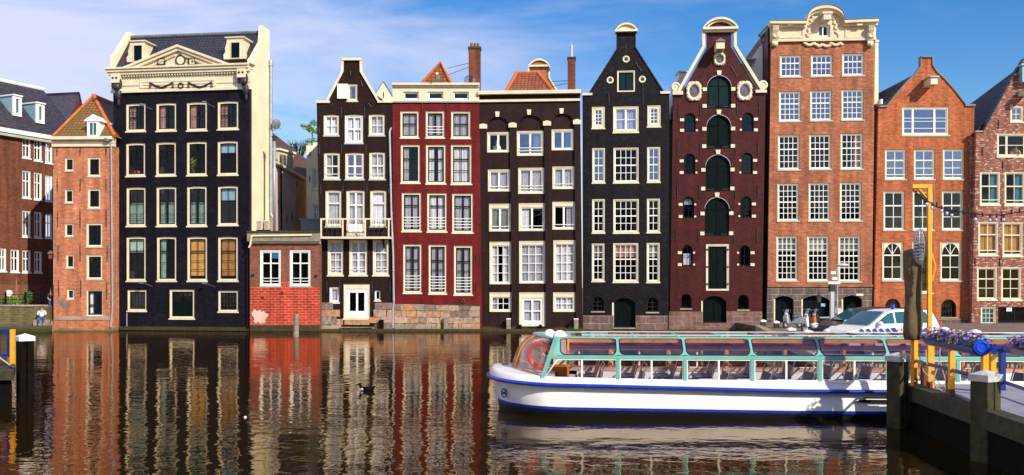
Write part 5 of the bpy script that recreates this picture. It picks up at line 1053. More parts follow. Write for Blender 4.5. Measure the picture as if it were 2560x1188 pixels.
structure(MB().box(-600, 600, 66.9, 1500, -1, .15).build('ground', 'paving'))
qe = [(9.2, 20), (10.6, 33), (15.2, 60), (15.3, 66.8), (120, 66.8), (120, 33)]
qe = [(10.6, 33), (15.2, 60), (15.3, 66.8), (160, 66.8), (160, 33)]
mm = MB(); nq = len(qe)
structure(MB().add([(x, y, .6) for x, y in qe], [tuple(range(nq))]).build('street', 'paving'))
mq = MB()
for i in ((0, 1), (1, 2), (4, 0)):
    (xa, ya), (xb, yb) = qe[i[0]], qe[i[1]]; mq.add([(xa, ya, -1), (xb, yb, -1), (xb, yb, .598), (xa, ya, .598)], [(0, 1, 2, 3)])
structure(mq.build('quay_wall', 'mossy_quay'))
structure(MB().hexa([(10.58, 32.97, .3), (160, 32.95, .3), (160, 33.4, .3), (10.9, 33.4, .3)], [(10.58, 32.97, .64), (160, 32.95, .64), (160, 33.4, .64), (10.9, 33.4, .64)]).hexa([(10.55, 33.0, .3), (10.98, 33.4, .3), (15.6, 60, .3), (15.15, 60, .3)], [(10.55, 33.0, .637), (10.98, 33.4, .637), (15.6, 60, .637), (15.15, 60, .637)]).build('kerb', 'sandstone'))
# quay and terrace at the far left
QY = 65.7; P_ = lambda x, y=HY, Y=QY: wpt(x, y, Y)
zt = P_(60, 766).z
structure(MB().box(P_(-250).x, P_(118.9).x, QY, 78, -1, zt).build('quay_terrace', 'mossy_quay'))
structure(MB().box(P_(-250).x, P_(112).x, QY - .08, QY + .5, zt + .001, zt + .1).build('terrace_edge', 'sandstone'))
ms = MB(); x0 = P_(119).x; x1 = -31.48
for i in range(6): ms.box(x0 + .002, x1, QY + .15 + i * .35, 78, -.5, .45 + i * .24 + .001 * i)
structure(ms.build('quay_steps', 'sandstone'))
structure(MB().box(P_(92).x, P_(131).x, QY - .75, QY - .002, -.5, .42).build('quay_landing', 'mossy_quay'))
for x in (14, 64, 97):
    p = P_(x, 765, QY + .5); t = tag(MB().tube([(p.x, p.y, zt), (p.x, p.y, zt + .85)], .06, 8).ball((p.x, p.y, zt + .9), .08).build('railing_post', 'dark_green'), {14: 'dark iron railing post among the plants, leftmost on the terrace edge', 64: 'dark iron railing post on the terrace edge, middle one of three', 97: 'dark iron railing post nearest the seated person'}[x], 'railing post', 'iron railing posts on the left terrace')
m = MB(); 
for zz in (.45, .8): m.tube([(P_(-60).x, QY + .5, zt + zz), (P_(97).x, QY + .5, zt + zz), (P_(119).x, QY + 1.4, zt + zz)], .02, 6)
tag(m.build('railing_bar', 'dark_green'), 'thin dark iron railing bars running between the posts on the left terrace', 'railing')
for (px, py, w, h, mat, lab) in ((8, 752, 1.1, .45, 'leaf', 'low green bush at the far left edge of the terrace'), (38, 746, .95, .5, 'leaf_bright', 'bright green bush in the middle of the left terrace'), (66, 740, .5, .85, 'leaf', 'taller leafy plant beside the shadow edge on the left terrace')):
    p = P_(px, py, QY + .9); t = tag(empty('terrace_bush', (p.x, p.y, zt)), lab, 'bush', 'bushes on the left terrace'); f = MB(); foliage(f, (0, 0, h * .7), (w * .8, .4, h * .7), 420, .09); f.build('foliage', mat, t); MB().tube([(0, 0, -.0), (.03, 0, h * .8)], [.04, .02], 6).build('stem', 'bark', t)
p = P_(24, 733, QY + .8); t = tag(empty('round_white_sign', (p.x, p.y, zt)), 'white round disc on a low stand among the terrace bushes', 'sign'); hh = p.z - zt; MB().tube([(0, 0, 0), (0, 0, hh)], .03, 6).build('stand', 'zinc', t); MB().tube([(0, -.08, hh), (0, -.03, hh)], .22, 18).build('disc', 'white', t)
p = P_(41, 762, QY + 1.6); tag(MB().tube([(p.x, p.y, zt), (p.x, p.y, P_(41, 700, QY + 1.6).z)], .025, 6).build('thin_pole', 'orange_brick_trim'), 'thin orange-brown pole standing against the brick block', 'pole')
# wall lantern in the dark corner
p = P_(128, 640, 66.4); t = tag(empty('corner_lantern', (p.x, p.y, p.z)), 'old brown wall lantern in the shaded corner beside the small orange house', 'lantern'); MB().box(-.12, .12, -.12, .12, -.2, .15).build('lantern_box', 'rust', t); MB().prism([(-.2, .151), (.2, .151), (0, .35)], -.2, .2).build('lantern_roof', 'lead', t)

# timber walkway at the foot of the middle houses
F0 = Fac(1200, 66, 0)
def fb(x0, x1, y0, y1, v0, v1, name, mat, label=None, cat=None, group=None, kind=None):
    u0, u1, z0, z1 = F0.rect(x0, y0, x1, y1, v0); a = F0.world(u0, v0, z0); c = F0.world(u1, v1, z1)
    return tag(MB().box(a.x, c.x, a.y, c.y, z0, z1).build(name, mat, bevel=.02), label, cat, group, kind)
for (a, b_, lab) in ((801, 985, 'mossy timber beam along the waterline below the brown neck-gabled house'), (986, 1205, 'mossy timber beam along the waterline below the red house'), (1206, 1475, 'mossy timber beam along the waterline below the brown arcaded house')):
    fb(a, b_, 823, 831, -.75, -.45, 'waterline_beam', 'wood_moss', lab, 'beam', 'timber beams along the waterline')
fb(1476, 1760, 826, 835, -.75, -.45, 'waterline_beam', 'wood_moss', 'mossy timber beam along the waterline behind the boat, below the black and maroon houses', 'beam', 'timber beams along the waterline')
structure(F0.root or MB().box(F0.world(F0.u(800), 0, 0).x, F0.world(F0.u(1905), 0, 0).x, 65.52, 66.3, -.5, .10).build('waterline_ledge', 'wood_moss'))
for (x0, x1, y0, y1, cap, lab) in ((1266, 1277, 799, 826, 1, 'short wooden post with white top standing left of the white arcade door'), (1435, 1446, 799, 826, 1, 'short wooden post with white top below the right end of the arcaded house'), (1109, 1120, 796, 826, 1, 'short dark post against the rubble footing of the red house'), (947, 958, 800, 825, 0, 'short greenish post against the rubble right of the white double door'), (1297, 1304, 812, 828, 0, 'stubby dark post under the left side of the white arcade door'), (1348, 1355, 812, 828, 0, 'stubby dark post under the right side of the white arcade door')):
    u0, u1, z0, z1 = F0.rect(x0, y0, x1, y1, -.45); c = F0.world((u0 + u1) / 2, -.4, 0); w = (u1 - u0) / 2
    t = tag(empty('quay_post', (c.x, c.y, 0)), lab, 'post', 'short posts along the house fronts'); MB().box(-w, w, -.02, .25, -.3, z1).build('timber', 'wood_grey' if cap else 'wood_dark', t, bevel=.015)
    if cap: MB().box(-w * 1.05, w * 1.05, -.04, .27, z1 + .001, z1 + .07).build('cap', 'white' if x0 != 1109 else 'sandstone', t, bevel=.01)
p = wpt(740, 842, 58.8); t = tag(MB().tube([(p.x, p.y, -1), (p.x, p.y, 0), (p.x + .03, p.y, wpt(740, 786, 58.8).z)], [.18, .18, .15], 12).build('mooring_pile', 'wood_grey'), 'lone weathered grey mooring pile standing in the water before the red painted annex wall', 'mooring pile')
t = tag(MB().box(F0.world(F0.u(858), 0, 0).x, F0.world(F0.u(938), 0, 0).x, 65.2, 65.6, F0.z(890, 816), F0.z(890, 812)).build('drifting_plank', 'wood_dark'), 'dark plank lying under the white double door of the brown house', 'plank')

# ================================================================== tour boat
BF = Fac(1900, 22.4, -3, 'canal_tour_boat', 'long white glass-roofed canal tour boat with blue stripes and mint window frames', 'boat')
BR = BF.root; VC = 1.9; ub = BF.u(1224, VC); uE = BF.u(2800)
def hpath(t, off=0):
    """outline of the hull at level t (0 waterline, 1 gunwale): near stern -> bow -> far stern"""
    pts = []; LB = 1.7 - .1 * t; s0 = .22 * (1 - t) - off; hw = 1.86 + .04 * t + off
    ss = [0, .02, .06, .12, .2, .3, .42, .55, .7, .85, 1]
    half = []
    for q in ss:
        e = 2.0 + .35 * t; half.append((ub + s0 + q * LB, hw * (1 - (1 - q) ** e) ** (1 / e) if q < 1 else hw))
    half.append((ub + (uE - ub) * .5, hw)); half.append((uE, hw))
    near = [(u, VC - h, u - ub) for u, h in half[::-1]]; far = [(u, VC + h, u - ub) for u, h in half[1:]]
    return near + far
def sheer(s): return .20 * max(0, 1 - s / 6.5) ** 2
def band(rows, name, mat, smooth=True):
    m = MB(); vs = []; np_ = 0
    for (t, off, z, sh) in rows:
        p = hpath(t, off); np_ = len(p); vs += [(u, v, z + sheer(max(s, 0)) * sh) for u, v, s in p]
    fs = []
    for r in range(len(rows) - 1):
        for i in range(np_ - 1): fs.append((r * np_ + i, r * np_ + i + 1, (r + 1) * np_ + i + 1, (r + 1) * np_ + i))
    return m.add(vs, fs).build(name, mat, BR, smooth)
band([(0, -.25, -.4, 0), (0, -.03, -.05, 0), (.05, 0, .13, .5)], 'hull_bottom', 'hull_black')
band([(.05, .003, .13, .5), (.1, .003, .195, .5)], 'boot_stripe', 'hull_blue')
band([(.1, 0, .195, .5), (.4, -.03, .40, .4), (.85, -.12, .60, .9)], 'hull', 'hull_white')
band([(.85, -.12, .60, .9), (1, .05, .615, 1), (1, .07, .65, 1), (1, .05, .69, 1), (1, -.01, .70, 1)], 'rubbing_strake', 'hull_blue')
band([(1, -.01, .695, 1), (1, -.03, .80, 1), (1, -.08, .845, 1)], 'topside', 'hull_white')
# foredeck
p = hpath(1, -.08); m = MB(); nn = len(p)
vs = [(u, v, .845 + sheer(max(s, 0))) for u, v, s in p]; c = [(u, VC + (v - VC) * .5, .90 + sheer(max(s, 0))) for u, v, s in p]
fs = []
for i in range(nn - 1): fs.append((i, i + 1, nn + i + 1, nn + i))
ue = BF.u(1350)
front = [i for i in range(nn) if p[i][0] < ue + .8]
V = []; Fq = []
for i in front: V.append(vs[i])
for i in front: V.append((c[i][0], c[i][1], c[i][2]))
k_ = len(front)
for i in range(k_ - 1): Fq.append((i, i + 1, k_ + i + 1, k_ + i))
Fq.append(tuple(range(k_, 2 * k_)))
MB().add(V, Fq).build('foredeck', 'hull_white', BR, True)
u, z = BF.uz(1243, 985, .9)
hq = [q for q in hpath(.5, -.02) if q[1] < VC]; ha = min(hq, key=lambda q: abs(q[1] - .75)); hi = hq.index(ha); hb_ = hq[hi - 1]; em = MB().torus((0, 0, 0), .10, .018, 'y', 16, 5).ball((0, 0, 0), .04).build('bow_emblem', 'hull_blue', BR); em.location = (ha[0] - .02, ha[1] - .02, .50); em.rotation_euler = (0, 0, math.atan2(hb_[1] - ha[1], hb_[0] - ha[0]))
MB().tube([(BF.u(1262, VC), VC, .95), (BF.u(1262, VC), VC, 1.15)], .03, 8).tube([(BF.u(1262, VC) - .08, VC - .1, 1.1), (BF.u(1262, VC) + .08, VC + .1, 1.1)], .025, 8).build('bow_cleat', 'chrome', BR)
us0 = BF.u(1350); us1 = BF.u(1384)
# side decks below the windows
MB().box(us0 + .4, uE, .04, .20, .80, .852).box(us0 + .4, uE, 3.6, 3.76, .80, .852).build('side_deck', 'hull_white', BR)
# cabin sides
posts = [1546, 1714, 1883, 2053, 2225, 2398, 2572, 2750]
zS, zM0, zM1, zT = .86, 1.375, 1.46, 1.83
def slant(u, t, side):        # upper pane plane, t 0..1
    v = .10 + .42 * t; v = v if side == 0 else 3.8 - v
    return (u, v, zM1 + (zT - zM1) * math.sin(t * math.pi / 2 * .9) / math.sin(math.pi / 2 * .9))
def rr(u0, u1, r=.12, n=4):   # rounded rectangle in (u,t), t scaled
    pts = []
    for cx_, cy_, a0 in ((u1 - r, r / .42 * .8, -90), (u1 - r, 1 - r / .42 * .8, 0), (u0 + r, 1 - r / .42 * .8, 90), (u0 + r, r / .42 * .8, 180)):
        for i in range(n + 1): a = R(a0 + 90 * i / n); pts.append((cx_ + r * math.cos(a), cy_ + r / .42 * .8 * math.sin(a)))
    return pts
for side in (0, 1):
    V0 = (lambda v: v) if side == 0 else (lambda v: 3.8 - v)
    bm_ = 'mint'; 
    sx = lambda a, b_: (min(V0(a), V0(b_)), max(V0(a), V0(b_)))
    y0, y1 = sx(.06, .14); m = MB().box(us0 + .15, uE, y0, y1, zM0, zM1).box(us1, uE, *sx(.50, .62), zT - .0, zT + .05)
    m.build('cabin_rail', bm_, BR, bevel=.008)
    MB().box(us0 + .1, uE, *sx(.05, .13), zS - .03, zS + .02).build('window_sill_rail', 'white', BR)
    # inside lining in varnished wood
    MB().box(us1 + .3, uE, *sx(.141, .18), zM0 - .01, zM1 + .02).box(us1 + .3, uE, *sx(.14, .20), zS - .05, zS + .03).box(us1 + .3, uE, *sx(.50, .60), zT - .09, zT - .001).build('wood_lining', 'varnished_wood', BR)
    MB().box(us1 + .6, uE, *sx(.145, .17), .3, zS - .051).build('inner_side_panel', 'white', BR)
    MB().prism([(us0 - .02, zS), (us0 + .08, zS), (us1 + .12, zT + .03), (us1 + .0, zT + .03)], *sx(.04, .14)).build('front_pillar', bm_, BR) if side == 0 else None
    prev = 1384
    for i, px in enumerate(posts):
        ua, ub_ = BF.u(prev) + (.0 if i else .05), BF.u(px); pw = .04
        if px < 2750 or True:
            MB().box(ub_ - pw, ub_ + pw, *sx(.05, .145), zS + .02, zM0 - .001).build('cabin_post', bm_, BR)
            if side: MB().box(ub_ - .04, ub_ + .04, 3.60, 3.655, zS + .03, zM0 - .01).build('inner_post', 'varnished_wood', BR)
        # upper curved pane with rounded frame
        o_ = [(ua, 0), (ub_, 0), (ub_, 1), (ua, 1)]; inn = rr(ua + (.03 if i else .10), ub_ - .03)
        m = MB(); 
        # frame as strips from rounded inner outline to the outer rectangle
        def outer(q):
            cx_ = (ua + ub_) / 2; dx = q[0] - cx_; dy = q[1] - .5; hx = (ub_ - ua) / 2; k1 = hx / abs(dx) if abs(dx) > 1e-6 else 1e9; k2 = .5 / abs(dy) if abs(dy) > 1e-6 else 1e9
            k = min(k1, k2); return (cx_ + dx * k, .5 + dy * k)
        A_ = [slant(q[0], q[1], side) for q in inn]; O_ = [slant(*outer(q), side) for q in inn]; nI = len(inn); off = -.015 if side == 0 else .015
        vs = A_ + O_ + [(a, b_ + off, c_ + .01) for a, b_, c_ in A_] + [(a, b_ + off, c_ + .01) for a, b_, c_ in O_]; fs = []
        for q in range(nI):
            j = (q + 1) % nI; fs += [(q, j, nI + j, nI + q), (2 * nI + q, 3 * nI + q, 3 * nI + j, 2 * nI + j), (q, 2 * nI + q, 2 * nI + j, j)]
        w = MB().add(vs, fs).build('roof_window', bm_, BR, False)
        gs = MB()
        rows_ = 5; cols_ = 1; vs = []; 
        for t in range(rows_ + 1):
            for c_ in (0, 1): q = (ua + .04 + (ub_ - ua - .08) * c_, .03 + .94 * t / rows_); vs.append(slant(*q, side))
        fs = [(2 * t, 2 * t + 1, 2 * t + 3, 2 * t + 2) for t in range(rows_)]
        gs.add(vs, fs).build('curved_pane', 'boat_glass', w, True)
        MB().add([(a, b_ + off * 1.4, c_ + .012) for a, b_, c_ in A_] + [(a, b_ + off * 1.4, c_ + .012) for a, b_, c_ in [slant(q[0] + (.02 if q[0] < (ua + ub_) / 2 else -.02), .5 + (q[1] - .5) * .93, side) for q in inn]], [(q, (q + 1) % nI, nI + (q + 1) % nI, nI + q) for q in range(nI)]).build('rubber_seal', 'hull_black', w)
        # lower windows: two white framed lights
        ul = (BF.u(1352) + .02 if i == 0 else ua + pw); ur = ub_ - pw; um = (ul + ur) / 2 if i else BF.u(1455)
        for (a, b_) in ((ul, um), (um, ur)):
            z0, z1 = zS + .021, zM0 - .001; vv = .09
            if i == 0 and a == ul: pf = [(a + .03, z0), (b_, z0), (b_, z1), (a + .36, z1)]
            else: pf = [(a, z0), (b_, z0), (b_, z1), (a, z1)]
            if side: pf = [(a, z0), (b_, z0), (b_, z1), (a, z1)]
            cx_ = sum(q[0] for q in pf) / 4; cz = (z0 + z1) / 2; inn2 = [(q[0] + (.022 if q[0] < cx_ else -.022), q[1] + (.022 if q[1] < cz else -.022)) for q in pf]
            w = MB().ring(pf, inn2, *sx(vv - .02, vv + .02)).build('side_window', 'white', BR)
            MB().add([(x, V0(vv), z) for x, z in inn2], [(0, 1, 2, 3)]).build('pane', 'glass_clear', w)
        prev = px
# roof
MB().poly([(us1 - .1, .6, zT + .03), (uE, .6, zT + .03), (uE, 3.2, zT + .03), (us1 - .1, 3.2, zT + .03)]).build('roof', 'boat_glass', BR)
MB().box(us1 + .2, uE, .60, .68, zT + .031, zT + .05).box(us1 + .2, uE, 3.12, 3.2, zT + .031, zT + .05).build('roof_edge', 'mint', BR)
m = MB()
for vv in (1.1, 2.75): MB().tube([(us1 + .7, vv, zT + .06), (uE, vv, zT + .06)], .018, 6).build('roof_handrail', 'plastic_grey', BR)
u = us1 + .9
while u < uE - 1:
    MB().box(u, u + .06, .95, 2.8, zT + .031, zT + .06).build('roof_bracket', 'mint', BR); u += 1.05
for i in range(4): a = us1 + 1.4 + i * 3.6; MB().box(a, a + 2.6, 1.2, 1.26, zT + .035, zT + .06).box(a, a + 2.6, 2.54, 2.6, zT + .035, zT + .06).box(a, a + .06, 1.261, 2.539, zT + .035, zT + .06).box(a + 2.54, a + 2.6, 1.261, 2.539, zT + .035, zT + .06).build('sliding_hatch', 'rust', BR)
for px, v in ((1374, 1.5), (1399, 1.0)):
    u = BF.u(px, v); MB().ball((u, v, zT + .03), .155 if v > 1.2 else .17, None, .155, 20, 8, 0).build('roof_dome', 'white', BR, True)
# bow glass
m = MB(); vs = []; NA, NT = 18, 8
bc, tcu = BF.u(1277, VC), BF.u(1334, VC)
for j in range(NT + 1):
    t = j / NT
    for i in range(NA + 1):
        a = -1 + 2 * i / NA; sh = 1 - abs(a) ** 2.4
        v = VC + a * (1.80 - .50 * t); side_u = us0 + (us1 - us0) * t; cu = bc + (tcu - bc) * t
        bul = -.10 * math.sin(math.pi * t)
        vs.append((side_u + (cu - side_u) * sh + bul * (.4 + .6 * sh), v, (.90 + .05 * sh) + (zT - .90) * math.sin(t * 1.35) / math.sin(1.35)))
fs = [(j * (NA + 1) + i, j * (NA + 1) + i + 1, (j + 1) * (NA + 1) + i + 1, (j + 1) * (NA + 1) + i) for j in range(NT) for i in range(NA)]
ws = m.add(vs, fs).build('windscreen', 'bow_glass', BR, True)
edge = lambda j: [vs[j * (NA + 1) + i] for i in range(NA + 1)]
MB().tube(edge(0), .022, 6).tube(edge(NT), .03, 6).build('windscreen_frame', 'zinc', ws)
for i_ in (5, 13): MB().tube([vs[j * (NA + 1) + i_] for j in range(NT + 1)], .018, 6).build('windscreen_bar', 'varnished_wood', ws)
V2 = edge(NT); MB().add([(x, y, zT + .02) for x, y, z in V2] + [(us1 + .15, V2[-1][1], zT + .02), (us1 + .15, V2[0][1], zT + .02)], [tuple(range(len(V2) + 2))]).build('front_roof', 'mint', BR)
MB().prism_x([(1.9, .88), (3.6, .88), (3.3, 1.83), (1.9, 1.83)], BF.u(1404, 2), BF.u(1404, 2) + .05).box(BF.u(1386, 1.9), BF.u(1404, 1.9) + .1, 1.85, 1.92, .86, 1.83).box(BF.u(1380, .9), BF.u(1418, .9), 1.0, 1.05, .84, 1.12).build('wheelhouse_partition', 'varnished_wood', BR)
MB().box(BF.u(1384, 1.8), BF.u(1415, 1.8), 1.82, 1.849, 1.10, 1.72).build('cream_panel', 'cream', BR)
MB().box(BF.u(1418), BF.u(1418) + .05, .2, 1.2, .86, 1.83).build('partition_post', 'varnished_wood', BR)
MB().box(us1 + .6, uE, .22, 3.58, .26, .30).build('cabin_floor', 'lead', BR)
MB().box(BF.u(1290, 1.9), BF.u(1380, 1.9), .6, 3.2, .88, .98).build('dashboard', 'pink_wall', BR)
# seats
seat = MB().box(-.24, .22, -.48, .48, .70 - .30, .76 - .30).hexa([(.18, -.46, .76 - .3), (.22, -.46, .76 - .3), (.22, .46, .76 - .3), (.18, .46, .76 - .3)], [(.26, -.46, 1.02 - .3), (.30, -.46, 1.02 - .3), (.30, .46, 1.02 - .3), (.26, .46, 1.02 - .3)]).build('passenger_seat', 'seat_dark', BR, bevel=.02)
fm = MB()
for s_ in (-.50, .50): fm.tube([(-.2, s_, .0), (-.18, s_, .44), (.18, s_, .46), (.30, s_, .86)], .018, 6)
fm.tube([(.30, -.5, .86), (.33, -.45, .93), (.33, .45, .93), (.30, .5, .86)], .018, 6)
fm.build('seat_frame', 'chrome', seat)
first = True; u = BF.u(1478)
while u < BF.u(2640):
    for v in (.80, 2.95):
        if first: o = seat; first = False
        else: o = copy_tree(seat, BR)
        o.location = (u, v, .30)
    u += 1.0
# small white lamps along the sills
for px in (1459, 1674, 1803, 1998, 2150):
    u = BF.u(px); MB().box(u - .02, u + .03, .15, .19, 1.02, 1.10).build('cabin_light', 'white', BR)
# dark lettering stripes near the stern quarter
MB().add([(BF.u(2150), -.012, .47), (BF.u(2260), -.012, .47), (BF.u(2260), -.012, .40), (BF.u(2132), -.012, .40)], [(0, 1, 2, 3)]).add([(BF.u(2160), -.012, .52), (BF.u(2260), -.012, .52), (BF.u(2260), -.012, .49), (BF.u(2153), -.012, .49)], [(0, 1, 2, 3)]).build('hull_marking', 'hull_black', BR)
lr = tag(empty('life_ring', BF.world(BF.u(1349, .95), .95, 1.40), BF.th + R(-22)), 'red life ring propped up behind the bow windscreen of the tour boat', 'life ring')
MB().torus((0, 0, 0), .285, .062, 'y', 32, 12).build('ring', 'ring_red', lr, True)
MB().tube([(-.22, 0, .2), (.22, -.02, -.2)], .008, 5).tube([(.2, 0, .22), (-.2, -.02, -.22)], .008, 5).tube([(0, 0, .3), (.02, -.02, -.3)], .008, 5).build('rope', 'rope', lr)

# ================================================================== jetty at the right
jp = [(8.80, 21.6), (7.80, 12.0), (13.5, 12.0), (10.9, 21.6)]
structure(MB().add([(x, y, z) for z in (.78, .895) for x, y in jp], [(3, 2, 1, 0), (4, 5, 6, 7), (0, 1, 5, 4), (1, 2, 6, 5), (2, 3, 7, 6), (3, 0, 4, 7)]).build('jetty_deck', 'jetty_grey'))
def beamw(a, b_, w, z0, z1, name, mat):
    d = Vector((b_[0] - a[0], b_[1] - a[1])).normalized(); n_ = Vector((-d.y, d.x)) * w
    return MB().hexa([(a[0], a[1], z0), (b_[0], b_[1], z0), (b_[0] + n_.x, b_[1] + n_.y, z0), (a[0] + n_.x, a[1] + n_.y, z0)], [(a[0], a[1], z1), (b_[0], b_[1], z1), (b_[0] + n_.x, b_[1] + n_.y, z1), (a[0] + n_.x, a[1] + n_.y, z1)]).build(name, mat)
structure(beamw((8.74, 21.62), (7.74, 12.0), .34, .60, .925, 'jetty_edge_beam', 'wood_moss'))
structure(beamw((8.80, 21.55), (7.82, 12.1), .12, -.8, .60, 'jetty_skirt', 'wood_dark'))  # shade of the jetty's unlit left side is put into this near-black colour
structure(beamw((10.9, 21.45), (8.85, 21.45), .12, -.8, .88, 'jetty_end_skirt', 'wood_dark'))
def piling(X, Y, w, zt, rz, label, mat='wood_moss'):
    t = tag(empty('jetty_piling', (X, Y, 0), R(rz)), label, 'piling', 'heavy square timber pilings with white caps'); w /= 2
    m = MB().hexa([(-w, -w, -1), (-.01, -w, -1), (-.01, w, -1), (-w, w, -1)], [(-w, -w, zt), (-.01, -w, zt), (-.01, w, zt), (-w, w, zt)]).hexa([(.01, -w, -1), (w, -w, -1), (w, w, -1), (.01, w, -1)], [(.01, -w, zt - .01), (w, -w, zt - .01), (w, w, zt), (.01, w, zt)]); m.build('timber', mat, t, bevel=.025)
    e = w + .02; MB().add([(-e, -e, zt), (e, -e, zt), (e, e, zt), (-e, e, zt), (-e, -e, zt + .12), (e, -e, zt + .12), (e, e, zt + .12), (-e, e, zt + .12), (0, 0, zt + .20)], [(3, 2, 1, 0), (0, 1, 5, 4), (1, 2, 6, 5), (2, 3, 7, 6), (3, 0, 4, 7), (4, 5, 8), (5, 6, 8), (6, 7, 8), (7, 4, 8)]).build('cap', 'white' if X < 0 else 'dull_white', t)
    return t
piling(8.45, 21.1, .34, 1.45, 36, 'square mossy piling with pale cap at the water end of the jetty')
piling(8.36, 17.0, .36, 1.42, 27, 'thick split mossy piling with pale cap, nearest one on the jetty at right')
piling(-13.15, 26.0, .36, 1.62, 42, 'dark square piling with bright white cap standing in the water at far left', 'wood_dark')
# railing
rl = tag(empty('jetty_railing', (8.98, 20.6, .9)), 'blue railing on yellow posts along the left edge of the jetty', 'railing')
def rx(Y): return 8.80 - (21.6 - Y) * .104 + .16
def post(par, X, Y, w, z0, z1, nm='post', mat='jetty_yellow', O=(0, 0, 0)): return MB().box(X - w / 2 - O[0], X + w / 2 - O[0], Y - w / 2 - O[1], Y + w / 2 - O[1], z0 - O[2], z1 - O[2]).build(nm, mat, par, bevel=.006)
OO = (8.98, 20.6, .9)
for Y in (21.35, 19.05, 17.35): post(rl, rx(Y), Y, .10, 1.05, 1.95, O=OO); post(rl, rx(Y), Y, .104, .92, 1.06, 'post_foot', 'rust', OO)
def bar(par, a, b_, r, nm, mat, O): return MB().tube([(a[0] - O[0], a[1] - O[1], a[2] - O[2]), (b_[0] - O[0], b_[1] - O[1], b_[2] - O[2])], r, 4).build(nm, mat, par)
bar(rl, (rx(21.4), 21.4, 1.97), (rx(16.9), 16.9, 1.95), .065, 'top_rail', 'jetty_blue', OO); bar(rl, (rx(21.4), 21.4, 1.44), (rx(16.9), 16.9, 1.43), .04, 'mid_rail', 'jetty_blue', OO)
r2 = tag(empty('gate_railing', (10.05, 19.9, .9)), 'blue and yellow gate railing at the right edge of the jetty, running out of frame', 'railing'); O2 = (10.05, 19.9, .9)
post(r2, 9.93, 19.9, .11, .98, 1.80, O=O2); post(r2, 10.13, 19.9, .11, .94, 1.84, 'blue_post', 'jetty_blue', O2); post(r2, 9.60, 19.6, .09, 1.0, 1.80, O=O2)
bar(r2, (9.5, 19.9, 1.82), (10.15, 19.85, 1.80), .05, 'top_rail', 'jetty_blue', O2); bar(r2, (10.13, 19.85, 1.80), (9.5, 16.6, 1.78), .06, 'top_rail', 'jetty_blue', O2); bar(r2, (10.13, 19.85, 1.12), (9.5, 16.6, 1.10), .04, 'mid_rail', 'jetty_blue', O2)
# gallows post
gl_ = tag(empty('gallows_post', (8.93, 20.6, .9)), 'tall slim yellow gallows-shaped post rising from the jetty railing', 'post'); GO = (8.93, 20.6, .9)
post(gl_, 8.93, 20.6, .085, .9, 5.27, 'upright', 'jetty_yellow', GO); post(gl_, 9.0, 20.62, .07, .9, 1.98, 'stiffener', 'jetty_yellow', GO)
MB().box(-.37, -.043, -.04, .04, 4.29, 4.37).build('crossbeam', 'jetty_yellow', gl_); MB().tube([(-.27, 0, 4.30), (-.03, 0, 4.05)], .028, 4).build('brace', 'jetty_yellow', gl_)
MB().box(-.05, .05, -.05, .05, 0, .16).build('post_foot', 'rust', gl_); MB().tube([(.05, 0, 2.9), (.12, -.02, 2.6), (.05, 0, 2.3)], .02, 5).build('hook', 'jetty_yellow', gl_)
# string of bulbs
def pxy(x, y, Y): return wpt(x, y, Y)
sl_ = tag(empty('string_light', tuple(pxy(2283, 477, 20.6))), 'dark cable with hanging white bulbs sagging from the yellow post towards the right edge', 'string light'); so_ = pxy(2283, 477, 20.6)
path = [(2283, 465), (2283, 477), (2314, 499), (2341, 517), (2378, 525), (2415, 532), (2459, 537), (2503, 537), (2560, 529), (2640, 505), (2720, 470)]
ps = [pxy(x, y, 20.6 - (x - 2283) * .006) - so_ for x, y in path]; MB().tube(ps, .013, 5).build('cable', 'iron', sl_)
for x, y, lit in ((2290, 491, 0), (2305, 503, 0), (2317, 511, 1), (2330, 520, 1), (2342, 520, 0), (2354.5, 528, 1), (2367.5, 534, 1), (2379.5, 539, 1), (2394, 538, 0), (2408, 540, 0), (2423, 541, 0), (2438.5, 549, 1), (2456, 545, 0), (2475, 551, 1), (2491, 550, 1), (2509.5, 550, 1), (2529, 540, 0), (2549, 536, 0), (2570, 538, 1)):
    p = pxy(x, y, 20.6 - (x - 2283) * .006) - so_; MB().tube([p + Vector((0, 0, .12)), p + Vector((0, 0, .03))], .018, 6).build('socket', 'iron', sl_)
    if lit: MB().ball(p, .034, None, .042, 12, 8).build('bulb', 'bulb', sl_, True)
# wire basket and folded canvas
wb = tag(empty('wire_basket', tuple(pxy(2300, 617, 20.7))), 'oval wire basket hanging above the folded brown canvas beside the yellow post', 'basket'); m = MB()
for k_ in range(8):
    a = math.pi * k_ / 8; m.tube([(.135 * math.cos(a) * math.cos(t), .10 * math.sin(a) * math.cos(t), .39 * math.sin(t)) for t in [2 * math.pi * j / 24 for j in range(25)]], .006, 4, False)
for k_ in range(-4, 5):
    t = k_ / 4.6; r_ = math.sqrt(1 - t * t); m.tube([(.135 * r_ * math.cos(a), .10 * r_ * math.sin(a), .39 * t) for a in [2 * math.pi * j / 16 for j in range(17)]], .005, 4, False)
m.build('wires', 'zinc', wb); m = MB()
for k_ in range(9): m.tube([(-.1, 0, -.3 + k_ * .07), (0, -.08, -.27 + k_ * .07), (.1, 0, -.3 + k_ * .07)], .014, 4)
m.build('coiled_line', 'plastic_grey', wb); MB().tube([(0, 0, .39), (-.05, 0, 1.15)], .006, 4).build('cord', 'iron', wb)
pc = pxy(2281, 850, 20.9); zt_ = pxy(2281, 622, 20.9).z; cv = tag(empty('folded_canvas', (pc.x, pc.y, pc.z)), 'folded brown canvas cover tied upright around its pole at the jetty end', 'canvas cover')
vs = []; fs = []; NZ, NR = 44, 36; H_ = zt_ - pc.z; rng = random.Random(9)
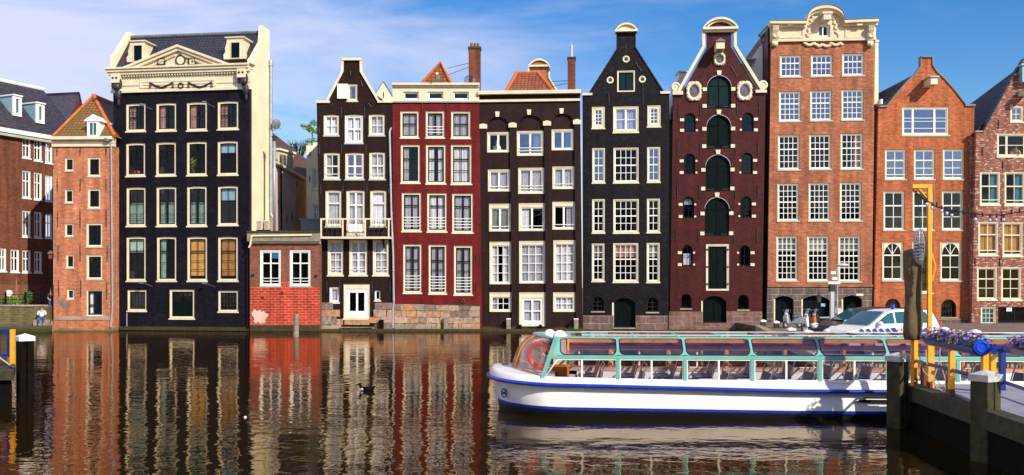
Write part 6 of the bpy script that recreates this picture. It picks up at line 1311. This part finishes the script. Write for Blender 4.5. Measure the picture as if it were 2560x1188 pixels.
for j in range(NZ + 1):
    t = j / NZ; rx_ = .185 - .03 * t * 0 + .012 * math.sin(t * 9); 
    if t > .96: rx_ *= math.sqrt(max(.05, 1 - ((t - .96) / .04) ** 2)) * .999
    if t < .06: rx_ *= .8 + 3.3 * t
    for i in range(NR):
        a = 2 * math.pi * i / NR; fold = 1 + .10 * math.sin(3 * a + 3.0 * t + 1.5 * math.sin(t * 5)) + .05 * math.sin(7 * a - 9 * t) + .06 * noise.noise(Vector((math.cos(a) * 2, math.sin(a) * 2, t * 9)))
        vs.append((rx_ * fold * math.cos(a) + .008 * math.sin(t * 3.0), rx_ * fold * .8 * math.sin(a), t * H_))
for j in range(NZ):
    for i in range(NR): fs.append((j * NR + i, j * NR + (i + 1) % NR, (j + 1) * NR + (i + 1) % NR, (j + 1) * NR + i))
fs += [tuple(range(NR)), tuple(NZ * NR + i for i in range(NR))]
MB().add(vs, fs).build('canvas', 'canvas', cv, True); MB().tube([(0, 0, -(pc.z - .93)), (0, 0, .1)], .04, 8).build('pole', 'jetty_yellow', cv)
# planters on the rail
def planter(a, b_, label, disc=True):
    o_ = tag(empty('flower_planter', a), label, 'planter', 'blue flower troughs on the jetty rails'); d = Vector(b_) - Vector(a); ln = d.length; o_.rotation_euler = (0, 0, math.atan2(d.y, d.x))
    n_ = 12; m = MB(); vs = []; 
    for x in (0, ln):
        for i in range(n_ + 1): q = math.pi + math.pi * i / n_; vs.append((x, .15 * math.cos(q), .15 * math.sin(q)))
    m.add(vs, [(i, i + 1, n_ + 2 + i, n_ + 1 + i) for i in range(n_)] + [tuple(range(n_ + 1)), tuple(range(n_ + 1, 2 * n_ + 2))]); m.build('trough', 'jetty_blue', o_)
    if disc: MB().tube([(ln, 0, .02), (ln + .06, 0, .02)], .135, 20).build('end_disc', 'signal_blue', o_); MB().torus((ln + .06, 0, .02), .09, .02, 'x', 18, 6).build('disc_rim', 'signal_blue', o_)
    f = MB(); foliage(f, (ln / 2, 0, .06), (ln / 2, .20, .12), 1900, .04); f.build('foliage', 'leaf', o_)
    for mat, nn, sd_ in (('petal_violet', 620, 1), ('petal_yellow', 150, 2), ('petal_pale', 120, 3)):
        rg = random.Random(sd_); m = MB()
        for _ in range(nn):
            x = rg.uniform(-.03, ln + .03); 
            if mat == 'petal_yellow' and rg.random() < .6: x = ln * rg.choice((.15, .62)) + rg.gauss(0, .12)
            q = rg.uniform(0.05, math.pi - .05); r_ = rg.uniform(.17, .23); h = rg.uniform(.85, 1.1); c_ = Vector((x, r_ * math.cos(q) * 1.05, .02 + r_ * math.sin(q) * h)); nrm = Vector((rg.gauss(0, .4), math.cos(q), math.sin(q) + .2)).normalized(); t1 = nrm.orthogonal().normalized(); t2 = nrm.cross(t1); s_ = rg.uniform(.018, .030)
            m.add([c_ + t1 * s_ * math.cos(k) + t2 * s_ * math.sin(k) for k in [2 * math.pi * i / 6 for i in range(6)]], [(0, 1, 2, 3, 4, 5)])
        tag(m.build('blossoms', mat, o_), kind='stuff')
    return o_
planter((8.84, 20.35, 1.99), (8.38, 17.2, 2.02), 'blue trough full of violet and yellow pansies on the jetty rail beside the yellow post')
planter((9.62, 18.3, 1.94), (9.15, 16.2, 1.94), 'blue trough of violet pansies on the gate railing at the right edge', False)
# rusty bollards, ropes
for X, Y, r_, h, lab in ((9.03, 21.1, .075, .50, 'tall rusty pipe bollard on the jetty next to the folded canvas'), (9.02, 19.9, .05, .27, 'short rusty pipe stub on the jetty between two yellow posts')):
    tag(MB().tube([(X, Y, .89), (X, Y, .89 + h)], r_, 14).tube([(X, Y, .89 + h), (X, Y, .895 + h)], r_ * 1.1, 14).build('rusty_bollard', 'rust'), lab, 'bollard', 'rusty bollards on the jetty')
def rope(pts, label, r_=.011): return tag(MB().tube([wpt(*p) for p in pts], r_, 5).build('rope', 'rope'), label, 'rope', 'ropes hanging on the jetty')
rope([(2350, 870, 19.9), (2349, 900, 19.9), (2356, 925, 19.9), (2363, 950, 19.9), (2364, 975, 19.9)], 'pale rope hanging straight down from the flower trough')
rope([(2297, 860, 20.8), (2300, 900, 20.8), (2310, 930, 20.6), (2330, 950, 20.4), (2345, 968, 20.2), (2362, 975, 20.0)], 'long pale rope sagging from the railing to the short rusty stub')
rope([(2314, 870, 20.5), (2316, 905, 20.4), (2326, 935, 20.3), (2345, 955, 20.2), (2368, 978, 19.9)], 'pale rope looping down beside the yellow gallows post')
rope([(2354, 890, 19.9), (2341, 925, 19.9), (2334, 950, 19.9), (2340, 968, 19.9), (2356, 978, 19.9)], 'pale rope looped in a wide bight below the flower trough')
rope([(2284, 860, 21.0), (2280, 900, 21.0), (2277, 945, 21.0), (2290, 955, 21.0)], 'pale rope hanging beside the first yellow post')

# ================================================================== dock at the left
ld = lambda z, e: [(-22, 25.7 + e, z), (-13.3 - e, 25.7 + e, z), (-14.75 - e, 28.6 - e, z), (-22, 28.6 - e, z)]
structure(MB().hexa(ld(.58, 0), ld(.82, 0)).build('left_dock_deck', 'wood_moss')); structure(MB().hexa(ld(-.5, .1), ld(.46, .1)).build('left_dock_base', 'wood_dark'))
lrl = tag(empty('dock_railing', (-14.1, 27.2, .82)), 'blue railing with one yellow end post on the left dock', 'railing')
MB().box(-.06, .05, -.06, .06, 0, 1.05).build('post', 'jetty_yellow', lrl, bevel=.006); MB().box(-1.6, -.061, -.03, .03, .98, 1.05).box(-1.6, -.061, -.03, .03, .28, .35).box(-.16, -.062, -.028, .028, .351, .979).box(-.42, -.36, -.028, .028, .351, .979).build('rail', 'jetty_blue', lrl)
tag(MB().tube([(-15.2, 27.0, 1.98), (-14.7, 26.9, 1.95), (-14.45, 26.8, 1.5), (-14.2, 26.7, 1.1), (-13.8, 26.6, .86), (-13.6, 26.5, .84)], .022, 6).build('mooring_hose', 'rope'), 'pale hose looping over the left dock railing to the deck', 'rope')
MB().box(-15.5, -14.9, 26.95, 26.99, .9, 1.2)

# ================================================================== street things
def bollard(px, py_top, w, Y, lab):
    p = wpt(px, py_top, Y); w_ = w / FPX * Y / 2; z1 = p.z
    t = tag(empty('mooring_bollard', (p.x, Y, .6)), lab, 'bollard', 'white capped wooden bollards along the quay'); h = max(.35, z1 - .6)
    MB().box(-w_, w_, -w_, w_, -.9, h - .12).build('timber', 'wood_moss', t, bevel=.02); e = w_ + .015
    MB().add([(-e, -e, h - .12), (e, -e, h - .12), (e, e, h - .12), (-e, e, h - .12), (-e, -e, h - .03), (e, -e, h - .03), (e, e, h - .03), (-e, e, h - .03), (0, 0, h + .03)], [(3, 2, 1, 0), (0, 1, 5, 4), (1, 2, 6, 5), (2, 3, 7, 6), (3, 0, 4, 7), (4, 5, 8), (5, 6, 8), (6, 7, 8), (7, 4, 8)]).build('cap', 'white', t)
bollard(1908, 800, 12, 60, 'white capped bollard furthest left on the quay, beside the maroon house stone base')
bollard(1941, 803, 12, 57, 'white capped bollard in front of the left dark arch of the rose house')
bollard(1978, 820, 18, 46, 'low white capped bollard just above the boat roof, left of the motor scooters')
bollard(2020, 826, 19, 40, 'low white capped bollard cut by the boat roof in front of the motor scooters')
bollard(2038, 808, 16, 44, 'tall white capped bollard between the motorbike and the dark car')
bollard(2361, 819, 18, 34.5, 'white capped bollard behind the tail of the police car')
bollard(2438, 825, 18, 34, 'white capped bollard right of the flower trough before the patchy brick house')
# quay fence seen through the cabin windows
qf = tag(empty('quay_fence', (12, 33.6, .6)), 'black iron bar fence on the quay edge, seen through the boat windows', 'fence'); m = MB()
for i in range(60): m.tube([(i * .28 - 1, 0, 0), (i * .28 - 1, 0, .0)], .012, 4) if 0 else None
for i in range(46): MB
m2 = MB()
for i in range(50): m2.box(-1 + i * .3 - .02, -1 + i * .3 + .02, -.75, -.71, -1.2, -.02)
m2.box(-1.2, 14, -.76, -.70, -.06, .0).build('fender_bars', 'iron', qf)
def carbody(name, loc, rz, paintm, label, police=False):
    c = tag(empty(name, loc, rz), label, 'car'); c.scale = (.96, 1, 1)
    low = [(-2.15, .28), (-2.18, .52), (-2.10, .74), (-1.98, .86), (-1.25, 1.02), (-1.08, 1.05), (.5, 1.09), (1.75, 1.10), (2.08, 1.04), (2.15, .80), (2.17, .5), (2.12, .28)]
    hw = .88
    def loft(prof, w0, w1, zs, name, mat, par):
        n_ = len(prof); vs = []
        def w(z, x): 
            t = min(1, max(0, (z - zs[0]) / (zs[1] - zs[0]))); e = 1 - .10 * max(0, abs(x) - 1.5) ** 2 * 1.6; return (w0 + (w1 - w0) * t) * e
        for s_ in (-1, 1):
            for x, z in prof: vs.append((x, s_ * w(z, x), z))
        fs = [tuple(range(n_)), tuple(range(2 * n_ - 1, n_ - 1, -1))] + [(i, (i + 1) % n_, n_ + (i + 1) % n_, n_ + i) for i in range(n_)]
        return MB().add(vs, fs).build(name, mat, par, bevel=.03)
    body = loft(low, .90, .86, (.3, 1.1), 'body', paintm, c)
    cab = [(-1.20, 1.03), (-.55, 1.42), (-.30, 1.53), (.2, 1.61), (1.0, 1.63), (1.7, 1.58), (1.86, 1.50), (2.08, 1.05)]
    loft(cab, .85, .66, (1.03, 1.6), 'cabin', paintm, c)
    def wy(z): return .85 + (.66 - .85) * (z - 1.03) / .57 + .012
    def pane(pts, nm='side_window', s_=-1): return MB().add([(x, s_ * wy(z), z) for x, z in pts], [tuple(range(len(pts)))]).build(nm, 'car_glass', c)
    for s_ in (-1, 1):
        pane([(-.98, 1.10), (-.05, 1.12), (-.05, 1.52), (-.30, 1.47)], s_=s_); pane([(.04, 1.12), (.88, 1.13), (.88, 1.56), (.04, 1.53)], s_=s_); pane([(.98, 1.13), (1.62, 1.14), (1.50, 1.52), (.98, 1.56)], s_=s_)
    MB().add([(-1.16, -.78, 1.075), (-1.16, .78, 1.075), (-.36, .62, 1.535), (-.36, -.62, 1.535)], [(0, 1, 2, 3)]).build('windscreen', 'car_glass', c).location = (-.03, 0, .02)
    MB().add([(2.07, -.7, 1.12), (2.07, .7, 1.12), (1.90, .6, 1.50), (1.90, -.6, 1.50)], [(0, 1, 2, 3)]).build('rear_window', 'car_glass', c).location = (.02, 0, 0)
    for s_ in (-1, 1):
        MB().ball((-1.98, s_ * .62, .78), .22, .18, .10, 12, 6).build('headlight', 'lamp_glass', c, True); MB().box(2.06, 2.14, s_ * .78 - .06, s_ * .78 + .06, .85, 1.15).build('tail_light', 'bright_red', c)
        MB().ball((-.85, s_ * .98, 1.12), .10, .11, .08, 10, 6).build('mirror', paintm, c, True)
        for x in (-1.32, 1.30):
            wl = MB().tube([(x, s_ * .68, .31), (x, s_ * .90, .31)], .31, 20).build('wheel', 'tyre', c); MB().tube([(x, s_ * .901, .31), (x, s_ * .91, .31)], .2, 12).build('rim', 'zinc', wl)
        for x in (-.1, .85): MB().box(x - .16, x, s_ * .885 - .012, s_ * .885 + .012, .93, .96).build('door_handle', 'lead', c)
    for x in (-.98, 0, .93): MB().box(x - .006, x + .006, -.893, -.885, .38, 1.06).build('door_seam', 'lead', c)
    if police:
        for i in range(11):
            x = -1.75 + .30 * i
            if x > -.15 and x < .55: continue
            MB().add([(x + .16, -.905, .78), (x + .30, -.905, .78), (x + .14, -.905, .94), (x, -.905, .94)], [(0, 1, 2, 3)]).build('blue_block', 'hull_blue', c)
        def txt(s_, x, z, sz, mat):
            cu = bpy.data.curves.new('lettering', 'FONT'); cu.body = s_; cu.size = sz; cu.extrude = .002; to = bpy.data.objects.new('lettering_tmp', cu); COL.objects.link(to); bpy.context.view_layer.update()
            me = bpy.data.meshes.new_from_object(to.evaluated_get(bpy.context.evaluated_depsgraph_get())); bpy.data.objects.remove(to); me.materials.clear(); me.materials.append(M[mat]); o_ = bpy.data.objects.new('lettering', me); COL.objects.link(o_); o_.parent = c; o_.location = (x, -.905, z); o_.rotation_euler = (R(90), 0, 0)
        txt('P', .02, .81, .17, 'hull_blue'); txt('LITIE', .38, .81, .17, 'hull_blue')
        MB().torus((.26, -.91, .85), .055, .012, 'y', 14, 5).ball((.26, -.91, .93), .03, .01, .06, 8, 6).build('emblem', 'bright_orange', c)
        MB().ball((.55, 0, 1.72), .10, .10, .10, 14, 8).tube([(.55, 0, 1.58), (.55, 0, 1.68)], .06, 10).build('beacon', 'hull_blue', c, True)
    return c
carbody('police_car', (13.95, 36.4, .6), R(18), 'car_white', 'white police car with blue slanted blocks and a blue roof beacon, parked behind the boat', True)
carbody('dark_car', (14.75, 40.2, .6), R(14), 'car_black', 'dark maroon-black car parked behind the police car, only its nose and windscreen showing')
def pole(px, Y, ytop, w, name, label, cat):
    p = wpt(px, ytop, Y); t = tag(empty(name, (p.x, Y, .6)), label, cat); h = p.z - .6; return t, h
t, h = pole(2080, 41, 712, 9, 'camera_pole', 'thick square grey pole with flat white box on top, in front of the dark car', 'pole'); MB().box(-.075, .075, -.075, .075, 0, h).build('pole', 'plastic_grey', t); MB().box(-.20, .32, -.12, .12, h + .02, h + .13).build('head', 'white', t, bevel=.02); MB().box(-.10, .12, -.1, .1, h - .28, h - .001).build('bracket', 'iron', t)
t, h = pole(2093, 50, 664, 4, 'street_lamp', 'slim street lamp with oval grey hood, standing just right of the thick grey pole', 'street lamp'); MB().tube([(0, 0, 0), (0, 0, h)], [.05, .04], 10).build('pole', 'zinc', t); MB().ball((.28, 0, h + .02), .36, .16, .10, 16, 8).build('lamp_hood', 'plastic_grey', t, True); MB().box(-.35, -.1, -.1, .1, h - .45, h - .3).box(-.28, -.04, -.1, .1, h - .75, h - .6).build('camera_box', 'white', t); MB().box(-.42, -.25, -.1, .1, h - 1.4, h - .9).build('control_box', 'iron', t)
p = wpt(2043, 742, 65.2); t = tag(empty('wall_lantern', (p.x, p.y - .35, p.z)), 'black wall lantern over the middle arch of the tall rose brick house', 'lantern')
t.scale = (.62, .62, .62); MB().prism([(-.16, -.6), (.16, -.6), (.24, 0), (-.24, 0)], -.2, .2).build('lantern_box', 'iron', t); MB().prism([(-.28, .001), (.28, .001), (0, .28)], -.25, .25).build('lantern_roof', 'iron', t); MB().tube([(0, 0, .28), (0, 0, .5), (0, .5, .6)], .03, 6).tube([(0, .0, .5), (-.12, 0, .62)], .03).build('bracket', 'iron', t)
p = wpt(2147, 738, 65.0); tag(MB().box(p.x - .28, p.x + .2, 64.7, 65.3, p.z - .05, p.z + .1).build('door_floodlight', 'cream', bevel=.02), 'small cream floodlight over the right arch of the tall rose brick house', 'lamp')
def scooter(X, Y, rz, sc_, c1, c2, label, name='motor_scooter'):
    t = tag(empty(name, (X, Y, .6), R(rz)), label, 'scooter', 'motorbikes and scooters parked on the quay'); t.scale = (sc_,) * 3
    for x in (-.62, .62): w = MB().torus((x, 0, .24), .19, .055, 'y', 18, 8).build('wheel', 'tyre', t); MB().tube([(x, -.03, .24), (x, .03, .24)], .13, 12).build('rim', 'zinc', w)
    MB().prism([(.95, .62), (.80, .30), (.30, .26), (.05, .34), (-.42, .30), (-.50, .34), (-.58, .80), (-.50, .98), (-.40, .98), (-.34, .62), (-.22, .42), (.05, .44), (.15, .60), (.70, .76)], -.13, .13).build('body', c1, t, bevel=.05)
    MB().prism([(-.62, .30), (-.50, .32), (-.56, .92), (-.70, .70)], -.2, .2).build('leg_shield', c2, t, bevel=.05)
    MB().box(.08, .80, -.14, .14, .70, .82).build('saddle', 'seat_dark', t, bevel=.05)
    MB().tube([(-.62, 0, .24), (-.50, 0, .95)], .03, 6).tube([(-.42, -.32, 1.02), (-.50, -.1, 1.0), (-.50, .1, 1.0), (-.42, .32, 1.02)], .02, 6).build('handlebar', 'iron', t)
    MB().ball((-.58, 0, .92), .10, .13, .09, 10, 6).build('headlamp', 'lamp_glass', t, True); MB().add([(-.56, -.17, .98), (-.56, .17, .98), (-.44, .14, 1.25), (-.44, -.14, 1.25)], [(0, 1, 2, 3)]).build('wind_shield', 'plastic_grey', t)
    for s_ in (-.3, .3): MB().ball((-.48, s_, 1.16), .06, .02, .05, 8, 5).tube([(-.44, s_, 1.0), (-.48, s_, 1.14)], .01, 4).build('mirror', 'iron', t)
    return t
scooter(16.6, 57, 30, .9, 'lead', 'plastic_grey', 'grey scooter with silver front shield in front of the left dark arch')
scooter(16.2, 51.2, 12, 1.05, 'shirt_black', 'white', 'black motorbike with white front shield, left of the tall bollard', 'parked_motorbike')
scooter(17.2, 53.0, 5, 1.0, 'shirt_black', 'bright_orange', 'dark motorbike with orange front panel, behind the black and white one', 'parked_motorbike')
scooter(18.4, 54.5, 80, 1.0, 'bright_red', 'bright_red', 'bright red scooter half hidden behind the lamp posts')
# small things by the water
t = tag(empty('floating_duck', (wpt(914, 977, 28.5).x, 28.5, 0)), 'small dark duck with pale breast floating in front of the brown house reflection', 'duck'); MB().ball((.05, 0, .05), .20, .09, .08, 14, 8).tube([(.2, 0, .08), (.30, 0, .13)], [.05, .01], 8).tube([(-.12, 0, .08), (-.17, 0, .17)], [.05, .035], 8).ball((-.18, 0, .19), .05, .035, .04, 10, 6).tube([(-.21, 0, .185), (-.28, 0, .175)], [.018, .008], 6).build('duck_body', 'wood_dark', t, True); MB().ball((-.10, -.02, .045), .06, .08, .045, 10, 6).build('breast', 'dull_white', t, True)
tag(MB().ball((wpt(613, 1043, 22.7).x, 22.7, .0), .035).build('floating_ball', 'white', smooth=True), 'tiny white ball floating below the black house reflection', 'ball')

# ================================================================== people
def skinobj(name, pts, edges, rad, mat, par, root=0):
    me = bpy.data.meshes.new(name); me.from_pydata([tuple(p) for p in pts], edges, []); bm = bmesh.new(); bm.from_mesh(me); ly = bm.verts.layers.skin.verify()
    for i, v in enumerate(bm.verts): v[ly].radius = (rad[i], rad[i]); v[ly].use_root = (i == root)
    bm.to_mesh(me); bm.free(); me.materials.append(M[mat]); o = bpy.data.objects.new(name, me); COL.objects.link(o); o.parent = par
    o.modifiers.new('skin', 'SKIN').use_smooth_shade = True; s_ = o.modifiers.new('sub', 'SUBSURF'); s_.levels = 1; s_.render_levels = 2; return o
def person(loc, rz, J_, label, shirt='shirt_white', legs='jeans', hair='hair_brown', bare=False, half=False):
    """J_: joints, facing -y"""
    t = tag(empty('person', loc, R(rz)), label, 'person'); g = lambda k: Vector(J_[k])
    names = ['pelvis', 'chest', 'neck', 'head', 'crown', 'lsh', 'lel', 'lwr', 'lha', 'rsh', 'rel', 'rwr', 'rha', 'lhip', 'lkn', 'lan', 'lto', 'rhip', 'rkn', 'ran', 'rto']
    ed = [(0, 1), (1, 2), (2, 3), (3, 4), (1, 5), (5, 6), (6, 7), (7, 8), (1, 9), (9, 10), (10, 11), (11, 12), (0, 13), (13, 14), (14, 15), (15, 16), (0, 17), (17, 18), (18, 19), (19, 20)]
    rd = [.13, .145, .055, .09, .075, .06, .045, .032, .035, .06, .045, .032, .035, .085, .06, .042, .035, .085, .06, .042, .035]
    skinobj('body', [g(k) for k in names], ed, rd, 'skin', t)
    if not bare: skinobj('shirt', [g('pelvis') + Vector((0, 0, .04)), g('chest'), g('lsh'), (g('lsh') + g('lel')) / 2, g('lel'), g('rsh'), (g('rsh') + g('rel')) / 2, g('rel')], [(0, 1), (1, 2), (2, 3), (3, 4), (1, 5), (5, 6), (6, 7)], [.145, .165, .08, .065, .056, .08, .065, .056], shirt, t)
    skinobj('trousers', [g('pelvis'), g('lhip'), g('lkn'), g('lan'), g('rhip'), g('rkn'), g('ran')], [(0, 1), (1, 2), (2, 3), (0, 4), (4, 5), (5, 6)], [.15, .10, .075, .06, .10, .075, .06], legs, t)
    h = g('head'); hd = (g('crown') - h).normalized(); MB().ball(h + hd * .06 + Vector((0, .025, .01)), .10, .105, .105, 14, 10).build('hair', hair, t, True)
    MB().tube([h + Vector((0, -.085, .0)), h + Vector((0, -.11, -.02))], [.012, .014], 6).ball(h + Vector((-.035, -.082, .025)), .012).ball(h + Vector((.035, -.082, .025)), .012).build('face', 'skin', t, True)
    return t
SIT = dict(pelvis=(0, 0, .12), chest=(0, -.06, .50), neck=(0, -.08, .66), head=(0, -.10, .78), crown=(0, -.10, .87), lsh=(-.18, -.06, .56), lel=(-.26, -.20, .36), lwr=(-.12, -.36, .30), lha=(-.06, -.40, .30), rsh=(.18, -.06, .56), rel=(.27, -.22, .38), rwr=(.16, -.38, .30), rha=(.10, -.42, .29), lhip=(-.10, -.03, .11), lkn=(-.13, -.44, .14), lan=(-.12, -.50, -.28), lto=(-.13, -.64, -.33), rhip=(.10, -.03, .11), rkn=(.16, -.42, .16), ran=(.12, -.40, -.26), rto=(.13, -.54, -.32))
STD = dict(pelvis=(0, 0, .92), chest=(0, 0, 1.30), neck=(0, 0, 1.48), head=(0, -.02, 1.60), crown=(0, -.02, 1.70), lsh=(-.19, 0, 1.38), lel=(-.26, 0, 1.10), lwr=(-.20, -.16, .92), lha=(-.18, -.20, .88), rsh=(.19, 0, 1.38), rel=(.27, .02, 1.12), rwr=(.26, -.06, .86), rha=(.26, -.08, .78), lhip=(-.10, 0, .90), lkn=(-.11, -.03, .50), lan=(-.11, .02, .08), lto=(-.12, -.12, .03), rhip=(.10, 0, .90), rkn=(.11, -.02, .50), ran=(.12, .03, .08), rto=(.13, -.11, .03))
LEAN = dict(STD, chest=(0, -.18, 1.24), neck=(0, -.26, 1.40), head=(0, -.33, 1.50), crown=(0, -.37, 1.59), lsh=(-.19, -.20, 1.30), lel=(-.26, -.34, 1.06), lwr=(-.12, -.50, 1.0), lha=(-.05, -.53, 1.0), rsh=(.19, -.20, 1.30), rel=(.28, -.34, 1.06), rwr=(.16, -.50, 1.0), rha=(.10, -.53, 1.0))
p = wpt(103, 790, 65.4)
tag(MB().box(p.x - .5, p.x + .45, 65.3, 65.698, .421, .80).build('stone_step', 'sandstone'), 'stone step on the landing on which the person in jeans sits', 'step')
person((p.x, 65.5, .80), 20, SIT, 'seated person in white top and blue jeans on the stone step by the water')
person((-31.95, 66.75, 1.17), 60, STD, 'standing person in dark clothes in the shadow at the corner of the small orange house', 'shirt_black', 'jeans')
w_ = I.world(I.u(1242, .4), .40, 0); person((w_.x, w_.y, I.z(1242, 381, .4) - .98), -20, STD, 'person in a white shirt standing in the open upper window of the brown arcaded house', 'shirt_white', 'jeans', 'hair_fair')
w_ = Nh.world(Nh.u(2541, .45), .45, 0); person((w_.x, w_.y, Nh.z(2541, 391, .45) - .98), -35, LEAN, 'bare-chested person with dark shorts leaning in the open window at the right edge', bare=True, legs='jeans')
w_ = Nh.world(Nh.u(2527, .6), .7, 0); person((w_.x, w_.y, Nh.z(2527, 391, .6) - 1.0), 20, LEAN, 'person in orange leaning behind the bare-chested one in the right edge window', 'shirt_orange', 'jeans')

# ================================================================== the houses across the water behind the viewer (they darken the lower windows' reflections)
rg = random.Random(21); x = -75; i = 0
for wd, hh, mt in ((11, 14, 'side_brick'), (9, 16, 'brown_brick'), (12, 13, 'rose_brick'), (8, 17, 'black_brick'), (11, 15, 'side_brick'), (10, 13, 'maroon_brick'), (12, 16, 'brown_brick'), (9, 14, 'rose_brick'), (11, 15, 'brown_brick'), (12, 13, 'side_brick'), (10, 16, 'maroon_brick'), (12, 14, 'brown_brick')):
    t = tag(empty('opposite_house', (x + wd / 2, -48, 0)), 'canal house across the water behind the viewer, not in the picture', 'house', 'houses behind the viewer'); x += wd + .05
    MB().box(-wd / 2, wd / 2, -10, 0, 0, hh).build('wall', mt, t); MB().prism([(-wd / 2, hh), (wd / 2, hh), (0, hh + 4)], -10, 0).build('roof', 'tile_dark', t)
    for a in range(3):
        for b_ in range(4): MB().box(-wd / 2 + wd * (a + .5) / 3 - .6, -wd / 2 + wd * (a + .5) / 3 + .6, .0, .06, 1.5 + b_ * 3.1, 3.4 + b_ * 3.1).build('window', 'car_glass', t)

p = C.world(C.u(483, .35), .35, C.z(483, 434, .35)); t = tag(empty('window_plant', p), 'green leafy pot plant inside the third second-row window of the black pedimented house', 'plant'); MB().tube([(0, 0, 0), (0, 0, .25)], [.09, .12], 10).build('pot', 'rust', t); f = MB(); foliage(f, (-.05, 0, .75), (.28, .12, .45), 160, .11); f.build('foliage', 'leaf_bright', t)
p = C.world(C.u(342, .35), .35, C.z(342, 436, .35)); t = tag(MB().ball((p.x, p.y, p.z + .12), .26, .12, .16, 14, 8).build('red_cushion', 'bright_red', smooth=True), 'round red cushion on the sill inside the leftmost second-row window of the black house', 'cushion')
